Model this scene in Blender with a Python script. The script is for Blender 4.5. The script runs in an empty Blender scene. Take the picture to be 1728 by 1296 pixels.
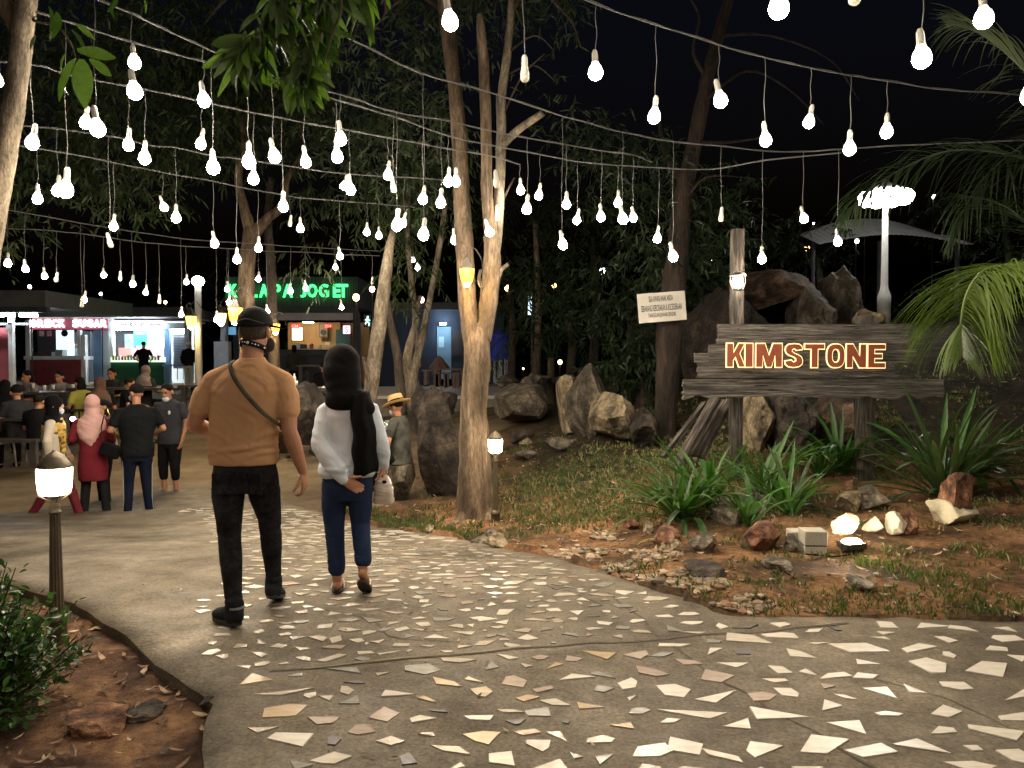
import bpy, bmesh, math, random
import numpy as np
from mathutils import Vector, Matrix, noise, geometry

sc = bpy.context.scene
# ------------------------------------------------------------------ camera
FPX = 1305.0; HC = 1.47; PITCH = math.atan(38/FPX)
cam_d = bpy.data.cameras.new("camera"); cam = bpy.data.objects.new("camera", cam_d)
sc.collection.objects.link(cam)
cam_d.sensor_width = 36; cam_d.lens = 36*FPX/1728; cam_d.clip_end = 400
cam.location = (0, 0, HC); cam.rotation_euler = (math.pi/2-PITCH, 0, 0)
sc.camera = cam
# ------------------------------------------------------------------ night sky
world = bpy.data.worlds.new("World"); sc.world = world; world.use_nodes = True
wn = world.node_tree.nodes; wl = world.node_tree.links
bg = wn["Background"]
sky = wn.new("ShaderNodeTexSky"); sky.sky_type = 'NISHITA'; sky.sun_disc = False
sky.sun_elevation = math.radians(-3.5); sky.sun_rotation = math.radians(200)
tint = wn.new('ShaderNodeMix'); tint.data_type = 'RGBA'; tint.blend_type = 'MULTIPLY'; tint.inputs[0].default_value = 1; tint.inputs[7].default_value = (.62, .75, 1.05, 1)
wl.new(sky.outputs[0], tint.inputs[6]); wl.new(tint.outputs[2], bg.inputs[0]); bg.inputs[1].default_value = 0.13
# ------------------------------------------------------------------ view
sc.view_settings.view_transform = 'Standard'; sc.view_settings.look = 'None'
sc.view_settings.exposure = 0.0; sc.view_settings.gamma = 1.0
sc.view_settings.use_curve_mapping = False
sc.render.engine = 'CYCLES'
sc.cycles.use_denoising = True
sc.cycles.sample_clamp_indirect = 4.0; sc.cycles.sample_clamp_direct = 0.0
sc.cycles.max_bounces = 5; sc.cycles.diffuse_bounces = 2; sc.cycles.glossy_bounces = 3
sc.cycles.transmission_bounces = 4; sc.cycles.transparent_max_bounces = 6
sc.cycles.caustics_reflective = False; sc.cycles.caustics_refractive = False
sc.cycles.use_light_tree = True

BULB_POWER = 420.0

# ------------------------------------------------------------------ helpers
R = random.Random(7)
F_ = Vector((0, math.cos(PITCH), -math.sin(PITCH))); U_ = Vector((0, math.sin(PITCH), math.cos(PITCH)))
C0 = Vector((0, 0, HC))
def P(px, py, Y):
    """World point seen at that place of the photograph at distance Y."""
    d = F_ + Vector((1, 0, 0))*((px-864)/FPX) + U_*((648-py)/FPX)
    return C0 + d*(Y/d.y)
def lerp(a, b, t): return a+(b-a)*t
def sstep(a, b, x):
    t = min(1, max(0, (x-a)/(b-a))); return t*t*(3-2*t)

# concrete path level and soil level
def path_z(y): return -0.42*sstep(4.5, 10.0, y)
CP = [(1.3,4.5,.0),(3,4.45,.01),(6,4.4,.03),(9,4.4,.1),(1.0,4.9,-.01),(.62,5.6,-.02),(.3,6.2,-.06),(-.4,7,-.14),(-1.2,7.9,-.25),(-2.4,9.2,-.36),
 (-.4,8.5,-.22),(.1,8,-.2),(1.2,7,-.01),(1.4,8.5,.08),(2.4,8,.2),(3.7,8,.2),(3,6,.04),(4.6,6.2,.12),(6,9,.6),(2,11,.5),(.6,10.5,.1),
 (-.3,10.5,-.15),(.3,13,.3),(-2,11,-.4),(3,13,1.3),(6,13,1.8),(5,11,1.2),(-5,12,-.44),(-10,12,-.42),(-5,18,-.1),(-10,18,-.1),
 (-1.5,18,.05),(-10,24,.25),(-3,24,.3),(4,20,1.2),(8,20,2.2),(-12,30,.55),(0,30,.6),(10,30,1.9),(0,48,.7),(30,48,2),(-30,48,.7),(30,10,2),(-30,10,-.3),(-30,25,.4),
 (-1.2,2.4,-.08),(-1.35,3.2,-.07),(-2,3,-.09),(-2.7,4.5,-.08),(-4,4.6,-.09),(-4,2,-.15),(-7,5,-.12),(-2.0,3.9,-.08),(0,2,-.1),(3,2,-.1),(8,1,-.1),(-8,-4,-.2),(8,-4,-.1),
 (-5,8,-.35),(-9,8,-.35),(-3.2,6.5,-.2),(1,3.5,-.1)]
_A = np.array([(c[0], c[1]) for c in CP], float); _Z = np.array([c[2] for c in CP], float)
def _k(r): return np.where(r > 1e-9, r*r*np.log(np.maximum(r, 1e-9)), 0)
_n = len(CP); _K = _k(np.linalg.norm(_A[:, None]-_A[None], axis=2)) + np.eye(_n)*0.05
_M = np.zeros((_n+3, _n+3)); _M[:_n, :_n] = _K; _M[:_n, _n] = 1; _M[:_n, _n+1:] = _A; _M[_n, :_n] = 1; _M[_n+1:, :_n] = _A.T
_W = np.linalg.solve(_M, np.concatenate([_Z, np.zeros(3)]))
def soil(x, y):
    r = np.hypot(_A[:, 0]-x, _A[:, 1]-y)
    return float(_k(r) @ _W[:_n] + _W[_n] + _W[_n+1]*x + _W[_n+2]*y)
def hit(px, py, fz):
    """March a view ray down to the level function fz(x, y)."""
    d = F_ + Vector((1, 0, 0))*((px-864)/FPX) + U_*((648-py)/FPX); d = d/d.y
    a = 1.5
    while a < 60:
        p = C0+d*a
        if p.z < fz(p.x, p.y): break
        a += .05
    return p

# path outline
pz = lambda x, y: path_z(y)
_r = [hit(*q, pz) for q in [(1250,1041),(1205,1030),(1160,1010),(1080,985),(1000,958),(930,938),(860,926),(780,908),(700,896),(640,888),(560,868),(480,845),(452,828),(290,818),(130,850),(0,868)]]
PATH = [(9.0, 4.38), (6.0, 4.40), (3.0, 4.40), (2.0, 4.44)] + [(p.x, p.y) for p in _r] + [(-9, 9.4), (-9, 6.3), (-6, 5.9), (-3.45, 5.2), (-2.7, 4.7), (-2.1, 4.15), (-1.75, 3.75), (-1.30, 3.31), (-1.22, 3.05), (-1.12, 2.75), (-1.05, 2.2), (-1.0, 1.2), (-1.0, -3), (9, -3)]
def inside(x, y, poly):
    c = False; j = len(poly)-1
    for i in range(len(poly)):
        xi, yi = poly[i]; xj, yj = poly[j]
        if (yi > y) != (yj > y) and x < (xj-xi)*(y-yi)/(yj-yi)+xi: c = not c
        j = i
    return c
def edge_dist(x, y, poly):
    m = 1e9; n = len(poly)
    for i in range(n):
        ax, ay = poly[i]; bx, by = poly[(i+1) % n]
        dx, dy = bx-ax, by-ay; t = max(0, min(1, ((x-ax)*dx+(y-ay)*dy)/(dx*dx+dy*dy)))
        m = min(m, math.hypot(x-ax-t*dx, y-ay-t*dy))
    return m

col = sc.collection
def link(o): col.objects.link(o); return o
def tag(o, label, cat, group=None):
    o['label'] = label; o['category'] = cat
    if group: o['group'] = group
    return o
def stuff(o, label=None, cat=None):
    o['kind'] = 'stuff'
    if label: o['label'] = label
    if cat: o['category'] = cat
    return o
def structure(o, label, cat):
    o['kind'] = 'structure'; o['label'] = label; o['category'] = cat; return o
def empty(name, loc=(0,0,0), rz=0, label=None, cat=None, group=None):
    o = bpy.data.objects.new(name, None); o.location = loc; o.rotation_euler[2] = rz
    o.empty_display_size = .1; link(o)
    if label: tag(o, label, cat, group)
    return o
def copy_tree(o, parent=None):
    c = o.copy(); col.objects.link(c); c.parent = parent
    if parent is not None: c.matrix_parent_inverse = o.matrix_parent_inverse.copy()
    for ch in list(o.children): copy_tree(ch, c)
    return c

class MB:
    """Collects shapes and links them as one mesh object."""
    def __init__(s): s.v = []; s.f = []; s.m = []; s.cur = 0
    def add(s, vs, fs):
        b = len(s.v); s.v += [tuple(p) for p in vs]; s.f += [tuple(i+b for i in f) for f in fs]; s.m += [s.cur]*len(fs)
    def box(s, c, d, rot=None, taper=1.0, wob=0.0):
        hx, hy, hz = d[0]/2, d[1]/2, d[2]/2; vs = []
        for z in (-1, 1):
            k = taper if z > 0 else 1
            for x, y in ((-1,-1),(1,-1),(1,1),(-1,1)):
                p = Vector((x*hx*k+R.uniform(-wob, wob), y*hy*k+R.uniform(-wob, wob), z*hz))
                if rot is not None: p = rot @ p
                vs.append(p+Vector(c))
        s.add(vs, [(3,2,1,0),(4,5,6,7),(0,1,5,4),(1,2,6,5),(2,3,7,6),(3,0,4,7)])
    def bbox(s, x0, x1, y0, y1, z0, z1): s.box(((x0+x1)/2, (y0+y1)/2, (z0+z1)/2), (abs(x1-x0), abs(y1-y0), abs(z1-z0)))
    def tube(s, pts, rad, n=8, cap=True, flat=None, rough=0.0):
        pts = [Vector(p) for p in pts]; m = len(pts)
        if not isinstance(rad, (list, tuple)): rad = [rad]*m
        t = (pts[1]-pts[0]).normalized(); up = Vector((0, 0, 1)) if abs(t.z) < .9 else Vector((0, 1, 0))
        a = t.cross(up).normalized(); vs = []; fs = []
        for i in range(m):
            t2 = (pts[min(m-1, i+1)]-pts[max(0, i-1)])
            if t2.length < 1e-9: t2 = t.copy()
            t2.normalize(); a = (a-t2*a.dot(t2))
            if a.length < 1e-6: a = t2.orthogonal()
            a.normalize(); b = t2.cross(a); t = t2
            for k in range(n):
                w = 2*math.pi*k/n; r = rad[i]
                rr = r*(1+(R.uniform(-rough, rough) if rough else 0))
                vs.append(pts[i]+a*math.cos(w)*rr+b*math.sin(w)*rr*(flat if flat else 1))
        for i in range(m-1):
            for k in range(n):
                k2 = (k+1) % n; fs.append((i*n+k, i*n+k2, (i+1)*n+k2, (i+1)*n+k))
        if cap: fs.append(tuple(range(n-1, -1, -1))); fs.append(tuple((m-1)*n+k for k in range(n)))
        s.add(vs, fs)
    def lathe(s, prof, n=16, c=(0,0,0), sx=1, sy=1, rot=None):
        vs = []; fs = []; m = len(prof)
        for (r, z) in prof:
            for k in range(n):
                w = 2*math.pi*k/n; p = Vector((r*math.cos(w)*sx, r*math.sin(w)*sy, z))
                if rot is not None: p = rot @ p
                vs.append(p+Vector(c))
        for i in range(m-1):
            for k in range(n):
                k2 = (k+1) % n; fs.append((i*n+k, i*n+k2, (i+1)*n+k2, (i+1)*n+k))
        fs.append(tuple(range(n-1, -1, -1))); fs.append(tuple((m-1)*n+k for k in range(n)))
        s.add(vs, fs)
    def ell(s, c, r, rot=None, n=14, m=9):
        """Closed ellipsoid."""
        vs = []; fs = []
        if not isinstance(r, (list, tuple)): r = (r, r, r)
        def q(v):
            p = Vector((v[0]*r[0], v[1]*r[1], v[2]*r[2]))
            if rot is not None: p = rot @ p
            return p+Vector(c)
        vs.append(q((0,0,-1)))
        for i in range(1, m):
            a = -math.pi/2+math.pi*i/m
            for k in range(n):
                w = 2*math.pi*k/n; vs.append(q((math.cos(a)*math.cos(w), math.cos(a)*math.sin(w), math.sin(a))))
        vs.append(q((0,0,1))); top = len(vs)-1
        for k in range(n):
            k2 = (k+1) % n; fs.append((0, 1+k2, 1+k)); fs.append((top, top-n+k, top-n+k2))
        for i in range(m-2):
            for k in range(n):
                k2 = (k+1) % n; fs.append((1+i*n+k, 1+i*n+k2, 1+(i+1)*n+k2, 1+(i+1)*n+k))
        s.add(vs, fs)
    def cap_tube(s, pts, rad, n=10, flat=None):
        """Tube with round ends, closed."""
        s.tube(pts, rad, n, True, flat)
        s.ell(pts[0], rad[0]*.99 if isinstance(rad, list) else rad, n=n, m=6); s.ell(pts[-1], rad[-1]*.99 if isinstance(rad, list) else rad, n=n, m=6)
    def mesh(s, name, mats, smooth=False):
        me = bpy.data.meshes.new(name); me.from_pydata(s.v, [], s.f)
        if not isinstance(mats, (list, tuple)): mats = [mats]
        for m in mats: me.materials.append(m)
        if len(mats) > 1: me.polygons.foreach_set('material_index', s.m)
        if smooth: me.polygons.foreach_set('use_smooth', [True]*len(me.polygons))
        me.update(); return me
    def obj(s, name, mats, parent=None, smooth=False, loc=None, bevel=0):
        o = bpy.data.objects.new(name, s.mesh(name, mats, smooth)); link(o)
        if parent is not None: o.parent = parent
        if loc is not None: o.location = loc
        if bevel:
            b = o.modifiers.new('bevel', 'BEVEL'); b.width = bevel; b.segments = 2; b.limit_method = 'ANGLE'
        return o
def new_obj(name, me, parent=None, loc=None, rot=None, scale=None):
    o = bpy.data.objects.new(name, me); link(o)
    if parent is not None: o.parent = parent
    if loc is not None: o.location = loc
    if rot is not None: o.rotation_euler = rot
    if scale is not None: o.scale = scale if isinstance(scale, (tuple, list)) else (scale,)*3
    return o
def spline(pts, k=6):
    """Catmull-Rom through points (Vectors or tuples of any length)."""
    pts = [tuple(p) for p in pts]; out = []
    q = [pts[0]]+pts+[pts[-1]]
    for i in range(1, len(q)-2):
        for j in range(k):
            t = j/k; a, b, c, d = q[i-1], q[i], q[i+1], q[i+2]
            out.append(tuple(.5*((2*b[m])+(-a[m]+c[m])*t+(2*a[m]-5*b[m]+4*c[m]-d[m])*t*t+(-a[m]+3*b[m]-3*c[m]+d[m])*t**3) for m in range(len(b))))
    out.append(pts[-1]); return out
def voxel(mb, name, mats, vox, parent=None, smooth=4, fold=0.0, fscale=(14,14,7), seed=0.0, dec=0):
    """Unites closed shapes into one continuous surface."""
    me = mb.mesh(name+'_src', mats); t = bpy.data.objects.new('tmp', me); link(t)
    r = t.modifiers.new('r', 'REMESH'); r.mode = 'VOXEL'; r.voxel_size = vox; r.use_smooth_shade = True
    if smooth:
        s = t.modifiers.new('s', 'SMOOTH'); s.factor = .5; s.iterations = smooth
    dg = bpy.context.evaluated_depsgraph_get(); m2 = bpy.data.meshes.new_from_object(t.evaluated_get(dg))
    bpy.data.objects.remove(t); bpy.data.meshes.remove(me)
    if fold:
        n = len(m2.vertices); co = np.empty(n*3); m2.vertices.foreach_get('co', co); co = co.reshape(-1, 3)
        nr = np.empty(n*3); m2.vertices.foreach_get('normal', nr); nr = nr.reshape(-1, 3)
        for i in range(n):
            v = co[i]; f = fold(v) if callable(fold) else fold
            w = noise.noise(Vector((v[0]*fscale[0]+seed, v[1]*fscale[1], v[2]*fscale[2])))
            w2 = noise.noise(Vector((v[0]*fscale[0]*.4+seed+9, v[1]*fscale[1]*.4, v[2]*fscale[2]*1.7+v[0]*9)))
            co[i] += nr[i]*f*(w*.6+(1-abs(w2)*2.2)*.7)
        m2.vertices.foreach_set('co', co.reshape(-1)); m2.update()
    m2.name = name
    m2.polygons.foreach_set('use_smooth', [True]*len(m2.polygons))
    return new_obj(name, m2, parent)

# ------------------------------------------------------------------ materials
MC = {}
def mat(name, c1, c2=None, sc_=6.0, rough=.8, bump=0.0, bsc=None, metal=0, stretch=(1,1,1), c3=None, det=5, spec=.4, lo=.35, hi=.65, trans=0, coat=0, dist=.02, mott=0):
    if name in MC: return MC[name]
    m = bpy.data.materials.new(name); m.use_nodes = True; MC[name] = m
    N = m.node_tree.nodes; L = m.node_tree.links; b = N['Principled BSDF']
    b.inputs['Roughness'].default_value = rough; b.inputs['Metallic'].default_value = metal
    b.inputs['Specular IOR Level'].default_value = spec
    b.inputs['Coat Weight'].default_value = coat
    b.inputs['Base Color'].default_value = (*c1, 1)
    tc = N.new('ShaderNodeTexCoord'); mp = N.new('ShaderNodeMapping'); mp.inputs['Scale'].default_value = stretch
    L.new(tc.outputs['Object'], mp.inputs[0])
    if c2 is not None:
        nz = N.new('ShaderNodeTexNoise'); nz.inputs['Scale'].default_value = sc_; nz.inputs['Detail'].default_value = det; nz.inputs['Roughness'].default_value = .62
        L.new(mp.outputs[0], nz.inputs['Vector'])
        cr = N.new('ShaderNodeValToRGB'); e = cr.color_ramp.elements
        e[0].position = lo; e[0].color = (*c1, 1); e[1].position = hi; e[1].color = (*c2, 1)
        if c3 is not None:
            x = e.new((lo+hi)/2); x.color = (*c3, 1)
        L.new(nz.outputs[0], cr.inputs[0]); L.new(cr.outputs[0], b.inputs['Base Color'])
        if mott:
            prev = cr.outputs[0]
            for s2, a_, lo2, hi2 in ((mott, .9, .35, 1.7), (mott*4.5, .8, .45, 1.5)):
                n3 = N.new('ShaderNodeTexNoise'); n3.inputs['Scale'].default_value = s2; n3.inputs['Detail'].default_value = 8; n3.inputs['Roughness'].default_value = .75; n3.inputs['Distortion'].default_value = .4
                L.new(mp.outputs[0], n3.inputs['Vector']); m3 = N.new('ShaderNodeMapRange'); m3.inputs[1].default_value = .36; m3.inputs[2].default_value = .64; m3.inputs[3].default_value = lo2; m3.inputs[4].default_value = hi2; L.new(n3.outputs[0], m3.inputs[0])
                mm = N.new('ShaderNodeMix'); mm.data_type = 'RGBA'; mm.blend_type = 'MULTIPLY'; mm.inputs[0].default_value = a_; L.new(prev, mm.inputs[6]); L.new(m3.outputs[0], mm.inputs[7]); prev = mm.outputs[2]
            L.new(prev, b.inputs['Base Color'])
        mr = N.new('ShaderNodeMapRange'); mr.inputs[3].default_value = max(.05, rough-.12); mr.inputs[4].default_value = min(1, rough+.12)
        L.new(nz.outputs[0], mr.inputs[0]); L.new(mr.outputs[0], b.inputs['Roughness'])
    if bump:
        n2 = N.new('ShaderNodeTexNoise'); n2.inputs['Scale'].default_value = bsc or sc_*3; n2.inputs['Detail'].default_value = 7; n2.inputs['Roughness'].default_value = .65
        L.new(mp.outputs[0], n2.inputs['Vector'])
        bp = N.new('ShaderNodeBump'); bp.inputs['Strength'].default_value = bump; bp.inputs['Distance'].default_value = dist
        L.new(n2.outputs[0], bp.inputs['Height']); L.new(bp.outputs[0], b.inputs['Normal'])
    if trans:
        b.inputs['Subsurface Weight'].default_value = 0
        tr = N.new('ShaderNodeBsdfTranslucent'); mx = N.new('ShaderNodeMixShader'); mx.inputs[0].default_value = trans
        tr.inputs[0].default_value = (min(1, c1[0]*2.2+.01), min(1, c1[1]*2.4+.02), c1[2]*.8, 1)
        out = N['Material Output']; L.new(b.outputs[0], mx.inputs[1]); L.new(tr.outputs[0], mx.inputs[2]); L.new(mx.outputs[0], out.inputs[0])
    return m
def glow(name, c, s, vis=True):
    if name in MC: return MC[name]
    m = bpy.data.materials.new(name); m.use_nodes = True; MC[name] = m
    b = m.node_tree.nodes['Principled BSDF']; b.inputs['Base Color'].default_value = (*c, 1); b.inputs['Roughness'].default_value = .3
    b.inputs['Emission Color'].default_value = (*c, 1); b.inputs['Emission Strength'].default_value = s
    if not vis: m.cycles.emission_sampling = 'NONE'
    return m

m_bark = mat('bark', (.085,.06,.036), (.21,.16,.105), 5, .9, 1, 22, stretch=(1,1,.22), c3=(.14,.10,.065), mott=7, dist=.05)
m_bark_pale = mat('pale_bark', (.10,.08,.055), (.25,.21,.155), 7, .9, 1, 20, stretch=(1,1,.4), mott=8, dist=.02)
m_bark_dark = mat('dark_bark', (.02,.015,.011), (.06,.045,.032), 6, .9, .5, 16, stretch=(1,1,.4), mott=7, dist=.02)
m_wood = mat('weathered_wood', (.03,.026,.023), (.27,.245,.22), 5, .9, 1, 9, stretch=(.7,6,14), c3=(.12,.108,.096), lo=.34, hi=.74, dist=.05, mott=1.6)
m_post = mat('weathered_post', (.025,.021,.018), (.15,.13,.11), 5, .9, 1, 8, stretch=(9,9,.8), c3=(.07,.06,.05), dist=.05, mott=1.6)
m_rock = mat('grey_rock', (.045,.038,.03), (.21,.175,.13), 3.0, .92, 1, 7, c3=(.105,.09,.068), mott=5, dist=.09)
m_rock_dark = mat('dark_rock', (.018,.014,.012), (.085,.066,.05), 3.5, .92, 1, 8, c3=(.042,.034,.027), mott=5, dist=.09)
m_rock_pale = mat('pale_rock', (.08,.065,.042), (.30,.25,.17), 4, .9, 1, 9, c3=(.24,.19,.12), mott=5, dist=.06)
m_rock_red = mat('rust_rock', (.06,.03,.018), (.28,.16,.09), 6, .9, 1, 12, c3=(.17,.075,.04), mott=7, dist=.06)
m_white = mat('white_paint', (.72,.72,.70), (.6,.6,.58), 4, .5)
m_metal = mat('dark_metal', (.05,.045,.04), (.10,.09,.075), 8, .5, .15, 40, metal=.6)
m_bronze = mat('bronze_paint', (.09,.075,.055), (.16,.13,.09), 9, .45, .1, 40, metal=.5)
m_cord = mat('grey_cord', (.13,.13,.13), (.19,.19,.19), 9, .6)
m_sock = mat('socket_plastic', (.72,.70,.64), (.8,.78,.72), 8, .4)
m_leaf = mat('leaf_green', (.03,.055,.018), (.06,.095,.034), 9, .45, .1, 30, trans=.2)
m_leaf_bright = mat('leaf_bright', (.055,.11,.02), (.11,.18,.04), 9, .4, .1, 30, trans=.3)  # brighter green stands in for bulb light on the near leaves
m_leaf_yellow = mat('leaf_yellow', (.16,.16,.03), (.26,.24,.05), 9, .5, trans=.4)
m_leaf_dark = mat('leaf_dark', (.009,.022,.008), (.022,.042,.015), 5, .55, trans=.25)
m_leaf_olive = mat('leaf_olive', (.026,.042,.016), (.055,.075,.03), 5, .6, trans=.25)
m_palm = mat('palm_leaf', (.06,.10,.025), (.15,.20,.05), 3, .5, trans=.3)
m_lily = mat('strap_leaf', (.02,.065,.014), (.045,.12,.022), 4, .4, trans=.25)
m_skin = mat('skin_tan', (.36,.17,.10), (.43,.215,.13), 6, .55, .05, 60)
m_skin2 = mat('skin_light', (.48,.28,.19), (.54,.33,.23), 6, .55)
m_black = mat('black_cloth', (.006,.006,.007), (.010,.010,.011), 12, .95, .2, 80, spec=.1)
m_hair = mat('black_hair', (.006,.005,.0045), (.012,.010,.009), 30, .8, .5, 90, spec=.12, stretch=(1,1,.3))
# ================================================================== THE GROUND
def cdt(points, loops, outtype):
    vs = [Vector(p) for p in points]; es = []
    for lp in loops:
        b = len(vs); vs += [Vector(p) for p in lp]
        es += [(b+i, b+(i+1) % len(lp)) for i in range(len(lp))]
    r = geometry.delaunay_2d_cdt(vs, es, [], outtype, 1e-5)
    return r[0], r[2]
def dense(poly, step=.12, jit=0.0):
    out = []
    for i in range(len(poly)):
        a, b = poly[i], poly[(i+1) % len(poly)]; L = math.hypot(b[0]-a[0], b[1]-a[1])
        far = min(a[1], b[1]) < 1 or abs(a[0]) > 5
        n = max(1, int(L/(step if not far else .6)))
        for k in range(n):
            t = k/n; out.append((lerp(a[0], b[0], t)+R.uniform(-jit, jit), lerp(a[1], b[1], t)+R.uniform(-jit, jit)))
    return out
PD = dense(PATH, .12, .012)
def bump2(x, y): return noise.fractal(Vector((x*1.3, y*1.3, 3.1)), 1.0, 2.0, 4)
ptsg = []
def grid(x0, x1, y0, y1, s, skip=None):
    x = x0
    while x <= x1:
        y = y0
        while y <= y1:
            if not (skip and skip(x, y)): ptsg.append((x+R.uniform(-.2, .2)*s, y+R.uniform(-.2, .2)*s))
            y += s
        x += s
near = lambda x, y: -5 < x < 7 and 1.5 < y < 14
grid(-5, 7, 1.5, 14, .13)
grid(-16, 12, -4, 34, .8, near)
grid(-60, 60, -10, 110, 6, lambda x, y: -16 < x < 12 and -4 < y < 34)
vv, ff = cdt(ptsg, [PD], 0)
gv = []; zone = []
for v in vv:
    x, y = v.x, v.y; z = soil(x, y) if y < 60 else soil(x, 60)
    ins = inside(x, y, PATH)
    if near(x, y):
        gard = x > -1.6 or y < 5.6
        z += bump2(x, y)*(.045 if gard else .012)+noise.noise(Vector((x*7, y*7, 0)))*.012*(1 if gard else .3)
    ed = edge_dist(x, y, PATH) if (ins or near(x, y)) else 9
    if ins and ed > .02: z = min(z, path_z(y)-.14) if ed > .15 else path_z(y)-.14
    elif ed < .5 and not ins:
        bed = x < -1.0 and y < 6.5
        target = path_z(y)-(.065 if bed else .012)
        z = lerp(target, z, sstep(0, .5, ed))+ (noise.noise(Vector((x*9, y*9, 4)))*.012)
    gv.append((x, y, z))
    # zones: r = plaza sand, g = reddish bed, b = rear garden, darkened for weaker light and dark ground cover
    plaza = sstep(9.2, 9.9, y)*(1-sstep(-2.0, -.6, x+noise.noise(Vector((x, y, 0)))*.4)) if y < 14 else (1-sstep(0, 2, x))
    if x < -2.5 and y > 8: plaza = 1
    bed = 1.0 if (x < -1 and y < 6) else 0.0
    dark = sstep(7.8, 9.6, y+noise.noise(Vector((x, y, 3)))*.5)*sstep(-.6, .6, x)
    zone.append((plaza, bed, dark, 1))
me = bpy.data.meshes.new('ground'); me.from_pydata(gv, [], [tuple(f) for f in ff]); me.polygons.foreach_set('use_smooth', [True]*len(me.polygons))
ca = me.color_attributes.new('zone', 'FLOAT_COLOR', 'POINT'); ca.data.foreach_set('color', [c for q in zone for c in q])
m = bpy.data.materials.new('ground_soil'); m.use_nodes = True; N = m.node_tree.nodes; L = m.node_tree.links; b = N['Principled BSDF']; b.inputs['Roughness'].default_value = .95; b.inputs['Specular IOR Level'].default_value = .2
tc = N.new('ShaderNodeTexCoord'); at = N.new('ShaderNodeAttribute'); at.attribute_name = 'zone'; sp = N.new('ShaderNodeSeparateColor'); L.new(at.outputs['Color'], sp.inputs[0])
def ramp(scale, stops, det=6, ro=.65):
    n = N.new('ShaderNodeTexNoise'); n.inputs['Scale'].default_value = scale; n.inputs['Detail'].default_value = det; n.inputs['Roughness'].default_value = ro
    L.new(tc.outputs['Object'], n.inputs['Vector']); r = N.new('ShaderNodeValToRGB'); e = r.color_ramp.elements
    e[0].position, e[0].color = stops[0][0], (*stops[0][1], 1); e[1].position, e[1].color = stops[-1][0], (*stops[-1][1], 1)
    for p, c in stops[1:-1]: k = e.new(p); k.color = (*c, 1)
    L.new(n.outputs[0], r.inputs[0]); return r
g1 = ramp(1.6, [(.34,(.035,.026,.016)),(.45,(.09,.056,.03)),(.53,(.19,.105,.05)),(.66,(.30,.175,.09))])
g1b = ramp(26, [(.3,(.35,.35,.35)),(.7,(1.5,1.4,1.3))], 4)
mul = N.new('ShaderNodeMix'); mul.data_type = 'RGBA'; mul.blend_type = 'MULTIPLY'; mul.inputs[0].default_value = .8; L.new(g1.outputs[0], mul.inputs[6]); L.new(g1b.outputs[0], mul.inputs[7])
g2 = ramp(1.1, [(.32,(.11,.082,.052)),(.5,(.17,.13,.083)),(.68,(.24,.19,.12))])
g3 = ramp(3.5, [(.36,(.045,.024,.016)),(.5,(.12,.065,.04)),(.66,(.30,.17,.085))])
mx1 = N.new('ShaderNodeMix'); mx1.data_type = 'RGBA'; L.new(sp.outputs[0], mx1.inputs[0]); L.new(mul.outputs[2], mx1.inputs[6]); L.new(g2.outputs[0], mx1.inputs[7])
mx2 = N.new('ShaderNodeMix'); mx2.data_type = 'RGBA'; L.new(sp.outputs[1], mx2.inputs[0]); L.new(mx1.outputs[2], mx2.inputs[6]); L.new(g3.outputs[0], mx2.inputs[7])
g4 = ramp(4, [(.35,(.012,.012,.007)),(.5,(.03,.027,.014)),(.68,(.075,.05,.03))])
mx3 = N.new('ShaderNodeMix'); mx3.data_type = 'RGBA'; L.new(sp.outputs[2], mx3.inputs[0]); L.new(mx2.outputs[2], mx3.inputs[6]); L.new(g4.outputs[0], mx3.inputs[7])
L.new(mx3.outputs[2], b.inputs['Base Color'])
nb = N.new('ShaderNodeTexNoise'); nb.inputs['Scale'].default_value = 30; nb.inputs['Detail'].default_value = 8; nb.inputs['Roughness'].default_value = .7; L.new(tc.outputs['Object'], nb.inputs['Vector'])
bp = N.new('ShaderNodeBump'); bp.inputs['Strength'].default_value = .9; bp.inputs['Distance'].default_value = .035; L.new(nb.outputs[0], bp.inputs['Height']); L.new(bp.outputs[0], b.inputs['Normal'])
me.materials.append(m)
structure(link(bpy.data.objects.new('ground', me)), 'bare brown soil and sandy plaza ground', 'ground')
# fast ground lookup
_gd = {}
for i, v in enumerate(gv): _gd.setdefault((round(v[0]*2), round(v[1]*2)), []).append(v)
def gz(x, y):
    best = None; bd = 1e9
    for i in (-1, 0, 1):
        for j in (-1, 0, 1):
            for v in _gd.get((round(x*2)+i, round(y*2)+j), ()):
                d = (v[0]-x)**2+(v[1]-y)**2
                if d < bd: bd = d; best = v[2]
    return best if best is not None else soil(x, y)
def GH(px, py): return hit(px, py, gz)

# concrete path slab
pp = []
x = -9
pts = []
xx = -3.4
while xx < 6:
    y = 2.0
    while y < 10.5:
        if inside(xx, y, PATH) and edge_dist(xx, y, PATH) > .08: pts.append((xx+R.uniform(-.02, .02), y+R.uniform(-.02, .02)))
        y += .14
    xx += .14
vv, ff = cdt(pts, [PD], 1)
def slab_z(x, y): return path_z(y)+noise.noise(Vector((x*.9, y*.9, 7)))*.012
pv = [(v.x, v.y, slab_z(v.x, v.y)-(.012 if edge_dist(v.x, v.y, PATH) < .01 else 0)) for v in vv]; pf = [tuple(f) for f in ff]
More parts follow.
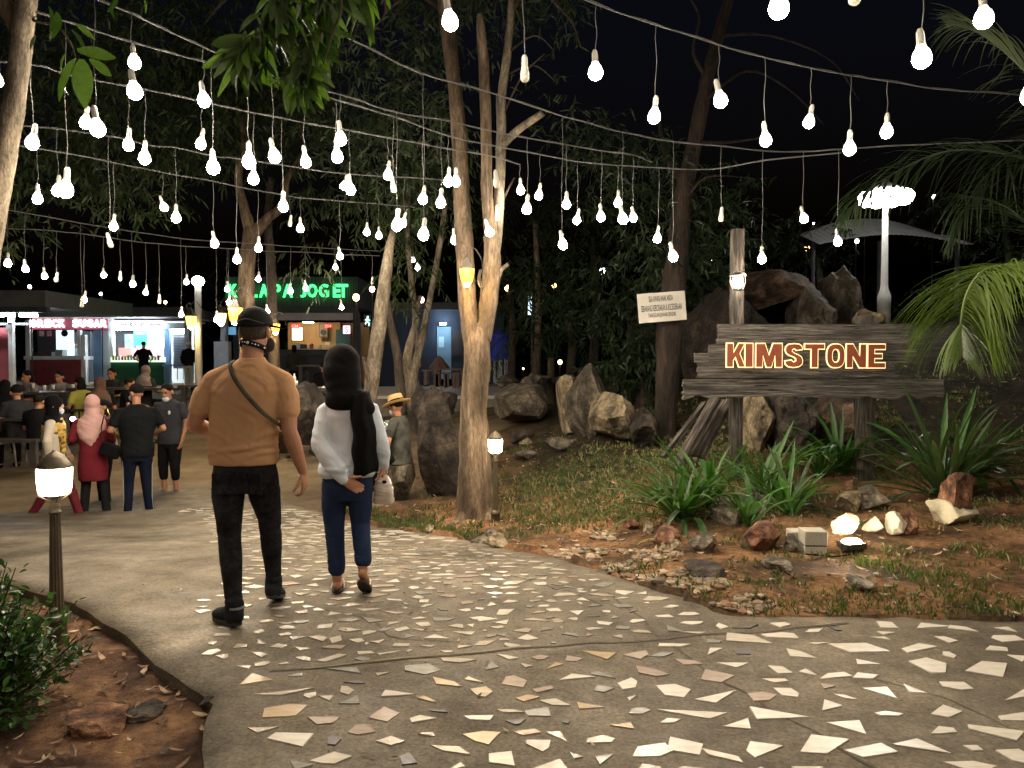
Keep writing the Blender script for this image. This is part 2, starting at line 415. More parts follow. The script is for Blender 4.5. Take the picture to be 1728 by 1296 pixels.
# skirt
ecount = {}
for f in pf:
    for i in range(len(f)):
        a, b_ = f[i], f[(i+1) % len(f)]; k = (min(a, b_), max(a, b_)); ecount.setdefault(k, []).append((a, b_))
dn = {}
for k, l in ecount.items():
    if len(l) == 1:
        a, b_ = l[0]
        for q in (a, b_):
            if q not in dn: dn[q] = len(pv); pv.append((pv[q][0], pv[q][1], pv[q][2]-.16))
        pf.append((b_, a, dn[a], dn[b_]))
me = bpy.data.meshes.new('path'); me.from_pydata(pv, [], pf)
m = bpy.data.materials.new('rough_concrete'); m.use_nodes = True; N = m.node_tree.nodes; L = m.node_tree.links; b = N['Principled BSDF']; b.inputs['Specular IOR Level'].default_value = .3
tc = N.new('ShaderNodeTexCoord')
c1 = ramp(.9, [(.30,(.07,.058,.042)),(.44,(.122,.103,.077)),(.56,(.158,.135,.101)),(.72,(.25,.215,.165))], 8, .6)
c2 = ramp(60, [(.3,(.5,.5,.5)),(.7,(1.5,1.48,1.42))], 3)
c4 = ramp(3.2, [(.36,(.52,.50,.47)),(.5,(.95,.95,.93)),(.64,(1.3,1.28,1.24))], 10, .78)
mul = N.new('ShaderNodeMix'); mul.data_type = 'RGBA'; mul.blend_type = 'MULTIPLY'; mul.inputs[0].default_value = .8; L.new(c1.outputs[0], mul.inputs[6]); L.new(c2.outputs[0], mul.inputs[7])
mu2 = N.new('ShaderNodeMix'); mu2.data_type = 'RGBA'; mu2.blend_type = 'MULTIPLY'; mu2.inputs[0].default_value = .9; L.new(mul.outputs[2], mu2.inputs[6]); L.new(c4.outputs[0], mu2.inputs[7])
L.new(mu2.outputs[2], b.inputs['Base Color'])
rr = ramp(2.2, [(.35,(.48,)*3),(.65,(.85,)*3)]); L.new(rr.outputs[0], b.inputs['Roughness'])
nb = N.new('ShaderNodeTexNoise'); nb.inputs['Scale'].default_value = 38; nb.inputs['Detail'].default_value = 8; nb.inputs['Roughness'].default_value = .7; L.new(tc.outputs['Object'], nb.inputs['Vector'])
bp = N.new('ShaderNodeBump'); bp.inputs['Strength'].default_value = .6; bp.inputs['Distance'].default_value = .012; L.new(nb.outputs[0], bp.inputs['Height']); L.new(bp.outputs[0], b.inputs['Normal'])
me.materials.append(m); me.polygons.foreach_set('use_smooth', [len(f) == 3 for f in pf])
path = structure(link(bpy.data.objects.new('path', me)), 'worn concrete path set with broken tile pieces', 'path')

# broken tile pieces set in the concrete
def tilemat(n, c, c2, ro=.22): return mat(n, c, c2, 9, ro, .05, 30, spec=.6, stretch=(1, 3, 1))
tm = [tilemat('tile_white', (.74,.70,.62), (.60,.56,.48)), tilemat('tile_cream', (.50,.44,.35), (.38,.33,.26)), tilemat('tile_pink', (.44,.35,.28), (.33,.27,.22)),
      tilemat('tile_grey', (.33,.33,.29), (.24,.24,.215)), tilemat('tile_slate', (.055,.052,.058), (.09,.085,.09), .4), tilemat('tile_ochre', (.50,.38,.22), (.40,.30,.18)), tilemat('tile_ivory', (.60,.55,.46), (.46,.42,.34))]
def shard(size, k):
    n = R.choice((4, 4, 4, 5, 3, 3, 5)); a0 = R.uniform(0, 6.28); asp = R.uniform(1.0, 2.3)
    pts = []
    for i in range(n):
        a = a0+(i+R.uniform(-.36, .36))*2*math.pi/n; r = size*R.uniform(.62, 1.25)
        pts.append((math.cos(a)*r*asp**.5, math.sin(a)*r/asp**.5))
    th = R.uniform(-.5, .5); c, s = math.cos(th), math.sin(th)
    return [(p[0]*c-p[1]*s, p[0]*s+p[1]*c) for p in pts]
LEFT = [(-.9,2.0),(-1.0,2.9),(-1.15,3.4),(-1.75,4.05),(-1.95,4.6),(-2.0,5.1),(-2.1,5.6),(-2.35,6.2),(-2.9,7.4),(-3.6,8.8),(-4.0,9.7)]
def left_x(y):
    for a, b_ in zip(LEFT, LEFT[1:]):
        if a[1] <= y <= b_[1]: return lerp(a[0], b_[0], (y-a[1])/(b_[1]-a[1]))
    return -4.2 if y > 9 else -.9
cells = {}; shards = []
for it in range(45000):
    y = R.uniform(1.9, 9.9); x = R.uniform(-4.2, 5.2)
    if not inside(x, y, PATH) or edge_dist(x, y, PATH) < .17: continue
    if x < left_x(y)+.05: continue
    if y > 3.9 and y < 7.6 and x < left_x(y)+.45 and R.random() < .8: continue
    seam = abs(y-(3.62+.22*(x+1.2)))     # joint between two pours
    if seam < .05 and x < 2: continue
    fore = y < 3.62+.22*(x+1.2) or x > .9
    if noise.noise(Vector((x*.8, y*.8, 5))) < -.5 and R.random() < .8: continue
    size = R.uniform(.05, .098) if fore else R.uniform(.034, .072)
    if x > 1.1 and y < 4.2: size *= 1.2
    if y > 7.0: size = R.uniform(.06, .10)
    if R.random() < .18: size *= .6
    gap = size*.86+(R.uniform(.008, .035) if fore else R.uniform(.006, .034))
    if y > 7.0: gap = size*.9+.012
    ok = True; cx, cy = int(x*4), int(y*4)
    for i in (-1, 0, 1):
        for j in (-1, 0, 1):
            for q in cells.get((cx+i, cy+j), ()):
                if math.hypot(q[0]-x, q[1]-y) < gap+q[2]: ok = False; break
    if not ok: continue
    cells.setdefault((cx, cy), []).append((x, y, size)); shards.append((x, y, size))
def vis(x, y): return abs(x/y) < .68 and y > 2.65
shards.sort(key=lambda s: (not vis(s[0], s[1]), s[1]*s[1]/max(s[2], .03)/9))
rest = MB()
def strip(name, pts, w, m, h=.003):
    q = spline(pts, 14); mb = MB(); vs = []
    for i, p in enumerate(q):
        a = q[max(0, i-1)]; c = q[min(len(q)-1, i+1)]; d = Vector((c[0]-a[0], c[1]-a[1])).normalized(); n = Vector((-d.y, d.x)); ww = w*(.6+.9*abs(noise.noise(Vector((p[0]*7, p[1]*7, 1))))); wob = noise.noise(Vector((p[0]*4, p[1]*4, 8)))*.03
        for s_ in (-1, 1): x, y = p[0]+n.x*(ww*s_+wob), p[1]+n.y*(ww*s_+wob); vs.append((x, y, slab_z(x, y)+h))
    mb.add(vs, [(2*i, 2*i+1, 2*i+3, 2*i+2) for i in range(len(q)-1)]); return mb.obj(name, m, path)
m_seam = mat('seam_dirt', (.07,.058,.042), (.12,.10,.072), 14, .95, .5, 60); m_seam2 = mat('seam_mortar', (.27,.24,.15), (.20,.17,.12), 9, .85, .6, 60)
strip('joint', [(-1.15,3.62),(-.4,3.8),(.4,3.98),(1.2,4.15),(1.9,4.3)], .010, m_seam); strip('joint', [(-1.0,3.66),(-.5,3.79),(.1,3.93)], .012, m_seam2, .0045)
strip('joint', [(.62,4.9),(.75,4.3),(.9,3.7),(1.15,3.1),(1.35,2.6)], .008, m_seam); strip('joint', [(-2.2,6.2),(-1.2,6.25),(-.2,6.2)], .010, m_seam); strip('joint', [(-.2,5.6),(.3,5.0),(.55,4.6)], .006, m_seam)
strip('crack', [(-1.2,4.6),(-.8,4.35),(-.65,4.1),(-.3,4.0)], .004, m_seam); strip('crack', [(1.6,3.6),(1.9,3.3),(2.0,2.9)], .0035, m_seam); strip('crack', [(-4.5,7.6),(-3,7.4),(-2.1,7.6)], .012, m_seam)
for i, (x, y, s) in enumerate(shards):
    poly = shard(s, i)
    right = x > .55+ .2*(y-3)
    if y < 4.75 and x > 1.0 and R.random() < .30*(sstep(3.7, 4.2, y)): k = 4
    elif right: k = R.choice((0,0,0,0,0,0,0,2,6,0,0,3 if x < 1.2 else 0))
    elif y < 3.62+.22*(x+1.2): k = R.choice((0,1,2,2,3,3,4,1,6,5,6,6,1))
    elif y > 7: k = R.choice((0,0,0,6))
    else: k = R.choice((0,6,6,0,1,2,1,6,3,0,3))
    z0 = slab_z(x, y); sl = (path_z(y+.05)-path_z(y-.05))/.1; tx, ty = R.gauss(0, .010), sl+R.gauss(0, .010)
    top = [(p[0]*.97, p[1]*.97, .0045+p[0]*tx+p[1]*ty) for p in poly]; bot = [(p[0], p[1], -.012+p[0]*tx+p[1]*ty) for p in poly]; n = len(poly)
    fs = [tuple(range(n))]+[(j, n+j, n+(j+1) % n, (j+1) % n) for j in range(n)]
    if i < 300:
        b_ = MB(); b_.add(top+bot, fs); b_.obj('tile_piece', tm[k], path, loc=(x, y, z0))
    else:
        rest.cur = k; rest.add([(p[0]+x, p[1]+y, p[2]+z0) for p in top+bot], fs)
stuff(rest.obj('small_tile_pieces', tm, path))

# rocks ---------------------------------------------------------------
def rock_mesh(name, mats, seed, sub=4, cuts=9, flat=.0, jag=.12, dims=(1,1,1)):
    cuts += 5
    rr = random.Random(seed); bm = bmesh.new(); bmesh.ops.create_icosphere(bm, subdivisions=sub, radius=1)
    planes = []
    for i in range(cuts):
        n = Vector((rr.gauss(0, 1), rr.gauss(0, 1), rr.gauss(0, .8))).normalized(); planes.append((n, rr.uniform(.50, .84)))
    if flat: planes.append((Vector((rr.uniform(-.15,.15), rr.uniform(-.15,.15), 1)).normalized(), flat))
    o = Vector((seed*3.1, seed*1.7, 0))
    for v in bm.verts:
        p = v.co.copy()
        for n, d in planes:
            t = p.dot(n)
            if t > d: p -= n*(t-d)*.97
        f = noise.fractal(p*1.8+o, 1, 2, 4)*jag+(ridged(p*3+o)-.6)*jag*.75+noise.noise(p*14+o)*jag*.18
        v.co = p*(1+f)
    for v in bm.verts: v.co = Vector((v.co.x*dims[0], v.co.y*dims[1], v.co.z*dims[2]))
    me = bpy.data.meshes.new(name); bm.to_mesh(me); bm.free(); me.materials.append(mats)
    me.polygons.foreach_set('use_smooth', [True]*len(me.polygons))
    try: me.set_sharp_from_angle(angle=math.radians(20))
    except Exception: pass
    return me
_rs = [11]
def ridged(q): return sum((1-abs(noise.noise(q*2**i))*2)/2**i for i in range(3))/1.75
def rock(px0, px1, py0, py1, Y, m, label, depth=None, name='rock', sub=4, cuts=9, flat=0, lean=0, jag=.12, sink=.12, group=None):
    _rs[0] += 1
    Yh = GH((px0+px1)/2, py1-2).y
    if Y < 12.8 and py1 > 700 and abs(Yh-Y) < 3: Y = Yh
    a = P(px0, (py0+py1)/2, Y); b_ = P(px1, (py0+py1)/2, Y); t = P((px0+px1)/2, py0, Y); d = P((px0+px1)/2, py1, Y)
    w = (b_.x-a.x)/2*1.12; h = (t.z-d.z); dep = depth if depth else w*.8
    hz = h*(1+sink)/2*1.12
    if (px1-px0)*(py1-py0) > 5500 and Y < 13: sub = 5
    me = rock_mesh(name, m, _rs[0], sub, cuts, flat, jag, (w, dep, hz))
    o = new_obj(name, me, None, ((a.x+b_.x)/2, Y+dep*.5, d.z-h*sink+hz*.92), (0, lean, 0))
    tag(o, label, 'rock', group); return o
# ================================================================== BOULDERS
m_rock_cap = mat('brown_rock', (.035,.022,.015), (.15,.10,.065), 5, .9, 1, 10, c3=(.08,.052,.035), mott=5, dist=.07)
rock(690, 782, 668, 845, 8.9, m_rock_dark, 'tall dark standing slab of rock right beside the big forked tree', .45, cuts=7, sub=4)
rock(640, 702, 752, 850, 8.75, m_rock, 'low lumpy grey rock under the seated person in the straw hat', .4, sub=4)
rock(684, 738, 650, 750, 10.6, m_rock_dark, 'round dark boulder behind the person in the straw hat', .6)
rock(470, 548, 655, 752, 9.9, m_rock_dark, 'big dark angular boulder seen between the walking couple', .7, cuts=6)
rock(728, 770, 660, 700, 12, m_rock_dark, 'small pointed rock peeking out above the standing slab', .4)
rock(822, 936, 642, 722, 12.6, m_rock, 'wide block shaped grey boulder with a flat top right of the forked tree', 1.0, cuts=12, flat=.7, jag=.05, sub=4)
rock(940, 985, 628, 738, 12.0, m_rock_pale, 'narrow upright pale boulder left of the tall reddish one', .7, cuts=8, jag=.06, sub=4)
rock(962, 1034, 622, 742, 11.6, m_rock, 'tall upright brown boulder in the middle of the rock group', .8, cuts=8, jag=.06, sub=4)
rock(1004, 1090, 655, 752, 11.0, m_rock_pale, 'slanting cream coloured boulder at the right end of the rock group', .7, cuts=8, sub=4, jag=.08)
rock(1062, 1110, 690, 762, 11.3, m_rock_dark, 'dark boulder between the slanting cream boulder and the tree with the warning notice', .6)
rock(868, 912, 757, 778, 10.2, m_rock, 'small flat grey stone lying in front of the boulders', .3, flat=.55)
rock(912, 982, 736, 766, 10.4, m_rock, 'broad flat slab of stone resting in front of the boulders', .45, flat=.5)
rock(850, 905, 726, 748, 10.9, m_rock_dark, 'low dark slab leaning under the block shaped boulder', .4, flat=.6)
rock(876, 900, 738, 756, 10.6, m_rock_pale, 'small yellowish stone between the flat slabs', .15)
rock(880, 932, 628, 652, 15, m_rock, 'rounded boulder far behind the block shaped one', .8)
rock(930, 985, 632, 662, 15.4, m_rock, 'low boulder under the dark little palm far behind', .8)
rock(838, 880, 634, 655, 14.6, m_rock_dark, 'flat dark rock behind the forked tree trunk', .6)
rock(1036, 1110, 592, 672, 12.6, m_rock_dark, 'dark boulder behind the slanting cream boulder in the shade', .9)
# heap behind the name board
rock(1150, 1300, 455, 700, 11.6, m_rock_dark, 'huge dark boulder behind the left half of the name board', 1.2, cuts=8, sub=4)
rock(1245, 1368, 444, 520, 12.2, m_rock_cap, 'brown boulder on top of the heap just above the name board', .9, cuts=8, sub=4, jag=.06)
rock(1338, 1425, 470, 590, 12.0, m_rock, 'ridged grey boulder behind the middle of the name board', .9, cuts=8, sub=4)
rock(1392, 1490, 462, 620, 12.8, m_rock, 'rounded grey boulder with a pale rim at the foot of the tall street lamp', 1.0, cuts=9, sub=4)
rock(1452, 1500, 520, 560, 10.4, m_rock_pale, 'small pale rock on the heap right above the end of the name board', .4)
rock(1252, 1325, 665, 760, 10.2, m_rock_pale, 'pale flat faced boulder under the name board between its posts', .6, cuts=7, sub=4, jag=.05)
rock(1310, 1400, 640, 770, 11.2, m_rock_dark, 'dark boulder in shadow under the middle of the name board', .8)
rock(1380, 1480, 680, 770, 11.0, m_rock_cap, 'brownish boulder in shadow behind the right post of the name board', .8)
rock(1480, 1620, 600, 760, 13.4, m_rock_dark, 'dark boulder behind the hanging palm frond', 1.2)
rock(1060, 1135, 560, 690, 13.2, m_rock_dark, 'dark upright boulder behind the tree with the warning notice', .9)
# stones in the flower bed
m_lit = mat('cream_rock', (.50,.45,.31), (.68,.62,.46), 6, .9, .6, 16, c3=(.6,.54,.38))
def two_tone():
    m = mat('split_rock', (.2,.11,.06), (.36,.22,.12), 7, .9, .7, 14)
    return m
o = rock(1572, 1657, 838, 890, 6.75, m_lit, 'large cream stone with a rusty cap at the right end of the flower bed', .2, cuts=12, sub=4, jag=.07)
Yo = o.location.y; a = P(1612, 836, Yo); kk = Yo/FPX
top = new_obj('rusty_cap', rock_mesh('rusty_cap', m_rock_red, 77, 4, 9, 0, .1, (36*kk, .16, 40*kk)), o); top.location = (a.x-o.location.x+.01, -.02, a.z-o.location.z)
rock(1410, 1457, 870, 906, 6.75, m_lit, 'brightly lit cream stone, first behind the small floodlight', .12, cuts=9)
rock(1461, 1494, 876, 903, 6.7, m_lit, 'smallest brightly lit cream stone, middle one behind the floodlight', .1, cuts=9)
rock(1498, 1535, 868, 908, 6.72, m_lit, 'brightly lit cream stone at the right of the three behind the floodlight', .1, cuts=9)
rock(1524, 1550, 862, 905, 6.85, m_rock_red, 'brown stone leaning behind the rightmost brightly lit stone', .12, cuts=9)
rock(1412, 1470, 828, 868, 7.55, m_rock_pale, 'flat pinkish stone at the foot of the right sign post, left one', .22, flat=.6)
rock(1440, 1512, 822, 860, 7.7, m_rock, 'brown stone piled against the foot of the right sign post', .22)
rock(1424, 1452, 814, 842, 7.8, m_rock_red, 'small rusty stone on top of the pile at the right sign post', .1)
rock(1198, 1252, 824, 862, 7.2, m_rock_pale, 'stack like pale stone between the strap leaf plants', .2, cuts=12)
rock(1200, 1250, 850, 890, 7.0, m_rock, 'rounded olive stone below the stack like pale stone', .18)
rock(1256, 1328, 888, 932, 6.15, m_rock_red, 'orange brown stone with a pale vein left of the white concrete blocks', .2, cuts=10, sub=4)
rock(1168, 1218, 896, 936, 6.15, m_rock, 'rounded mossy stone in the row along the flower bed', .16)
rock(1102, 1154, 894, 922, 6.35, m_rock_red, 'low reddish stone at the left end of the row along the flower bed', .16)
rock(1052, 1082, 872, 896, 6.7, m_rock_red, 'small reddish stone at the edge of the gravel', .12)
rock(1084, 1104, 880, 902, 6.6, m_rock_pale, 'small pale stone beside the reddish one at the gravel edge', .08)
rock(1128, 1152, 914, 936, 6.0, m_rock_pale, 'round cream cobble on the gravel under the mossy stone', .09, cuts=3)
rock(1112, 1130, 918, 934, 6.0, m_rock_pale, 'smaller round cream cobble on the gravel', .07, cuts=3)
rock(1328, 1352, 904, 935, 6.2, m_rock, 'small grey stone right of the orange brown stone', .1)
rock(1268, 1300, 838, 876, 7.2, m_rock, 'brown stone half hidden by the middle strap leaf plant', .15)
rock(1160, 1235, 955, 978, 5.55, m_rock_dark, 'dark flat stone sunk in the ground beyond the gravel', .22, flat=.4)
rock(1300, 1345, 944, 966, 5.7, m_rock, 'grey stone nearly buried in the orange soil', .2, flat=.4)
rock(1436, 1478, 975, 1000, 5.3, m_rock, 'grey stone sunk in the patchy grass near the kerb', .16, flat=.4)
rock(818, 846, 894, 906, 7.7, m_rock, 'flat round stone lying before the thin path lamp', .1, cuts=3)
rock(790, 832, 906, 924, 7.3, m_rock, 'rounded cobble at the foot of the forked tree roots', .12, cuts=3)
rock(822, 858, 904, 926, 7.25, m_rock_pale, 'mossy round cobble next to the rounded one at the path edge', .12, cuts=3)
rock(712, 738, 888, 904, 7.8, m_rock_pale, 'small pale stone by the path at the tree roots', .1)
rock(770, 790, 908, 926, 7.4, m_rock_red, 'little orange stone by the path near the tree roots', .08)
rock(516, 560, 748, 772, 9.3, m_rock_dark, 'low dark stone on the sand between the couple', .18)
rock(88, 198, 1212, 1252, 3.25, m_rock_red, 'flat brown stone in the leaf litter at the bottom left', .16, flat=.4, sub=4)
rock(192, 262, 1196, 1226, 3.4, m_rock_dark, 'mossy flat stone beside the brown one in the leaf litter', .13, flat=.4)
rock(330, 372, 1178, 1206, 3.4, m_rock_dark, 'dark crumpled stone at the corner of the concrete', .06)

# gravel, grass, leaf litter ------------------------------------------------
def scatter_small(name, cnt, where, size, mats, label, cat, shape, flat=.6, seed=3):
    rr = random.Random(seed); mb = MB(); protos = []
    for k in range(6):
        bm = bmesh.new(); bmesh.ops.create_icosphere(bm, subdivisions=1, radius=1)
        for v in bm.verts: v.co *= rr.uniform(.7, 1.15)
        protos.append(([v.co.copy() for v in bm.verts], [tuple(v.index for v in f.verts) for f in bm.faces])); bm.free()
    for i in range(cnt):
        q = where(rr)
        if not q: continue
        x, y, z = q; s = rr.uniform(*size)*rr.choice((.6, .8, 1, 1, 1.3)); a = rr.uniform(0, 6.28); c, sn = math.cos(a), math.sin(a)
        v, f = rr.choice(protos); e = rr.uniform(.7, 1.5); mb.cur = rr.randrange(len(mats))
        mb.add([(x+(p.x*c*e-p.y*sn)*s, y+(p.x*sn*e+p.y*c)*s, z+p.z*s*flat+s*.2) for p in v], f)
    return stuff(mb.obj(name, mats), label, cat)
def G2(px, py):
    p = hit(px, py, lambda x, y: path_z(y)); return p
def w_gravel(rr):
    x = rr.uniform(.1, 2.1); y = rr.uniform(4.5, 7.4)
    if inside(x, y, PATH): return None
    e = edge_dist(x, y, PATH); lim = .85*(1-sstep(1.2, 1.9, x))*sstep(.1, .9, x)
    if e < .015 or e > lim*(.75+.5*noise.noise(Vector((x*2, y*2, 0)))) or noise.noise(Vector((x*3, y*3, 9))) > .25: return None
    return x, y, gz(x, y)
m_g1 = mat('gravel_tan', (.17,.12,.075), (.30,.225,.15), 20, .95); m_g2 = mat('gravel_grey', (.10,.085,.06), (.20,.17,.125), 20, .95); m_g3 = mat('gravel_cream', (.32,.26,.18), (.42,.35,.25), 20, .95); m_g4 = mat('gravel_brown', (.15,.08,.045), (.25,.15,.09), 20, .95)
scatter_small('gravel', 6500, w_gravel, (.014, .036), [m_g1, m_g2, m_g3, m_g4, m_g1], 'loose tan gravel along the right edge of the path', 'gravel', 0)
def w_edge(rr):
    x = rr.uniform(-2.6, 8); y = rr.uniform(4.4, 9.6)
    if inside(x, y, PATH): return None
    e = edge_dist(x, y, PATH)
    if e < .02 or rr.random() > math.exp(-e*1.1)+.10: return None
    return x, y, gz(x, y)
scatter_small('pebbles', 3600, w_edge, (.006, .022), [m_g1, m_g2, m_g3, m_g4], 'small pebbles strewn over the soil beside the path', 'pebbles', 0, seed=4)
m_l1 = mat('dry_leaf_brown', (.14,.075,.04), (.22,.13,.07), 20, .8); m_l2 = mat('dry_leaf_tan', (.36,.26,.15), (.44,.33,.2), 20, .8); m_l3 = mat('dry_leaf_dark', (.05,.03,.02), (.09,.055,.035), 20, .8)
def litter(name, cnt, box, cond, size, label, seed):
    rr = random.Random(seed); mb = MB()
    for i in range(cnt):
        x = rr.uniform(box[0], box[1]); y = rr.uniform(box[2], box[3])
        if inside(x, y, PATH) or not cond(x, y, rr): continue
        z = gz(x, y)+.012; s = rr.uniform(*size); a = rr.uniform(0, 6.28); t1, t2 = rr.uniform(-.35, .35), rr.uniform(-.35, .35); cu = rr.uniform(.1, .35)*s
        rot = Matrix.Rotation(a, 3, 'Z') @ Matrix.Rotation(t1, 3, 'X') @ Matrix.Rotation(t2, 3, 'Y')
        w = s*rr.uniform(.16, .3); vs = [(-s, 0, cu), (-s*.4, -w, 0), (-s*.4, w, 0), (s*.4, -w*.9, 0), (s*.4, w*.9, 0), (s, 0, cu)]
        mb.cur = rr.choice((0, 0, 1, 2, 2)); o = Vector((x, y, z+cu*.3))
        mb.add([rot @ Vector(v)+o for v in vs], [(0,1,2), (1,3,4,2), (3,5,4)])
    return stuff(mb.obj(name, [m_l1, m_l2, m_l3]), label, 'leaves')
litter('leaf_litter', 1700, (-4.6, -1.0, 2.2, 5.0), lambda x, y, r: r.random() < .35+.65*abs(noise.noise(Vector((x*2, y*2, 3)))*2), (.018, .05), 'fallen brown leaves and twigs in the bed at the bottom left', 21)
rr = random.Random(66); mb = MB()
for i in range(170):
    x = rr.uniform(-3.2, 4); y = rr.uniform(2.4, 9)
    if not inside(x, y, PATH): continue
    if i % 3: x = x*.4-1.0 if y < 5 else x
    s = rr.uniform(.006, .028); a = rr.uniform(0, 6.28); mb.cur = rr.choice((0, 1, 2, 2)); rot = Matrix.Rotation(a, 3, 'Z') @ Matrix.Rotation(rr.uniform(-.2, .2), 3, 'X'); o_ = Vector((x, y, slab_z(x, y)+.008))
    if inside(x, y, PATH): mb.add([rot @ Vector(v)+o_ for v in [(-s,0,.003),(0,-s*.3,0),(s,0,.004),(0,s*.3,0)]], [(0,1,2),(0,2,3)])
stuff(mb.obj('path_debris', [m_l1, m_l2, m_l3]), 'crumbs of dry leaves blown over the concrete path', 'leaves')
litter('fallen_leaves', 4200, (-2.2, 8, 4.4, 13), lambda x, y, r: (x > -1.5 or y > 8), (.02, .05), 'fallen dry leaves scattered over the garden soil', 22)
def grass(name, cnt, box, cond, hgt, mats, label, seed):
    rr = random.Random(seed); mb = MB()
    for i in range(cnt):
        x = rr.uniform(box[0], box[1]); y = rr.uniform(box[2], box[3])
        if inside(x, y, PATH) or not cond(x, y, rr): continue
        z = gz(x, y); mb.cur = rr.randrange(len(mats))
        for k in range(3):
            a = rr.uniform(0, 6.28); h = rr.uniform(*hgt); w = .0035+.001*y*.5; l = rr.uniform(.2, .9)*h; ox, oy = rr.gauss(0, .015), rr.gauss(0, .015)
            c, s = math.cos(a), math.sin(a)
            mb.add([(x+ox-w*s, y+oy+w*c, z-.005), (x+ox+w*s, y+oy-w*c, z-.005), (x+ox+c*l*.4, y+oy+s*l*.4, z+h*.7), (x+ox+c*l, y+oy+s*l, z+h)], [(0,1,2), (0,2,3)])
    return stuff(mb.obj(name, mats), label, 'grass')
m_gr1 = mat('grass_green', (.035,.075,.018), (.07,.12,.03), 3, .7, trans=.2); m_gr2 = mat('grass_dull', (.09,.10,.035), (.14,.14,.05), 3, .8, trans=.2); m_gr3 = mat('grass_straw', (.22,.18,.08), (.3,.25,.12), 3, .8)
def gcond(x, y, r):
    if x < -1.3: return False
    e = edge_dist(x, y, PATH)
    n = noise.noise(Vector((x*1.6, y*1.9, 11)))+.5*noise.noise(Vector((x*4, y*4, 2)))
    lawn = sstep(6.6, 7.6, y)*(1-sstep(9.6, 11, y))*sstep(-.4, .4, x)*(1-sstep(2.6, 3.4, x))
    strip = (1-sstep(.1, .6, e))*sstep(.8, 1.4, x)
    right = sstep(1.2, 2, x)*(1-sstep(6.5, 7.2, y))
    if x < 1.5 and e < 1.0 and 0.1 < x: n -= .35
    d = max(lawn*.95+.25*n, strip*.8+n*.9, right*.15+n*1.1-.08, .05+n*.5)
    return r.random() < d
grass('grass', 42000, (-1.2, 8, 4.4, 12), gcond, (.02, .06), [m_gr1, m_gr1, m_gr2, m_gr3], 'thin patchy grass on the garden soil', 31)
grass('weeds', 2200, (-2.6, -.3, 7.2, 9.6), lambda x, y, r: edge_dist(x, y, PATH) < .35+.2*noise.noise(Vector((x*4, y*4, 0))), (.03, .07), [m_gr1, m_gr2], 'weeds along the far edge of the path by the rocks', 32)

# ================================================================== TREES
def branch_pts(lst, Y0=None):
    """[(px, py, width_px, Y)] -> points and radii in metres."""
    pts = []; rad = []
    for (px, py, w, Y) in lst:
        pts.append(P(px, py, Y)); rad.append(w/2/FPX*Y)
    q = spline([tuple(p)+(r,) for p, r in zip(pts, rad)], 5)
    return [Vector(a[:3]) for a in q], [a[3] for a in q]
def trunk(parent, name, lst, m, n=14, rough=.05):
    pts, rad = branch_pts(lst); mb = MB(); mb.tube(pts, rad, n, rough=0)
    for i, v in enumerate(mb.v):
        w = noise.noise(Vector(v)*6)*.35+noise.noise(Vector((v[0]*22, v[1]*22, v[2]*5)))*.3
        k = i//n
        if k < len(pts):
            c = pts[k]; d = Vector(v)-c; mb.v[i] = tuple(c+d*(1+w*.28))
    return mb.obj(name, m, parent, smooth=True)
# the long narrow drooping leaf used by the crowns
def leaf_shape(L=.12, W=.02, curve=.25, fold=.3, n=4):
    vs = []; fs = []
    for i in range(n+1):
        t = i/n; w = W*math.sin(math.pi*min(.97, t*.93+.05))**.8; x = L*t; z = -curve*L*t*t
        vs += [(x, -w, z+fold*w), (x, 0, z), (x, w, z+fold*w)]
    for i in range(n):
        a = i*3; fs += [(a, a+3, a+4, a+1), (a+1, a+4, a+5, a+2)]
    return vs, fs
def crown(parent, name, blobs, cnt, L, W, mats, seed, label=None, twigs=True, m_tw=None, top=False, down=.5):
    """Leaf by leaf foliage: clusters on twigs spread through each blob (centre, radii)."""
    rr = random.Random(seed); mb = MB(); vol = [b[1][0]*b[1][1]*b[1][2] for b in blobs]; tot = sum(vol)
    for (c, r), v in zip(blobs, vol):
        nt = max(3, int(cnt*v/tot/9))
        for k in range(nt):
            while True:
                q = Vector((rr.uniform(-1, 1), rr.uniform(-1, 1), rr.uniform(-1, 1)))
                if q.length <= 1 and noise.noise(Vector((q.x*2+c[0], q.y*2+c[1], q.z*2+c[2]))) > -.12: break
            base = Vector(c)+Vector((q.x*r[0], q.y*r[1], q.z*r[2])); dr = Vector((rr.gauss(0, 1), rr.gauss(0, 1), rr.gauss(-.35, .6))).normalized()
            tl = L*rr.uniform(2, 3.5)
            if twigs:
                mb.cur = len(mats); a = base; e = base+dr*tl; s = Vector((.004, .004, 0)); mb.add([a-s, a+s, e], [(0,1,2)])
            for j in range(9):
                t = (j+.5)/9; p = base+dr*tl*t
                d = Vector((rr.gauss(0, .7)+dr.x*.5, rr.gauss(0, .7)+dr.y*.5, rr.gauss(-down, .45))).normalized(); sd = d.cross(Vector((rr.gauss(0,1), rr.gauss(0,1), rr.gauss(0,1)))).normalized()
                l = L*rr.uniform(.6, 1.2); w = W*rr.uniform(.7, 1.2); mb.cur = rr.randrange(len(mats)); cu = Vector((0, 0, -l*.18))
                mb.add([p, p+d*l*.35+sd*w, p+d*l*.35-sd*w, p+d*l*.75+sd*w*.7+cu*.6, p+d*l*.75-sd*w*.7+cu*.6, p+d*l+cu], [(0,1,2), (1,3,4,2), (3,5,4)])
    o = mb.obj(name, list(mats)+[m_tw or m_bark_dark], parent)
    o['kind'] = 'stuff'
    return o
def blob(px, py, Y, rx, rz, ry=None): p = P(px, py, Y); return (tuple(p), (rx, ry or rx, rz))
GREEN = [m_leaf_dark, m_leaf_olive, m_leaf_dark]

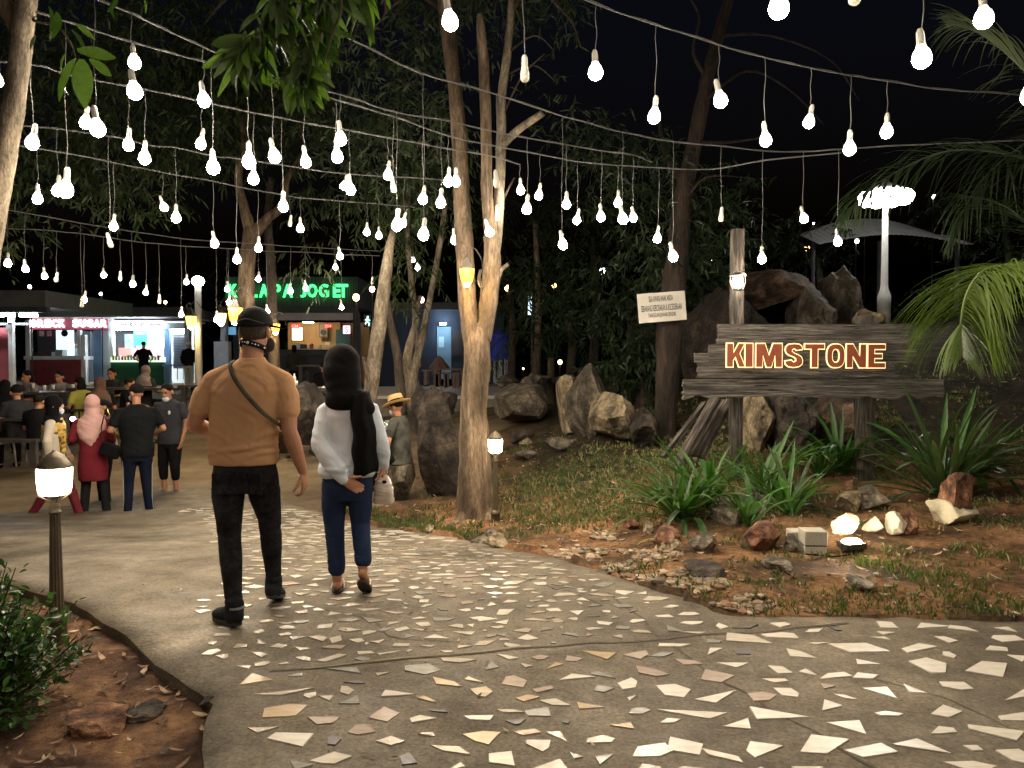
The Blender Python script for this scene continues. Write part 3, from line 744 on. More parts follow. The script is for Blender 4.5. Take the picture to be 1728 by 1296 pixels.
# the big forked tree
t = empty('forked_tree', P(800, 872, 8.5), label='big pale barked forked tree with a lantern, growing beside the path', cat='tree')
def sub(parent, o): o.matrix_parent_inverse = Matrix.Translation(parent.location).inverted(); return o
def T(parent, *a, **k): return sub(parent, trunk(parent, *a, **k))
T(t, 'trunk', [(808,900,92,8.5),(806,872,78,8.5),(802,820,60,8.5),(801,750,51,8.5),(800,690,45,8.5),(803,640,46,8.5),(805,600,45,8.5),(806,565,40,8.5),(806,545,20,8.5)], m_bark, n=22)
T(t, 'stem', [(800,600,30,8.5),(793,545,32,8.5),(787,490,30,8.5),(784,420,30,8.5),(779,330,28,8.55),(774,220,25,8.6),(764,120,23,8.7),(752,20,25,8.8),(740,-90,20,8.9)], m_bark, n=16)
T(t, 'stem', [(815,575,28,8.5),(824,510,30,8.5),(830,450,31,8.5),(829,400,24,8.48),(822,330,20,8.4),(820,220,19,8.4),(817,120,18,8.35),(812,60,16,8.3),(810,24,11,8.3)], m_bark, n=14)
T(t, 'stem', [(826,460,24,8.5),(838,400,19,8.5),(843,320,17,8.5),(846,240,16,8.5),(847,160,15,8.5),(856,90,14,8.5),(862,20,12,8.5),(866,-80,10,8.5)], m_bark_pale, n=12)
T(t, 'branch_stub', [(842,256,16,8.5),(856,236,14,8.45),(880,215,13,8.4),(916,191,11,8.3)], m_bark_pale, n=10)
T(t, 'branch_stub', [(838,470,12,8.5),(846,456,8,8.48),(857,446,7,8.45)], m_bark_pale, n=8)
T(t, 'root', [(790,860,26,8.45),(778,878,22,8.3),(762,890,16,8.1),(740,902,9,7.95)], m_bark, n=10)
T(t, 'root', [(812,850,30,8.45),(822,872,24,8.35),(838,892,14,8.2)], m_bark, n=10)
for q in [[(750,20,10,8.8),(700,-10,8,8.9),(650,20,5,9)], [(862,20,8,8.5),(900,-20,6,8.5),(960,30,4,8.5),(980,80,2,8.6)], [(856,90,5,8.5),(900,60,3,8.4),(930,80,2,8.4),(935,100,1.5,8.4)],
          [(843,350,6,8.5),(852,330,4,8.5),(868,300,3,8.5)], [(848,130,4,8.5),(900,110,3,8.6),(940,140,2,8.6)], [(847,200,4,8.5),(880,130,3,8.4),(920,90,2,8.4)]]:
    T(t, 'branch', q, m_bark_dark, n=6)
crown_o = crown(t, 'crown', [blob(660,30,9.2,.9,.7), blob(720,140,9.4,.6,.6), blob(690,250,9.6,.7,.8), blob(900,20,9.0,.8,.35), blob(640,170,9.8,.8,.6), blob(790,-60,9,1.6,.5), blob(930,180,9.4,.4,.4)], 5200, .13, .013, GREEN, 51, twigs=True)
sub(t, crown_o)
# leaning pale tree
t = empty('leaning_tree', P(622, 700, 11), label='pale trunk leaning right behind the woman in the white jumper', cat='tree')
T(t, 'trunk', [(618,720,28,11),(624,670,26,11),(632,610,25,11),(640,550,24,11),(648,490,23,11),(654,440,18,11),(661,400,12,11),(670,375,9,11),(676,350,6,11)], m_bark_pale, n=14)
T(t, 'branch', [(652,500,12,11),(658,540,13,11.05),(666,575,14,11.1),(672,610,15,11.1),(676,660,17,11.1),(678,700,19,11.1)], m_bark_dark, n=10)
T(t, 'branch_stub', [(626,650,10,10.95),(618,625,8,10.9),(613,602,4,10.9)], m_bark, n=8)
sub(t, crown(t, 'crown', [blob(650,300,11.4,.7,.5), blob(600,220,11.6,.9,.6)], 1500, .14, .014, GREEN, 52))
# many stemmed tree behind the hat
t = empty('many_stemmed_tree', P(690, 680, 12.6), label='tree with several thin diverging stems behind the seated person in the hat', cat='tree')
T(t, 'stem', [(684,700,26,12.6),(684,640,19,12.6),(690,590,15,12.6),(702,540,11,12.6),(696,490,9,12.6),(690,430,9,12.6),(688,380,8,12.6),(690,300,7,12.6)], m_bark_pale, n=10)
T(t, 'stem', [(692,690,24,12.6),(698,630,17,12.6),(712,570,13,12.6),(722,520,10,12.6),(734,460,10,12.6),(744,400,9,12.6),(752,340,8,12.6)], m_bark_pale, n=10)
T(t, 'stem', [(706,620,10,12.6),(704,580,9,12.6),(700,540,9,12.6),(710,500,6,12.5)], m_white if False else m_bark_pale, n=8)
sub(t, crown(t, 'crown', [blob(700,430,12.8,.5,.6), blob(720,320,12.8,.7,.8), blob(690,500,12.5,.25,.35), blob(640,350,13,.6,.6)], 2400, .16, .014, [m_leaf_olive, m_leaf_dark], 53, down=1.0))
# tree with a Y fork in front of the kiosk
t = empty('kiosk_tree', P(420, 640, 14), label='brown tree forking in a Y in front of the kiosk with green letters', cat='tree')
T(t, 'trunk', [(424,700,34,14),(420,600,30,14),(417,520,27,14),(417,440,26,14),(426,385,26,14)], m_bark, n=14)
T(t, 'branch', [(424,395,22,14),(412,350,16,14),(402,300,13,14),(412,240,11,14),(400,180,9,14)], m_bark, n=10)
T(t, 'branch', [(428,395,22,14),(450,370,16,14),(478,345,13,14),(486,300,10,14),(520,250,8,14)], m_bark, n=10)
T(t, 'stem', [(462,700,22,14.4),(463,600,19,14.4),(459,520,17,14.4),(457,440,16,14.4),(452,370,13,14.4),(458,300,11,14.4)], m_bark_dark, n=12)
sub(t, crown(t, 'crown', [blob(380,200,14.4,1.6,1.0), blob(480,180,14.6,1.4,1.0), blob(430,90,14.6,1.6,.8), blob(520,320,14.2,.6,.7), blob(545,430,14.0,.5,.55), blob(330,260,14.2,.7,.5), blob(500,440,14.2,.35,.3)], 6500, .19, .018, [m_leaf_olive, m_leaf_dark], 54, down=.9))
# far left tree with foliage behind the bulbs
t = empty('spreading_tree', P(150, 640, 13), label='leafy tree spreading behind the bulbs at the upper left', cat='tree')
T(t, 'trunk', [(-60,760,34,13),(-60,600,30,13),(-50,450,26,13),(-20,320,22,13),(40,250,14,13),(120,220,9,13),(200,240,5,13)], m_bark_dark, n=12)
sub(t, crown(t, 'crown', [blob(60,290,12.6,1.0,.9), blob(200,280,12.8,1.2,.8), blob(280,180,13,1.2,.9), blob(120,180,12.8,1.2,.8), blob(20,390,12.2,.5,.45), blob(240,60,13,1.5,.9), blob(60,100,13,1.3,.9), blob(230,330,12.9,.6,.35)], 9500, .17, .017, [m_leaf_olive, m_leaf_dark, m_leaf], 55, down=.7))
# the near trunk at the left edge
t = empty('near_tree', P(-10, 420, 5), label='pale mottled trunk leaning in at the left edge with a leafy sprig', cat='tree')
T(t, 'trunk', [(-60,900,48,5),(-40,600,42,5),(-18,420,36,5),(4,300,32,5),(20,200,33,5),(33,100,33,5),(45,0,33,5),(56,-90,30,5)], m_bark_pale, n=16)
T(t, 'branch', [(34,60,24,5),(14,20,26,5),(-10,-20,30,5),(-60,-80,26,5)], m_bark, n=12)
near_tree = t
# the tree with the notice
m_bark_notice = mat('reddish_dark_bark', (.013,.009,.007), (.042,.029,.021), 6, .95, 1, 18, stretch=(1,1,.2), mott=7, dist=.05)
t = empty('notice_tree', P(1125, 745, 10.6), label='dark straight tree carrying the white warning notice', cat='tree')
T(t, 'trunk', [(1118,770,42,10.6),(1122,730,36,10.6),(1124,680,37,10.6),(1128,620,42,10.6),(1131,540,43,10.6),(1142,440,38,10.6),(1152,340,31,10.6),(1172,240,26,10.6),(1192,140,22,10.7),(1212,60,19,10.8),(1240,-40,16,10.9)], m_bark_notice, n=16)
T(t, 'branch', [(1160,330,14,10.6),(1140,290,12,10.6),(1120,250,9,10.6),(1112,200,6,10.6)], m_bark_notice, n=8)
for q in [[(1200,140,10,10.7),(1170,90,6,10.7),(1180,30,4,10.7),(1160,-10,3,10.7)], [(1172,240,8,10.6),(1230,240,5,10.6),(1300,230,3,10.6)], [(1190,170,6,10.6),(1260,120,4,10.6),(1330,150,3,10.6),(1390,210,2,10.6)], [(1220,60,6,10.8),(1300,60,4,10.8),(1400,100,3,10.8),(1450,170,2,10.8)], [(1150,350,6,10.6),(1190,300,4,10.4),(1260,300,2,10.4)]]:
    T(t, 'branch', q, m_bark_notice, n=6)
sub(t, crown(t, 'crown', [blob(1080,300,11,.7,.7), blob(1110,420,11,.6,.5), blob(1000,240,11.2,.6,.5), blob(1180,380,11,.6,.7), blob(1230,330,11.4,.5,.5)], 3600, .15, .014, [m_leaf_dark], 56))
# dark bushes / trees beyond the garden
for i, (px, py, Y, rx, rz, lab) in enumerate([(1060,500,14,1.2,1.1,'dark leafy bush behind the white warning notice'), (960,520,17,1.6,1.3,'dim bushy tree behind the small white garden lamp'), (1180,470,14.5,1.0,.9,'dark bush left of the brown boulder on the heap'),
      (1000,400,18,2.2,1.2,'tall dim tree in the darkness above the boulders'), (860,470,19,1.3,1.6,'dim tree right of the forked trunk'), (1600,620,15,1.8,1.0,'dark bush behind the hanging palm frond'), (1380,420,18,2.0,.7,'low dim tree line beyond the boulder heap'),
      (1700,380,17,2.0,1.4,'dark tree at the right edge behind the palm'), (1080,600,12.2,.7,.5,'low dark shrub between the boulders')]):
    c = P(px, py, Y); g = soil(c.x, Y)
    t = empty('dim_tree', (c.x, Y, g), label=lab, cat='tree' if rz > .95 else 'bush')
    mb = MB(); mb.tube([(0,0,-.2), (.08,0,(c.z-g)*.6), (0,.05,c.z-g)], [.12,.09,.04], 8); mb.obj('trunk', m_bark_dark, t, True)
    rr = random.Random(i+900); bl = [((rr.uniform(-.5,.5)*rx, rr.uniform(-.4,.4)*rx, c.z-g+rr.uniform(-.5,.5)*rz), (rx*rr.uniform(.5,.75), rx*.5, rz*rr.uniform(.45,.7))) for k in range(5)]
    crown(t, 'crown', bl, 1500, .17, .02, [m_leaf_dark], 600+i)
# wood edge far behind: one mass
mb_b = []
rr = random.Random(5)
for i in range(26):
    x = -34+i*3.0+rr.uniform(-1, 1); y = rr.uniform(38, 46); mb_b.append(((x, y, rr.uniform(2.0, 4.5)), (2.6, 2, rr.uniform(2.2, 3.6))))
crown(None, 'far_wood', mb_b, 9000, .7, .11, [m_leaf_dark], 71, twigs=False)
o = bpy.data.objects['far_wood']; stuff(o, 'far dark wood beyond the food stalls, lost in the night', 'wood')

# large leaves near the lens ---------------------------------------------------
lv = []
for k, (cu, fo) in enumerate([(.15,.35), (.35,.25), (.05,.5), (.5,.2)]):
    for mi, mm in enumerate((m_leaf, m_leaf_bright, m_leaf_dark, m_leaf_yellow)):
        v, f = leaf_shape(1, .13, cu, fo, 6); mb = MB(); mb.add(v, f); lv.append(mb.mesh('leaf', mm, True))
def leaf_at(parent, p, d, L, kind, rr, fat=1.0):
    """kind 0 green 1 bright 2 dark 3 yellow"""
    me = lv[rr.randrange(4)*4+kind]; o = bpy.data.objects.new('leaf', me); link(o); o.parent = parent
    q = Vector(d).normalized().to_track_quat('X', 'Z'); o.rotation_mode = 'QUATERNION'
    o.rotation_quaternion = q @ Matrix.Rotation(rr.uniform(-1.5, 1.5), 3, 'X').to_quaternion()
    o.location = Vector(p)-(parent.location if parent.type == 'EMPTY' else Vector((0,0,0))); o.scale = (L, L*fat, L); return o
rr = random.Random(88)
sp_ = empty('leafy_branch', P(480, -60, 2.6), label='branch of long green leaves hanging in at the top left of the strings', cat='branch')
mains = [[(560,-160),(520,-60),(470,10),(430,60),(400,95)], [(560,-160),(560,-40),(540,40),(520,95),(500,130)], [(600,-140),(610,-20),(600,50),(585,90)], [(500,-120),(420,-40),(370,10),(345,40)], [(600,-120),(640,-30),(650,20),(632,45)], [(520,-80),(480,-10),(460,40),(455,90)], [(560,-60),(575,10),(560,60),(545,110)]]
cnt = 0
for bi, b_ in enumerate(mains):
    Yb = 2.55+.12*(bi % 3); pts = [P(x, y, Yb+.03*i) for i, (x, y) in enumerate(b_)]; pts = [Vector(q) for q in spline([tuple(p) for p in pts], 6)]
    mb = MB(); mb.tube([p-sp_.location for p in pts], [lerp(.007, .0022, i/(len(pts)-1)) for i in range(len(pts))], 6); mb.obj('twig', m_bark_dark, sp_, True)
    for i, p in enumerate(pts):
        for k in range(6 if i > 4 else 2):
            side = Vector((rr.gauss(0, .8), rr.gauss(0, .8), rr.gauss(-1.0, .35))); L = rr.uniform(.085, .16)
            kind = rr.choice((0,0,0,2,1,1)) if bi not in (2, 4) else rr.choice((0,1,1,0))
            if cnt > 285: break
            leaf_at(sp_, p+Vector((rr.gauss(0,.012), rr.gauss(0,.02), rr.gauss(0,.01))), side, L, kind, rr, rr.uniform(.75, 1.1)); cnt += 1
br = MB(); pts = [P(60,30,5), P(58,35,4.4), P(95,45,4.0), P(118,70,3.9), P(128,98,3.9)]; pts = [Vector(q) for q in spline([tuple(p) for p in pts], 6)]
br.tube([p-near_tree.location for p in pts], [lerp(.010, .003, i/(len(pts)-1)) for i in range(len(pts))], 6); bo = br.obj('sprig', m_bark_pale, near_tree, True)
def L2(px0, py0, px1, py1, kind, fat=1.2, Y=3.9):
    a = P(px0, py0, Y); b_ = P(px1, py1, Y+rr.uniform(-.1, .1)); o = leaf_at(near_tree, a, b_-a, (b_-a).length, kind, rr, fat)
for q in [(128,100,88,166,0,1.4),(138,100,143,180,0,1.5),(150,100,194,130,0,1.1),(130,85,198,95,0,1.3),(112,90,78,144,0,1.1),(120,50,152,76,2,1.2),(95,20,105,70,2,1.5),(82,10,100,50,2,1.4),(60,60,50,80,0,.8),(92,50,80,62,0,1),(128,40,160,66,0,1),(190,0,182,24,2,1.2),(200,-10,186,22,2,1.2),(240,-12,248,22,1,.8)]: L2(*q)

# ---------------------------------------------------------------- palms
def frond(parent, name, rach, Ls, m, n=46, seed=1, droop=.5, w=.012, spread=1.0, both=True, bend=(0,0,0)):
    rr = random.Random(seed); pts = [Vector(q) for q in spline([tuple(p) for p in rach], 10)]; mb = MB()
    off = parent.location if parent else Vector((0,0,0)); N_ = len(pts)
    mb.tube([p-off for p in pts], [lerp(.016, .004, i/(N_-1)) for i in range(N_)], 6)
    for i in range(n):
        t = (i+.5)/n; k = t*(N_-1); a = int(k); p = pts[a].lerp(pts[min(N_-1, a+1)], k-a); tg = (pts[min(N_-1, a+1)]-pts[max(0, a-1)]).normalized()
        up = Vector((0, 0, 1)); sd = tg.cross(up)
        if sd.length < .3: sd = Vector((1, .3, 0))
        sd.normalize(); L = Ls*math.sin(math.pi*min(.98, .12+t*.86))**.45*rr.uniform(.85, 1.1)*(1 if t < .8 else 1-.5*(t-.8)/.2)
        for s in (-1, 1):
            d0 = (tg*.75+sd*s*spread+up*.1+Vector((rr.gauss(0,.12), rr.gauss(0,.12), rr.gauss(0,.10)))).normalized(); q = p.copy(); dr_ = droop*rr.uniform(.6, 1.3); d = d0.copy(); prev = None; vs = []
            seg = 6
            for j in range(seg+1):
                u = j/seg; ww = w*(1-.92*u**2)*(.5+.5*min(1, u*6)); nrm = d.cross(Vector((0, 0, 1)))
                nrm = nrm.normalized() if nrm.length > .05 else sd
                vs += [q-nrm*ww-off, q+nrm*ww-off]
                q = q+d*(L/seg); d = (d+Vector((bend[0], bend[1], -dr_/seg*2.2+bend[2]))*1.0).normalized()
            mb.add(vs, [(2*j, 2*j+1, 2*j+3, 2*j+2) for j in range(seg)])
    return mb.obj(name, m, parent)
t = empty('coconut_palm', (4.6, 5.2, .05), label='coconut palm just off the right edge whose fronds arch into view', cat='palm')
mb = MB(); mb.tube([(0,0,-.2), (.05,0,.5), (0,0,1.2), (-.1,0,1.9)], [.20,.15,.13,.12], 14); mb.obj('trunk', m_bark_dark, t, True)
frond(t, 'frond', [P(1880,560,5.2), P(1800,480,5.0), P(1720,450,4.8), P(1664,456,4.65), P(1634,490,4.6), P(1622,540,4.55), P(1624,600,4.5)], .62, m_palm, n=230, seed=3, droop=.8, w=.0062, spread=.95)
frond(t, 'frond', [P(1900,500,5.6), P(1850,330,5.8), P(1740,270,6.2), P(1600,255,6.6), P(1480,310,7.0), P(1420,370,7.2)], .8, m_leaf_dark, n=80, seed=4, droop=.55, w=.010)  # dimmer light on this and the next fronds is put into darker leaf colours
frond(t, 'frond', [P(1900,460,5.4), P(1840,250,5.4), P(1740,130,5.5), P(1660,60,5.7), P(1600,40,5.8)], .7, m_leaf_olive, n=70, seed=5, droop=.45, w=.008)
frond(t, 'frond', [P(1900,480,5.6), P(1880,300,5.9), P(1800,210,6.4), P(1660,300,7), P(1600,420,7.2)], .8, m_leaf_dark, n=60, seed=6, droop=.6, w=.010)
frond(t, 'frond', [P(1920,600,5.4), P(1880,520,5.6), P(1800,440,5.9), P(1700,350,6.4), P(1620,330,6.8)], .75, m_leaf_dark, n=60, seed=7, droop=.6, w=.010)
t = empty('small_palm', (P(930,640,16).x, 16, .55), label='small dark palm drooping over the boulders right of the blue parasol', cat='palm')
mb = MB(); mb.tube([(0,0,-.1), (0,0,1.0)], [.09,.07], 8); mb.obj('trunk', m_bark_dark, t, True)
for k in range(9):
    a = k*.7+.3; c = Vector((t.location.x, 16, 1.5)); e = Vector((math.cos(a), math.sin(a)*.8, 0))
    frond(t, 'frond', [c, c+e*.35+Vector((0,0,.5)), c+e*.9+Vector((0,0,.55)), c+e*1.35+Vector((0,0,.1)), c+e*1.5+Vector((0,0,-.3))], .4, m_leaf_dark, n=26, seed=40+k, w=.012)
t = empty('slim_palm', (P(905,640,17.5).x, 17.5, .6), label='tall slim palm whose thin trunk rises beside the upright light strip', cat='palm')
mb = MB(); mb.tube([(0,0,-.1), (.05,0,2), (-.02,0,4.0)], [.10,.07,.06], 8); mb.obj('trunk', m_bark, t, True)
for k in range(9):
    a = k*.7; c = Vector((t.location.x, 17.5, 4.5)); e = Vector((math.cos(a), math.sin(a)*.8, 0))
    frond(t, 'frond', [c, c+e*.4+Vector((0,0,.5)), c+e*1.1+Vector((0,0,.5)), c+e*1.7+Vector((0,0,-.1)), c+e*1.9+Vector((0,0,-.6))], .5, m_leaf_dark, n=24, seed=60+k, w=.014)

# ---------------------------------------------------------------- strap leaved plants
sl = []
for k in range(6):
    v = []; f = []; n = 9; cu = .08+.16*k
    p = Vector((0, 0, 0)); d = Vector((.25, 0, 1)).normalized()
    for i in range(n+1):
        tt = i/n; w = .034*(.55+.45*min(1, tt*4))*(1-max(0, tt-.72)/.28*.93); v += [(p.x, -w, p.z+w*.0), (p.x+w*.25, 0, p.z-w*.3), (p.x, w, p.z)]
        p = p+d/n; d = (d+Vector((cu*.22, 0, -cu*.30*tt*1.5))).normalized()
    for i in range(n):
        a = i*3; f += [(a, a+1, a+4, a+3), (a+1, a+2, a+5, a+4)]
    for mm in (m_lily, m_leaf, m_leaf_yellow):
        mb = MB(); mb.add(v, f); sl.append(mb.mesh('leaf', mm, True))
def lily(px, py, Y, n, L, label, seed, bright=0, tilt=.35):
    rr = random.Random(seed); c = GH(px, py); L = L*1.42*c.y/Y; n = int(n*1.5); Y = c.y; z = gz(c.x, Y); t = empty('strap_leaf_plant', (c.x, Y, z), label=label, cat='plant', group='strap leaved plants in the flower bed')
    for i in range(n):
        a = rr.uniform(0, 6.28); tl = abs(rr.gauss(0, tilt)); k = rr.randrange(6); mm = 1 if rr.random() < bright else 0
        if rr.random() < .004: mm = 2
        o = new_obj('leaf', sl[k*3+mm], t, (rr.gauss(0, .035), rr.gauss(0, .03), -.02)); l = L*rr.uniform(.6, 1.15)
        o.scale = (l, l*.95*rr.uniform(.8, 1.15)*(.62/max(L, .3))**.3, l); o.rotation_mode = 'XYZ'
        o.rotation_euler = (rr.gauss(0, .12), tl, a)
    return t
lily(1150, 880, 6.75, 34, .55, 'biggest clump of dark strap leaves, at the left end of the flower bed', 1, .25)
lily(1195, 858, 7.2, 24, .55, 'strap leaved clump against the left sign post', 2, .1)
lily(1262, 888, 6.6, 20, .42, 'strap leaved clump just left of the orange brown stone', 3, .3, .3)
lily(1330, 868, 7.1, 22, .50, 'strap leaved clump with one bright broad leaf in the middle of the bed', 4, .35)
lily(1290, 840, 7.7, 18, .55, 'dim strap leaved clump behind the middle of the bed', 5, .0)
lily(1420, 800, 8.6, 20, .6, 'dim strap leaved clump behind the right sign post', 6, .0)
lily(1592, 838, 7.05, 40, .74, 'floodlit bright green clump behind the rusty capped stone', 7, .75, .42)
lily(1645, 800, 8.0, 18, .7, 'dim strap leaved clump at the right edge', 8, .0, .6)
lily(1380, 808, 8.2, 16, .5, 'low dim strap leaved clump between the sign posts', 9, .0)
o = new_obj('leaf', sl[2*3+2], None, P(1122, 872, 6.3)); o.name = 'yellow_leaf'
c = P(1075, 918, 6.2); o.location = (c.x, 6.2, gz(c.x, 6.2)+.03); o.scale = (.25, .28, .25); o.rotation_euler = (0, .9, .5)
tag(o, 'single yellowed strap leaf lying on the gravel at the bed edge', 'leaf')

# ---------------------------------------------------------------- shrub bottom left
rr = random.Random(17); c = P(10, 1130, 3.6)
t = empty('garden_shrub', (-2.36, 3.32, -.13), label='dense dark green shrub with small glossy leaves at the bottom left corner', cat='shrub')
m_sh = [mat('shrub_leaf', (.03,.085,.022), (.07,.15,.04), 6, .35, trans=.25), mat('shrub_leaf_deep', (.015,.045,.014), (.04,.08,.025), 6, .4, trans=.2)]
v, f = leaf_shape(1, .27, .1, .35, 4); slm = []
for mm in m_sh: mb = MB(); mb.add(v, f); slm.append(mb.mesh('leaf', mm, True))
tw = MB(); rest = MB(); k = 0; tips = []
for i in range(300):
    a = rr.uniform(0, 6.28); el = rr.uniform(.0, 1.45); Lr = rr.uniform(.34, .54)*(.85+.15*math.sin(el))*(1+.25*noise.noise(Vector((math.cos(a)*2, math.sin(a)*2, el*2)))); sx = .92
    e = Vector((math.cos(a)*math.cos(el)*Lr*sx, math.sin(a)*math.cos(el)*Lr, math.sin(el)*Lr*1.15+.08)); b_ = e*.25
    tw.tube([Vector((0,0,0))+b_*.3, b_+Vector((rr.gauss(0,.02),)*3), e], [.006, .004, .002], 4, cap=False); tips.append(e)
tw.obj('twigs', m_bark_dark, t)['kind'] = 'stuff'
tips.sort(key=lambda e: e.y-e.z*.5)
for ti, e in enumerate(tips):
    for j in range(16):
        u = 1-.045*j*rr.uniform(.5, 1.3); p = e*u+Vector((rr.gauss(0,.015), rr.gauss(0,.015), rr.gauss(0,.012))); d = (e.normalized()*.6+Vector((rr.gauss(0,.8), rr.gauss(0,.8), rr.gauss(.15,.6)))).normalized(); L = rr.uniform(.026, .052)
        q = d.to_track_quat('X', 'Z') @ Matrix.Rotation(rr.uniform(-.8, .8), 3, 'X').to_quaternion(); mi = rr.random() < .5
        if k < 295 and j < 7:
            o = new_obj('leaf', slm[mi], t, p); o.rotation_mode = 'QUATERNION'; o.rotation_quaternion = q; o.scale = (L,)*3; k += 1
        else:
            M_ = q.to_matrix()*L; rest.cur = int(mi); rest.add([M_ @ Vector(w)+p for w in v], f)
o = rest.obj('foliage', m_sh, t); o['kind'] = 'stuff'
# ================================================================== TEXT
def text_mesh(s, h, depth=0.0, offset=0.0, mt=None, width=None, name='letter', shear=0, spacing=1.0):
    cu = bpy.data.curves.new('t', 'FONT'); cu.body = s; cu.size = 1; cu.extrude = 0; cu.offset = offset; cu.align_x = 'CENTER'; cu.align_y = 'CENTER'; cu.resolution_u = 3; cu.shear = shear; cu.space_character = spacing
    o = bpy.data.objects.new('t', cu); link(o); dg = bpy.context.evaluated_depsgraph_get(); me = bpy.data.meshes.new_from_object(o.evaluated_get(dg)); bpy.data.objects.remove(o)
    xs = [v.co.x for v in me.vertices]; ys = [v.co.y for v in me.vertices]; k = h/(max(ys)-min(ys)); kx = (width/(max(xs)-min(xs))) if width else k
    mx, my = (max(xs)+min(xs))/2, (max(ys)+min(ys))/2
    bm = bmesh.new(); bm.from_mesh(me); bmesh.ops.remove_doubles(bm, verts=bm.verts, dist=1e-5)
    for v in bm.verts: v.co = Vector(((v.co.x-mx)*kx, 0, (v.co.y-my)*k))
    if depth:
        r = bmesh.ops.extrude_face_region(bm, geom=bm.faces[:]); 
        for v in [g for g in r['geom'] if isinstance(g, bmesh.types.BMVert)]: v.co.y -= depth
        bmesh.ops.recalc_face_normals(bm, faces=bm.faces)
    bm.to_mesh(me); bm.free(); me.materials.clear(); me.materials.append(mt); me.name = name
    return me
def plank(parent, name, x0, x1, z0, z1, y, th, m, seed, ragl=.0, ragr=.0, ragb=.0, n=60, tilt=0, top=0):
    """A split board with uneven edges, local to the parent."""
    rr = random.Random(seed); o_ = Vector((seed*5.1, 0, 0)); mb = MB(); up = []; dn = []
    for i in range(n+1):
        t = i/n; x = lerp(x0, x1, t); zt = z1+noise.noise(Vector((x*6, 0, 0))+o_)*(.006+top)+tilt*(t-.5); zb = z0+noise.noise(Vector((x*7, 3, 0))+o_)*(.008+ragb)-abs(noise.noise(Vector((x*2.3, 7, 0))+o_))*ragb*1.6+tilt*(t-.5)
        up.append((x, zt)); dn.append((x, zb))
    def end(side, rag, xe, zt, zb):
        out = []; k = 9
        for i in range(1, k):
            t = i/k; z = lerp(zt, zb, t); out.append((xe+side*abs(noise.noise(Vector((z*22, side*3, 1))+o_))*rag-side*rr.uniform(0, rag*.5), z))
        return out
    R_ = end(1, ragr, x1, up[-1][1], dn[-1][1]); L_ = end(-1, ragl, x0, dn[0][1], up[0][1])
    poly = up+R_+dn[::-1]+L_; k = len(poly)
    fr = [(p[0], y-th/2+noise.noise(Vector((p[0]*9, p[1]*20, seed)))*.004, p[1]) for p in poly]; bk = [(p[0], y+th/2, p[1]) for p in poly]
    mb.v = fr+bk
    tri = geometry.tessellate_polygon([[Vector((p[0], p[1], 0)) for p in poly]])
    for a in tri:
        mb.f.append(tuple(a)); mb.f.append(tuple(q+k for q in a[::-1]))
    for i in range(k): mb.f.append((i, (i+1) % k, (i+1) % k+k, i+k))
    mb.m = [0]*len(mb.f); o = mb.obj(name, m, parent)
    bm = bmesh.new(); bm.from_mesh(o.data); bmesh.ops.recalc_face_normals(bm, faces=bm.faces); bm.to_mesh(o.data); bm.free(); return o

# ================================================================== THE NAME BOARD
SY = 8.0
sg = P(1360, 818, SY); S0 = Vector((sg.x, SY, sg.z))
t = empty('name_board', S0, label='rustic board of weathered planks on two posts with the lettering KIMSTONE', cat='sign')
def SX(px): return (px-864)/FPX*SY-S0.x
def SZ(py): return P(1360, py, SY).z-S0.z
px_m = SY/FPX
def post(px, w, py0, py1, seed, dy):
    mb = MB(); x = SX(px); h0, h1 = SZ(py1)-.35, SZ(py0); n = 14; wd = w*px_m
    ring = []
    for i in range(n+1):
        z = lerp(h0, h1, i/n); q = []
        for k, (a, b_) in enumerate(((-1,-1),(-.1,-1.08),(1,-1),(1.05,.1),(1,1),(0,1.05),(-1,1),(-1.06,0))):
            q.append((x+a*wd/2*(1+.09*noise.noise(Vector((z*3, k, seed)))), dy+b_*wd/2*(1+.09*noise.noise(Vector((z*3, k+9, seed)))), z+(noise.noise(Vector((k*2, seed, 1)))*.04 if i == n else 0)))
        ring += q
    fs = [(i*8+k, i*8+(k+1) % 8, (i+1)*8+(k+1) % 8, (i+1)*8+k) for i in range(n) for k in range(8)]+[tuple(range(7, -1, -1)), tuple(n*8+k for k in range(8))]
    mb.add(ring, fs); return mb.obj('post', m_post, t)
post(1248, 19, 384, 815, 1, .12); post(1469, 25, 532, 820, 2, .12)
BY = .0
plank(t, 'plank', SX(1210), SX(1531), SZ(581), SZ(547), BY, .05, m_wood, 3, .03, .05, 0)
plank(t, 'plank', SX(1195), SX(1545), SZ(612), SZ(582), BY+.004, .05, m_wood, 4, .03, .10, 0)
plank(t, 'plank', SX(1176), SX(1512), SZ(638), SZ(613), BY, .05, m_wood, 5, .04, .10, 0)
plank(t, 'plank', SX(1172), SX(1200), SZ(612), SZ(596), BY+.02, .04, m_wood, 9, .02, .02, 0, n=12)
plank(t, 'lower_plank', SX(1150), SX(1586), SZ(668), SZ(640), BY-.05, .07, m_wood, 6, .05, .02, .035, top=.004)
m_nail = mat('nail_rust', (.03,.018,.012), (.06,.035,.02), 20, .7)
for px, py in ((1244,556),(1251,573),(1246,598),(1250,627),(1466,557),(1470,596),(1467,628)):
    mb = MB(); mb.ell((0,0,0), (.008,.004,.008), n=8, m=5); mb.obj('nail', m_nail, t, loc=(SX(px), BY-.030, SZ(py)))
rs_ = random.Random(12)
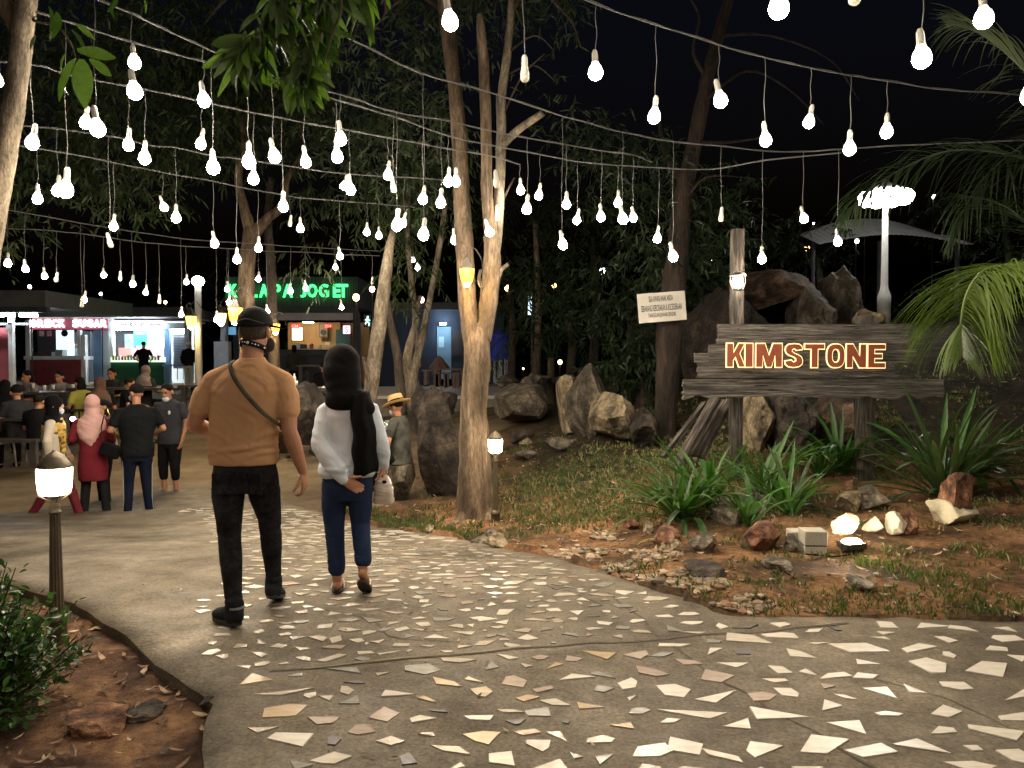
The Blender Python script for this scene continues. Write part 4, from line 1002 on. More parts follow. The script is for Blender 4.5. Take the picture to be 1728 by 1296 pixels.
for k in range(22):
    px = rs_.uniform(1215, 1500); py = rs_.choice((552, 557, 566, 573, 588, 606, 618, 628, 650, 658)) + rs_.uniform(-2, 2); L_ = rs_.uniform(12, 46)*px_m; y_ = BY-.0285 if py < 640 else BY-.0895; q = [(-L_/2+L_*i/6, 0, rs_.gauss(0, .0015)) for i in range(7)]
    if 574 < py < 626 and px < 1495: continue
    mb = MB(); mb.add([(a[0], 0, a[2]+s_*.0035*math.sin(math.pi*i/6)) for i, a in enumerate(q) for s_ in (-1, 1)], [(2*i, 2*i+2, 2*i+3, 2*i+1) for i in range(6)]); mb.obj('split', m_dark_wood if False else m_black, t, loc=(SX(px), y_-.003, SZ(py)))
bx = [(1223,1257),(1254,1269),(1272,1318),(1321,1353),(1354,1389),(1391,1423),(1424,1459),(1460,1491)]
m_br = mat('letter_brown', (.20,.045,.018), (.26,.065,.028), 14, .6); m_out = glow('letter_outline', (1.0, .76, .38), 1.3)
GL = {'K': [(0,0),(13,0),(13,12),(15.5,16),(21,0),(34,0),(24,24),(33,42),(20.5,42),(13,27),(13,42),(0,42)], 'I': [(0,0),(15,0),(15,42),(0,42)],
 'M': [(0,0),(13,0),(13,20),(18,0),(28,0),(33,20),(33,0),(46,0),(46,42),(29,42),(23,23),(17,42),(0,42)], 'T': [(11,0),(24,0),(24,31),(35,31),(35,42),(0,42),(0,31),(11,31)],
 'N': [(0,0),(12,0),(12,19),(22.5,0),(35,0),(35,42),(23,42),(23,22),(12.5,42),(0,42)], 'E': [(0,0),(31,0),(31,11),(13,11),(13,16),(26,16),(26,26),(13,26),(13,31),(31,31),(31,42),(0,42)]}
def ring_pts(w, h, cx, cy, e=.8, n=26): return [(cx+w/2*math.copysign(abs(math.cos(a))**e, math.cos(a)), cy+h/2*math.copysign(abs(math.sin(a))**e, math.sin(a))) for a in [2*math.pi*i/n for i in range(n)]]
GL['O'] = ring_pts(32, 42, 16, 21)
GL['S'] = [(31,30),(30,37),(25,41),(16,42),(7,41),(1.5,36.5),(.5,30),(2,25),(7,21),(15,18),(18.3,15.5),(18.3,12.4),(16,11.2),(13.7,12),(12.7,14.6),(0,13),(1,6),(6,1.5),(15.5,0),(25,1.5),(30.5,6),(31.5,13),(29.5,19),(24,23),(16.5,26),(13.6,28.5),(14,30.6),(16,31.4),(18,30.6),(19,28.6)]
def inset(poly, g):
    n = len(poly); ar = sum(poly[i][0]*poly[(i+1) % n][1]-poly[(i+1) % n][0]*poly[i][1] for i in range(n)); sg_ = 1 if ar > 0 else -1; out = []
    for i in range(n):
        p, a, b_ = Vector(poly[i]), Vector(poly[i-1]), Vector(poly[(i+1) % n]); d1 = (p-a).normalized(); d2 = (b_-p).normalized()
        n1 = Vector((-d1.y, d1.x))*sg_; n2 = Vector((-d2.y, d2.x))*sg_; m = (n1+n2); m = m.normalized() if m.length > 1e-3 else n1; c = max(.45, m.dot(n1)); out.append(tuple(p+m*(g/c)))
    return out
def prism(parent, name, loops, m, x, z, y0, y1, k):
    pts = [Vector((q[0], q[1], 0)) for l in loops for q in l]; tri = geometry.tessellate_polygon([[Vector((q[0], q[1], 0)) for q in l] for l in loops]); n = len(pts)
    mb = MB(); mb.v = [(q.x*k, y0, q.y*k) for q in pts]+[(q.x*k, y1, q.y*k) for q in pts]; mb.f = [tuple(t) for t in tri]+[tuple(a+n for a in t[::-1]) for t in tri]; b_ = 0
    for l in loops:
        for i in range(len(l)): j = b_+(i+1) % len(l); i2 = b_+i; mb.f.append((i2, j, j+n, i2+n))
        b_ += len(l)
    mb.m = [0]*len(mb.f); o = mb.obj(name, m, parent, loc=(x, 0, z)); bm = bmesh.new(); bm.from_mesh(o.data); bmesh.ops.recalc_face_normals(bm, faces=bm.faces); bm.to_mesh(o.data); bm.free(); return o
for ch, (a, b_) in zip('KIMSTONE', bx):
    x, z = SX(a), SZ(620.5+(a-1223)*.006); g = 1.7
    if ch == 'O': l1 = [GL['O'], ring_pts(10, 20, 16, 21)[::-1]]; l2 = [inset(GL['O'], g), ring_pts(10+2*g, 20+2*g, 16, 21)[::-1]]
    else: l1 = [GL[ch]]; l2 = [inset(GL[ch], g)]
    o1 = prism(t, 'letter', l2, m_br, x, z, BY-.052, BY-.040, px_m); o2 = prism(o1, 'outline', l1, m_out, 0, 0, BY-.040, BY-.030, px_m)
# lantern on the tall post
def strut(px0, py0, px1, py1, w, Y, label):
    a = P(px0, py0, Y-.02); b_ = P(px1, py1, Y-.35); d = b_-a; o = MB(); o.box((0,0,0), (w, .05, d.length)); ob = o.obj('leaning_plank', m_post, None, loc=(a+b_)/2, bevel=.006)
    ob.rotation_mode = 'QUATERNION'; ob.rotation_quaternion = d.to_track_quat('Z', 'Y'); tag(ob, label, 'plank')
strut(1208, 672, 1140, 792, .13, 8.45, 'weathered plank leaning diagonally behind the left end of the name board')
strut(1226, 676, 1176, 770, .17, 8.6, 'wider dark plank leaning behind the diagonal one under the name board')
strut(1190, 680, 1118, 772, .06, 8.6, 'thin slanting stick left of the leaning planks')
lc = P(1245, 476, 7.86); t = empty('post_lamp', lc, label='round glowing lamp fixed to the tall left post of the name board', cat='lamp')
mb = MB(); mb.ell((0,0,0), (.055,.055,.065), n=16, m=10); mb.obj('globe', glow('lamp_warm', (1,.86,.66), 110), t, True)
mb = MB(); mb.lathe([(.02,.055),(.09,.06),(.075,.085),(.02,.10)], 16)
for k in range(6):
    a = k*math.pi/3; mb.tube([(.075*math.cos(a), .075*math.sin(a), .06), (.08*math.cos(a), .08*math.sin(a), 0), (.05*math.cos(a), .05*math.sin(a), -.08)], .003, 4)
mb.lathe([(.055,-.085),(.055,-.075)], 12)
mb.obj('cage', m_metal, t)
mb = MB(); mb.tube([(0,0,.09), (0,.05,.11), (0,.14,.10)], .01, 6); mb.obj('bracket', m_metal, t)

# warning notice -----------------------------------------------------------
Yn = 10.28; a = P(1117, 518, Yn); t = empty('warning_notice', a, label='white notice in capitals nailed to the tree, reading SILA AWASI ANAK ANDA', cat='sign')
s = Yn/FPX; mb = MB(); mb.box((0,0,0), (83*s, .008, 49*s)); bd = mb.obj('panel', mat('notice_white', (.50,.48,.44), (.58,.56,.51), 3, .55), t)
m_txt = mat('notice_black', (.02,.02,.02))
for ln, w, z, h in [('SILA AWASI ANAK ANDA', 42, 14.5, 10), ('SEBARANG KEROSAKAN & KECEDERAAN', 71, -1, 10.5), ('TANGGUNGJAWAB SENDIRI', 48, -14, 9)]:
    o = new_obj('text_line', text_mesh(ln, h*s, .001, .01, m_txt, w*s, 'text_line'), t, (-1*s, -.0055, z*s))
t.rotation_euler = (0, -.085, .12)

# ================================================================== PATH LAMPS
def path_lamp(name, px, py_top, py_base, Y, label, power):
    b_ = P(px, py_base, Y); tp = P(px, py_top, Y); H = tp.z-b_.z; k = H/1.09
    t = empty(name, b_, label=label, cat='lamp', group='low lamps along the path')
    mb = MB(); prof = [(.058,-.06),(.058,.0),(.052,.03),(.050,.17),(.056,.175),(.056,.185),(.045,.20),(.040,.215)]
    mb.lathe([(r*k, z*k) for r, z in prof], 20); mb.obj('base', m_bronze, t, True)
    mb = MB(); n = 24; vs = []
    zs = [.215, .40, .60, .755]; rs = [.036, .033, .029, .026]
    for z, r in zip(zs, rs):
        for i in range(n):
            a = 2*math.pi*i/n; q = r*(1 if i % 2 == 0 else .86); vs.append((q*k*math.cos(a), q*k*math.sin(a), z*k))
    mb.add(vs, [(j*n+i, j*n+(i+1) % n, (j+1)*n+(i+1) % n, (j+1)*n+i) for j in range(3) for i in range(n)]); mb.obj('fluted_column', m_bronze, t)
    mb = MB(); mb.lathe([(r*k, z*k) for r, z in [(.026,.752),(.032,.76),(.032,.768),(.027,.772),(.030,.79),(.022,.81),(.022,.845),(.040,.85),(.040,.856)]], 16); mb.obj('collar', m_bronze, t, True)
    mb = MB(); mb.lathe([(r*k, z*k) for r, z in [(.085,1.003),(.088,1.012),(.070,1.035),(.055,1.06),(.03,1.08),(.012,1.09),(.008,1.10)]], 16); mb.obj('cap', m_bronze, t, True)
    mb = MB(); n = 32; vs = []
    for z, r in [(.858,.064),(.875,.078),(.935,.084),(1.0,.086)]:
        for i in range(n): a = 2*math.pi*i/n; q = r*(1 if i % 2 else .94); sq = 1/max(abs(math.cos(a)), abs(math.sin(a)))**.45; vs.append((q*sq*.93*k*math.cos(a), q*sq*.93*k*math.sin(a), z*k))
    mb.add(vs, [(j*n+i, j*n+(i+1) % n, (j+1)*n+(i+1) % n, (j+1)*n+i) for j in range(3) for i in range(n)]+[tuple(range(n-1, -1, -1)), tuple(3*n+i for i in range(n))])
    mb.obj('ribbed_shade', glow('lamp_shade_glow_'+str(power), (1, .80, .55), power), t)
    mb = MB()
    for i in range(4):
        a = math.pi/4+i*math.pi/2; c, s_ = math.cos(a), math.sin(a); mb.tube([(.022*k*c, .022*k*s_, .82*k), (.07*k*c, .07*k*s_, .852*k), (.083*k*c, .083*k*s_, .862*k)], .004*k, 5)
    mb.obj('bracket', m_bronze, t)
    return t
path_lamp('path_lamp', 97, 762, 1100, 4.2, 'low fluted path lamp with a glowing ribbed shade beside the shrub at the left', 24)
path_lamp('path_lamp', 836, 728, 893, 8.05, 'low path lamp glowing against the forked tree trunk', 60)

# floodlight and blocks ------------------------------------------------------
c = GH(1437, 932); t = empty('floodlight', (c.x, c.y, gz(c.x, c.y)), rz=.25, label='small lit floodlight on the ground facing the cream stones', cat='lamp')
rx_ = Matrix.Rotation(.06, 3, 'X'); mb = MB(); mb.box((0,0,.055), (.175,.125,.045), rx_); mb.obj('housing', m_metal, t, bevel=.004)
for k in range(5): mb = MB(); mb.box((-.06+.03*k,0,.026), (.004,.11,.02)); mb.obj('cooling_fin', m_metal, t)
mb = MB(); mb.ell((0,0,.079), (.078,.053,.024), n=20, m=10); mb.obj('lens', glow('flood_lens', (1,.88,.68), 1100), t, True)
mb = MB(); mb.tube([(-.09,0,.075), (-.09,0,.0), (.09,0,.0), (.09,0,.075)], .006, 6); mb.obj('bracket', m_metal, t)
mb = MB(); mb.tube([(0,-.02,.05), (-.06,-.1,.01), (-.25,-.12,.01), (-.4,.0,.01)], .005, 6); mb.obj('cable', m_black, t)
mc = mat('block_concrete', (.42,.40,.33), (.52,.50,.42), 8, .9, .3)
for px0, px1, py0, py1, Y, lab in [(1360,1397,897,935,6.1,'white concrete block with a groove, left of the floodlight'), (1338,1362,898,926,6.22,'smaller mossy concrete block behind the grooved one')]:
    Y = GH((px0+px1)/2, py1).y; a = P(px0, py1, Y); b_ = P(px1, py0, Y); w = b_.x-a.x; g = gz((a.x+b_.x)/2, Y); h = b_.z-g; t = empty('concrete_block', ((a.x+b_.x)/2, Y+.08, g-.02), rz=-.06, label=lab, cat='block')
    mb = MB(); mb.bbox(-w/2, w/2, -.08, .08, 0, h*.42); mb.obj('lower_half', mc, t, bevel=.006); mb = MB(); mb.bbox(-w/2-.004, w/2+.004, -.084, .08, h*.47, h+.02); mb.obj('upper_half', mc, t, bevel=.006)
    mb = MB(); mb.bbox(-w/2+.006, w/2-.006, -.074, .074, h*.40, h*.5); mb.obj('groove', m_rock_dark, t)

# ================================================================== TALL LAMPS
t0 = P(1505, 338, 13.6); g = P(1492, 500, 13.6); t = empty('street_lamp', (g.x, 13.6, g.z-.5), label='tall white street lamp with a bright crown of lights above the boulder heap', cat='lamp')
hz_ = t0.z-t.location.z; mb = MB(); mb.lathe([(.11,0),(.11,.5),(.07,.62),(.06,.7),(.045,hz_-.1),(.05,hz_-.05),(.09,hz_)], 16); mb.obj('pole', m_white, t, True)
mb = MB()
for k in range(8):
    a = k*math.pi/4; mb.tube([(0,0,hz_), (.18*math.cos(a), .18*math.sin(a), hz_+.08), (.30*math.cos(a), .30*math.sin(a), hz_+.02)], .02, 6)
mb.lathe([(.30,hz_+.14),(.34,hz_+.12),(.28,hz_+.2),(.1,hz_+.28),(.02,hz_+.36)], 20); mb.obj('canopy', m_white, t, True)
for k in range(8):
    a = k*math.pi/4; mb = MB(); mb.ell((0,0,-.02), (.15,.15,.12)); mb.obj('lamp_head', glow('street_glow', (1,.97,.9), 45), t, True, loc=(.32*math.cos(a), .32*math.sin(a), hz_+.06))
g = P(336, 650, 18.5); t = empty('street_lamp', (g.x, 18.5, g.z-.7), label='grey lamp post with one glaring light in front of the food stalls', cat='lamp'); hz_ = P(336, 478, 18.5).z-t.location.z
mb = MB(); mb.lathe([(.10,0),(.085,.4),(.075,hz_-.1),(.05,hz_)], 12); mb.obj('pole', mat('pole_grey', (.32,.32,.31), (.4,.4,.38), 4, .6), t, True)
mb = MB(); mb.ell((0,0,hz_+.05), (.14,.14,.12)); mb.obj('lamp_head', glow('street_glow2', (1,.97,.9), 120), t, True)
def lantern(px, py, Y, k, label, power, arm=1, mount=None, tint=(1,.62,.14)):
    c = P(px, py, Y); t = empty('wall_lantern', c, label=label, cat='lantern')
    mb = MB(); mb.lathe([(.072*k,.045*k),(.082*k,.05*k),(.05*k,.085*k),(.03*k,.12*k),(.012*k,.14*k),(.01*k,.155*k)], 4, rot=Matrix.Rotation(math.pi/4, 3, 'Z')); mb.obj('roof', m_metal, t)
    mb = MB(); mb.lathe([(.034*k,-.085*k),(.05*k,-.07*k),(.063*k,.0),(.066*k,.045*k)], 12); mb.obj('glass', glow('lantern_glow_%d' % power, (tint[0], tint[1]*.8, tint[2]*.4), 3.2), t, True)
    mb = MB(); mb.ell((0,0,-.075*k), (.034*k,.034*k,.040*k)); mb.obj('flame_bulb', glow('lantern_bulb_%d' % power, (1,.66,.25), power*24), t, True)
    mb = MB()
    for i in range(4):
        a = math.pi/4+i*math.pi/2; mb.tube([(.045*k*math.cos(a), .045*k*math.sin(a), -.085*k), (.075*k*math.cos(a), .075*k*math.sin(a), .048*k)], .003*k, 4)
    mb.obj('frame', m_metal, t)
    mb = MB(); pts = []
    for i in range(15):
        a = -1.2+i*.40; r = .012+.0022*i; pts.append((arm*(r*math.cos(a)*k-.015*k), 0, .175*k+r*math.sin(a)*k))
    pts = pts+[(arm*.05*k, 0, .235*k), (arm*.10*k, .01, .19*k), (arm*.135*k, .04*k, .12*k), (arm*.14*k, .08*k, .02*k)]
    mb.tube([Vector(q) for q in spline(pts, 2)], .005*k, 6); mb.obj('scroll_arm', m_metal, t, True)
    return t
t = lantern(788, 462, 8.12, 1.15, 'yellow glowing lantern on a scroll arm fixed to the forked tree', 30)
mb = MB()
for i in range(3):
    mb.tube([Vector(q) for q in spline([(.13+.01*i,.06,.05), (.11+.012*i,.05,-.05), (.14+.01*i,.05,-.14-.01*i), (.18,.06,-.10), (.17,.06,.0), (.13,.06,.05)], 5)], .005, 5)
mb.obj('cable_loop', m_metal, t, True)
lantern(397, 528, 13.5, 1.9, 'yellow lantern on the brown tree left of the capped man', 26)
lantern(322, 540, 18.2, 1.9, 'pale yellow lantern hanging on the grey lamp post', 22, tint=(1,.75,.35))
lantern(373, 535, 15.5, 1.6, 'whitish lantern left of the yellow one on the brown tree', 40, tint=(1,.9,.75))
lantern(465, 552, 14.1, 1.2, 'small lantern glowing right beside the capped head', 26, tint=(1,.8,.5))

# ================================================================== FOOD STALLS
def box_obj(parent, name, x0, x1, y0, y1, z0, z1, m, bevel=0):
    mb = MB(); mb.bbox(x0, x1, y0, y1, z0, z1); return mb.obj(name, m, parent, bevel=bevel)
class Front:
    """Pixel measures of a facade at distance Y, relative to a thing placed on the ground."""
    def __init__(s, name, px, Y, base, label, cat='stall'):
        s.Y = Y; s.t = empty(name, (P(px, 600, Y).x, Y, base), label=label, cat=cat)
    def X(s, px): return (px-864)/FPX*s.Y-s.t.location.x
    def Z(s, py): return P(864, py, s.Y).z-s.t.location.z
    def box(s, name, px0, px1, py0, py1, m, d0=0, d1=.1, **k):
        return box_obj(s.t, name, s.X(px0), s.X(px1), d0, d1, s.Z(py1), s.Z(py0), m, **k)
    def text(s, name, body, px, py, w, h, m, y, depth=.02, off=.02, spacing=1.0):
        k = s.Y/FPX; return new_obj(name, text_mesh(body, h*k, depth, off, m, w*k, name, spacing=spacing), s.t, (s.X(px), y, s.Z(py)))
m_blue = mat('blue_door', (.10,.20,.36), (.14,.26,.42), 3, .5); m_pale = mat('pale_panel', (.45,.56,.60), (.5,.6,.64), 3, .5); m_red = mat('maroon_panel', (.20,.035,.04), (.26,.05,.055), 5, .6)
m_dark = mat('dark_panel', (.03,.032,.036), (.05,.05,.055), 4, .6); m_roof = mat('grey_roof', (.07,.07,.075), (.11,.11,.115), 2, .6); m_steel = mat('steel_grey', (.3,.3,.31), (.38,.38,.38), 4, .4, metal=.5)
m_wallw = mat('stall_wall_white', (.6,.62,.62), (.68,.7,.7), 3, .7); m_green = mat('green_panel', (.02,.22,.09), (.03,.28,.11), 4, .5); m_greend = mat('green_counter', (.01,.09,.04), (.02,.12,.05), 4, .5)
m_tube = glow('tube_light', (.80,.92,1), 90); m_tubep = glow('tube_pink', (1,.82,.92), 9)
b0 = .45
# stall A
A = Front('drinks_stall', 110, 30, b0, 'drinks stall with white posts, maroon counter and lit sign band reading BRICK SUGAR')
A.box('back_wall', 52, 196, 556, 662, m_dark, 2.2, 2.3); A.box('floor_slab', 48, 200, 652, 664, m_steel, -.3, 2.4); A.box('ceiling', 48, 198, 545, 549, m_wallw, .0, 2.4)
A.box('sign_band', 54, 188, 537, 556, glow('sign_band_glow', (.35,.09,.13), .55), -.12, .0)
for k, ch in enumerate('BRICK SUGAR'):
    if ch != ' ': A.text('sign_letter', ch, 62+k*11.8, 546, 9.5, 12, glow('sign_letter_glow', (1,.93,.97), 9), -.13, .04, .03)
A.box('post', 48, 55, 540, 662, m_white, -.15, .05); A.box('post', 187, 194, 535, 662, m_white, -.15, .05); A.box('post', 134, 139, 557, 602, m_white, -.12, .05); A.box('post', 141, 148, 565, 662, m_white, -.15, .05)
A.box('menu_board', 56, 88, 557, 600, m_dark, .3, .36); A.box('menu_panel', 88, 117, 557, 600, glow('panel_cyan', (.55,.85,.9), 1.6), .3, .36)
for px, py in ((64,562),(77,562)): A.box('menu_picture', px-4, px+4, py-4, py+5, mat('menu_picture', (.35,.25,.22), (.5,.45,.4), 9), .27, .29)
mb = MB(); mb.lathe([(.135,-.01),(.135,.01),(.11,.01),(.11,-.01)], 20, rot=Matrix.Rotation(math.pi/2, 3, 'X')); mb.obj('round_logo', m_dark, A.t, loc=(A.X(103), .28, A.Z(562)))
A.text('logo_word', 'brick', 103, 562, 8, 3, m_dark, .285, .01)
A.box('counter_top', 50, 150, 601, 607, m_white, -.35, .4); A.box('counter_front', 56, 141, 607, 660, m_red, -.2, -.1)
A.box('blue_door', 152, 166, 557, 655, m_blue, .25, .3); A.box('pale_door', 168, 184, 557, 655, m_pale, .25, .3); A.box('wall_panel', 118, 134, 557, 602, m_dark, .8, .9)
A.box('dispenser', 96, 108, 590, 601, m_steel, -.1, .25); A.box('cup_stack', 90, 96, 594, 601, m_white, -.1, .1)
A.box('ceiling_light', 60, 130, 549.2, 551, m_tube, .8, .95); A.box('ceiling_light', 150, 185, 549.2, 551, m_tube, .8, .95)
roofA = Front('stall_roof', 160, 29.2, b0, 'long dark awning roof running over the two lit stalls', 'roof')
roofA.box('roof_sheet', 48, 322, 520, 536, m_roof, -.6, 3.2)
# stall B
B = Front('food_stall', 258, 30, b0, 'brightly lit food stall with green poster, pink fascia and green counter')
B.box('back_wall', 196, 300, 542, 662, m_wallw, 1.6, 1.7); B.box('floor_slab', 196, 322, 652, 664, m_steel, -.3, 2.0); B.box('ceiling', 196, 318, 540, 543, m_wallw, 0, 1.7)
B.box('fascia', 198, 278, 541, 555, glow('fascia_pink', (.8,.68,.85), 1.2), -.1, 0); B.text('fascia_word', 'ais & roti', 227, 548, 40, 8, m_dark, -.12, .02, .02); B.text('fascia_word', 'minuman', 264, 548, 22, 5, m_dark, -.12, .02)
B.box('poster_green', 216, 238, 557, 583, glow('poster_green', (.05,.85,.34), 1.2), .5, .54); B.text('poster_word', 'MENU', 227, 562, 14, 4, m_white, .49, .01); B.box('blue_wall', 198, 214, 563, 590, mat('sky_panel', (.2,.36,.5), (.4,.5,.55), 12), .6, .64)
B.box('light_box', 244, 276, 557, 588, glow('light_box', (1,.95,1), 6), .5, .56); B.text('light_box_word', 'FOOD', 262, 565, 20, 7, mat('word_pink', (.7,.3,.4)), .48, .01)
B.box('shutter', 288, 312, 555, 622, mat('shutter_grey', (.18,.2,.22), (.25,.27,.28), 3, .5), .25, .3)
mb = MB()
for k in range(14): mb.bbox(B.X(289), B.X(311), .22, .25, B.Z(558+k*4.6), B.Z(559.6+k*4.6))
mb.obj('shutter_ribs', m_steel, B.t)['kind'] = 'stuff'
B.box('blue_post', 279, 288, 555, 650, mat('blue_pillar', (.16,.32,.62), (.2,.36,.66), 3, .5), -.1, .1); B.box('lintel', 278, 316, 545, 555, m_pale, -.1, .1); B.box('post', 314, 322, 542, 650, m_steel, -.1, .1)
B.box('pink_panel', 202, 222, 587, 601, glow('panel_coral', (.9,.28,.25), .9), -.05, .0); B.box('pink_panel', 223, 272, 587, 599, glow('panel_pink', (.9,.45,.55), .8), -.04, .0); B.box('counter_top', 196, 282, 603, 611, glow('case_light', (.85,1,.8), 1.2), -.4, .3)
rr = random.Random(3)
for k in range(16): B.box('jar', 199+k*5, 202.4+k*5, 600+rr.uniform(-1, 3), 608, mat('jar_%d' % (k % 4), [(.6,.5,.1), (.2,.5,.2), (.7,.7,.7), (.5,.1,.3)][k % 4]), -.42, -.3)
B.box('counter_front', 194, 282, 611, 650, m_greend, -.3, -.2); B.box('front_light', 200, 276, 556, 557.5, m_tube, -.35, -.25); B.box('ceiling_light', 205, 270, 543.2, 545, m_tube, .4, .6); B.box('ceiling_light', 284, 312, 555.6, 557.5, m_tube, .1, .2)
B.box('menu_strip', 190, 197, 585, 600, m_white, -.25, -.2)
# blue bench right of it
Tb = Front('blue_table', 298, 28.5, b0, 'blue folding table standing in front of the shutter', 'table')
Tb.box('table_top', 280, 306, 615, 618, mat('blue_top', (.15,.3,.7)), -.3, .3)
for px in (282, 304):
    for y in (-.27, .23): Tb.box('leg', px, px+1.2, 618, 640, m_steel, y, y+.03)
# left shelter with tube lights
C_ = Front('left_shelter', 10, 20, -.05, 'shelter with a white post, tube lights and dark roof at the left edge', 'shelter')
C_.box('roof_slab', -160, 98, 493, 520, m_roof, -.5, 4); C_.box('roof_edge', -160, 98, 520, 529, m_dark, -.45, -.3)
C_.box('post', 19, 26, 535, 690, m_white, -.1, .02); C_.box('cross_beam', -150, 52, 545, 549, m_steel, -.1, 0); C_.box('red_wall', -250, -75, 552, 690, m_red, 2, 2.1); C_.box('red_pillar', -20, 10, 552, 690, m_red, .3, .4); C_.box('junction_box', 20, 31, 549, 560, m_white, -.2, -.1)
for a, b_ in ((-120,-60),(-40,16),(22,34),(44,72)): C_.box('tube_light', a, b_, 531, 535, m_tube, -.25, -.15)
# kiosk with the green letters
K = Front('kiosk', 490, 28, .42, 'dark kiosk with corrugated fascia, green lit letters KELAPA JOGET and a wood lined counter')
mb = MB()
m_corr = mat('corrugated_grey', (.07,.072,.078), (.10,.10,.11), 3, .5, metal=.3)
n = 110
vs = []; 
for i in range(n+1):
    x = lerp(K.X(385), K.X(606), i/n); y = -.2+(.03 if i % 2 else 0); vs += [(x, y, K.Z(517)), (x, y, K.Z(468))]
mb.add(vs, [(2*i, 2*i+2, 2*i+3, 2*i+1) for i in range(n)]); mb.obj('corrugated_fascia', m_corr, K.t)
K.box('fascia_back', 385, 606, 468, 517, m_dark, -.1, 3.4); K.box('beam', 380, 606, 517, 528, m_dark, -.2, .0); K.box('soffit', 462, 600, 528, 540, mat('soffit_grey', (.42,.42,.43), (.5,.5,.5), 2), .0, .15)
xs = [(392,408),(411,427),(428,441),(443,460),(466,480),(482,500),(512,522),(523,541),(542,560),(566,579),(575,592)]
gl = glow('green_letters', (.07,1.0,.22), 2.6)
for ch, (a, b_) in zip('KELAPAJOGET', xs): K.text('sign_letter', ch, (a+b_)/2, 492, (b_-a)*.92, 22, gl, -.3, .05, .035)
K.box('back_wall', 462, 556, 540, 600, mat('wood_lining', (.36,.22,.11), (.48,.31,.17), 4, .6, stretch=(6,1,.3)), 1.8, 1.9); K.box('back_wall_right', 556, 606, 540, 650, mat('wood_lining2', (.28,.18,.10), (.4,.27,.15), 4, .6, stretch=(6,1,.3)), 2.0, 2.1)
K.box('teal_door', 550, 576, 553, 640, mat('teal_door', (.04,.10,.14), (.05,.12,.16), 4), 1.6, 1.7)
K.box('menu_screen', 483, 500, 551, 573, glow('menu_screen', (1,.70,.42), 4.0), .8, .86); K.box('screen_frame', 481, 502, 549, 575, m_red, .87, .9)
for px, s_ in ((489,'C34'), (546,'254')):
    K.box('clock_case', px-7, px+7, 545, 552, glow('clock_red_dim', (.5,.01,.01), 1.2), .75, .8); K.text('clock_digits', s_, px, 548.5, 11, 4.5, glow('clock_red', (1,.12,.10), 6), .73, .01, .02)
K.box('framed_picture', 520, 536, 542, 567, mat('frame_wood', (.16,.08,.05)), 1.6, 1.7); mb = MB(); mb.lathe([(.11,-.01),(.11,.01)], 20, rot=Matrix.Rotation(math.pi/2, 3, 'X')); mb.obj('picture_disc', m_dark, K.t, loc=(K.X(528), 1.58, K.Z(558))); K.box('picture_mat', 521.5, 534.5, 543.5, 565.5, mat('picture_grey', (.25,.22,.22)), 1.595, 1.6)
K.box('television', 573, 588, 547, 564, m_black, .5, .56); K.box('tv_picture', 574.5, 586.5, 548.5, 562.5, glow('tv_picture', (.9,.55,.7), 2.5), .48, .5); K.text('tv_figure', 'S', 580.5, 555.5, 5, 11, glow('tv_red', (.8,.06,.1), 1.5), .47, .005)
K.box('counter', 464, 572, 590, 600, m_dark, -.3, .3); K.box('counter_front', 464, 572, 600, 650, mat('counter_black', (.015,.015,.017), (.03,.03,.03), 3, .5), -.2, -.1); K.box('counter_edge', 500, 572, 588.6, 590, m_white, -.32, .3)
K.box('pillar', 599, 609, 528, 660, m_dark, -.3, .0); K.box('pillar', 378, 386, 520, 660, m_steel, -.3, .0); K.box('left_panel', 386, 462, 560, 650, mat('navy_panel', (.03,.05,.08), (.04,.07,.11), 3), .5, .6); K.box('blue_sign', 388, 400, 552, 565, glow('blue_sign', (.1,.3,.5), .8), -.1, -.05); K.box('grey_cabinet', 372, 396, 577, 640, m_steel, -.6, -.3)
K.box('downlight', 490, 525, 525, 527, glow('downlight', (1,.86,.35), 30), .25, .5); K.box('ceiling_lamp', 500, 516, 541, 542, glow('kiosk_lamp', (1,.8,.5), 40), .9, 1.2)
K.box('laptop', 508, 519, 581, 589, m_dark, -.1, -.05); K.box('white_box', 535, 544, 576, 581, m_white, 1.2, 1.4); K.box('white_box', 500, 508, 580, 589, m_wallw, -.15, .1); K.box('tip_jar', 541, 546, 583, 589, m_wallw, -.2, -.1)
# green figure sign
E = Front('exit_sign', 621, 27, .4, 'small green glowing sign with a running figure right of the kiosk', 'sign'); E.box('panel', 614, 626, 531, 552, m_dark, 0, .06)
mb = MB(); k = 27/FPX; gm = glow('sign_mint', (.45,1,.75), 3.0)
mb.ell((.3*k,-.03,7*k), (1.6*k,.01,1.6*k)); mb.tube([(0,-.03,5*k), (-1*k,-.03,0)], 1.4*k, 6); mb.tube([(0,-.03,4*k), (4*k,-.03,1*k)], .8*k, 5); mb.tube([(0,-.03,4*k), (-4*k,-.03,2*k)], .8*k, 5); mb.tube([(-1*k,-.03,0), (3*k,-.03,-4*k), (2*k,-.03,-8*k)], .9*k, 5); mb.tube([(-1*k,-.03,0), (-4*k,-.03,-5*k)], .9*k, 5)
mb.obj('running_figure', gm, E.t, loc=(E.X(621), 0, E.Z(542)))
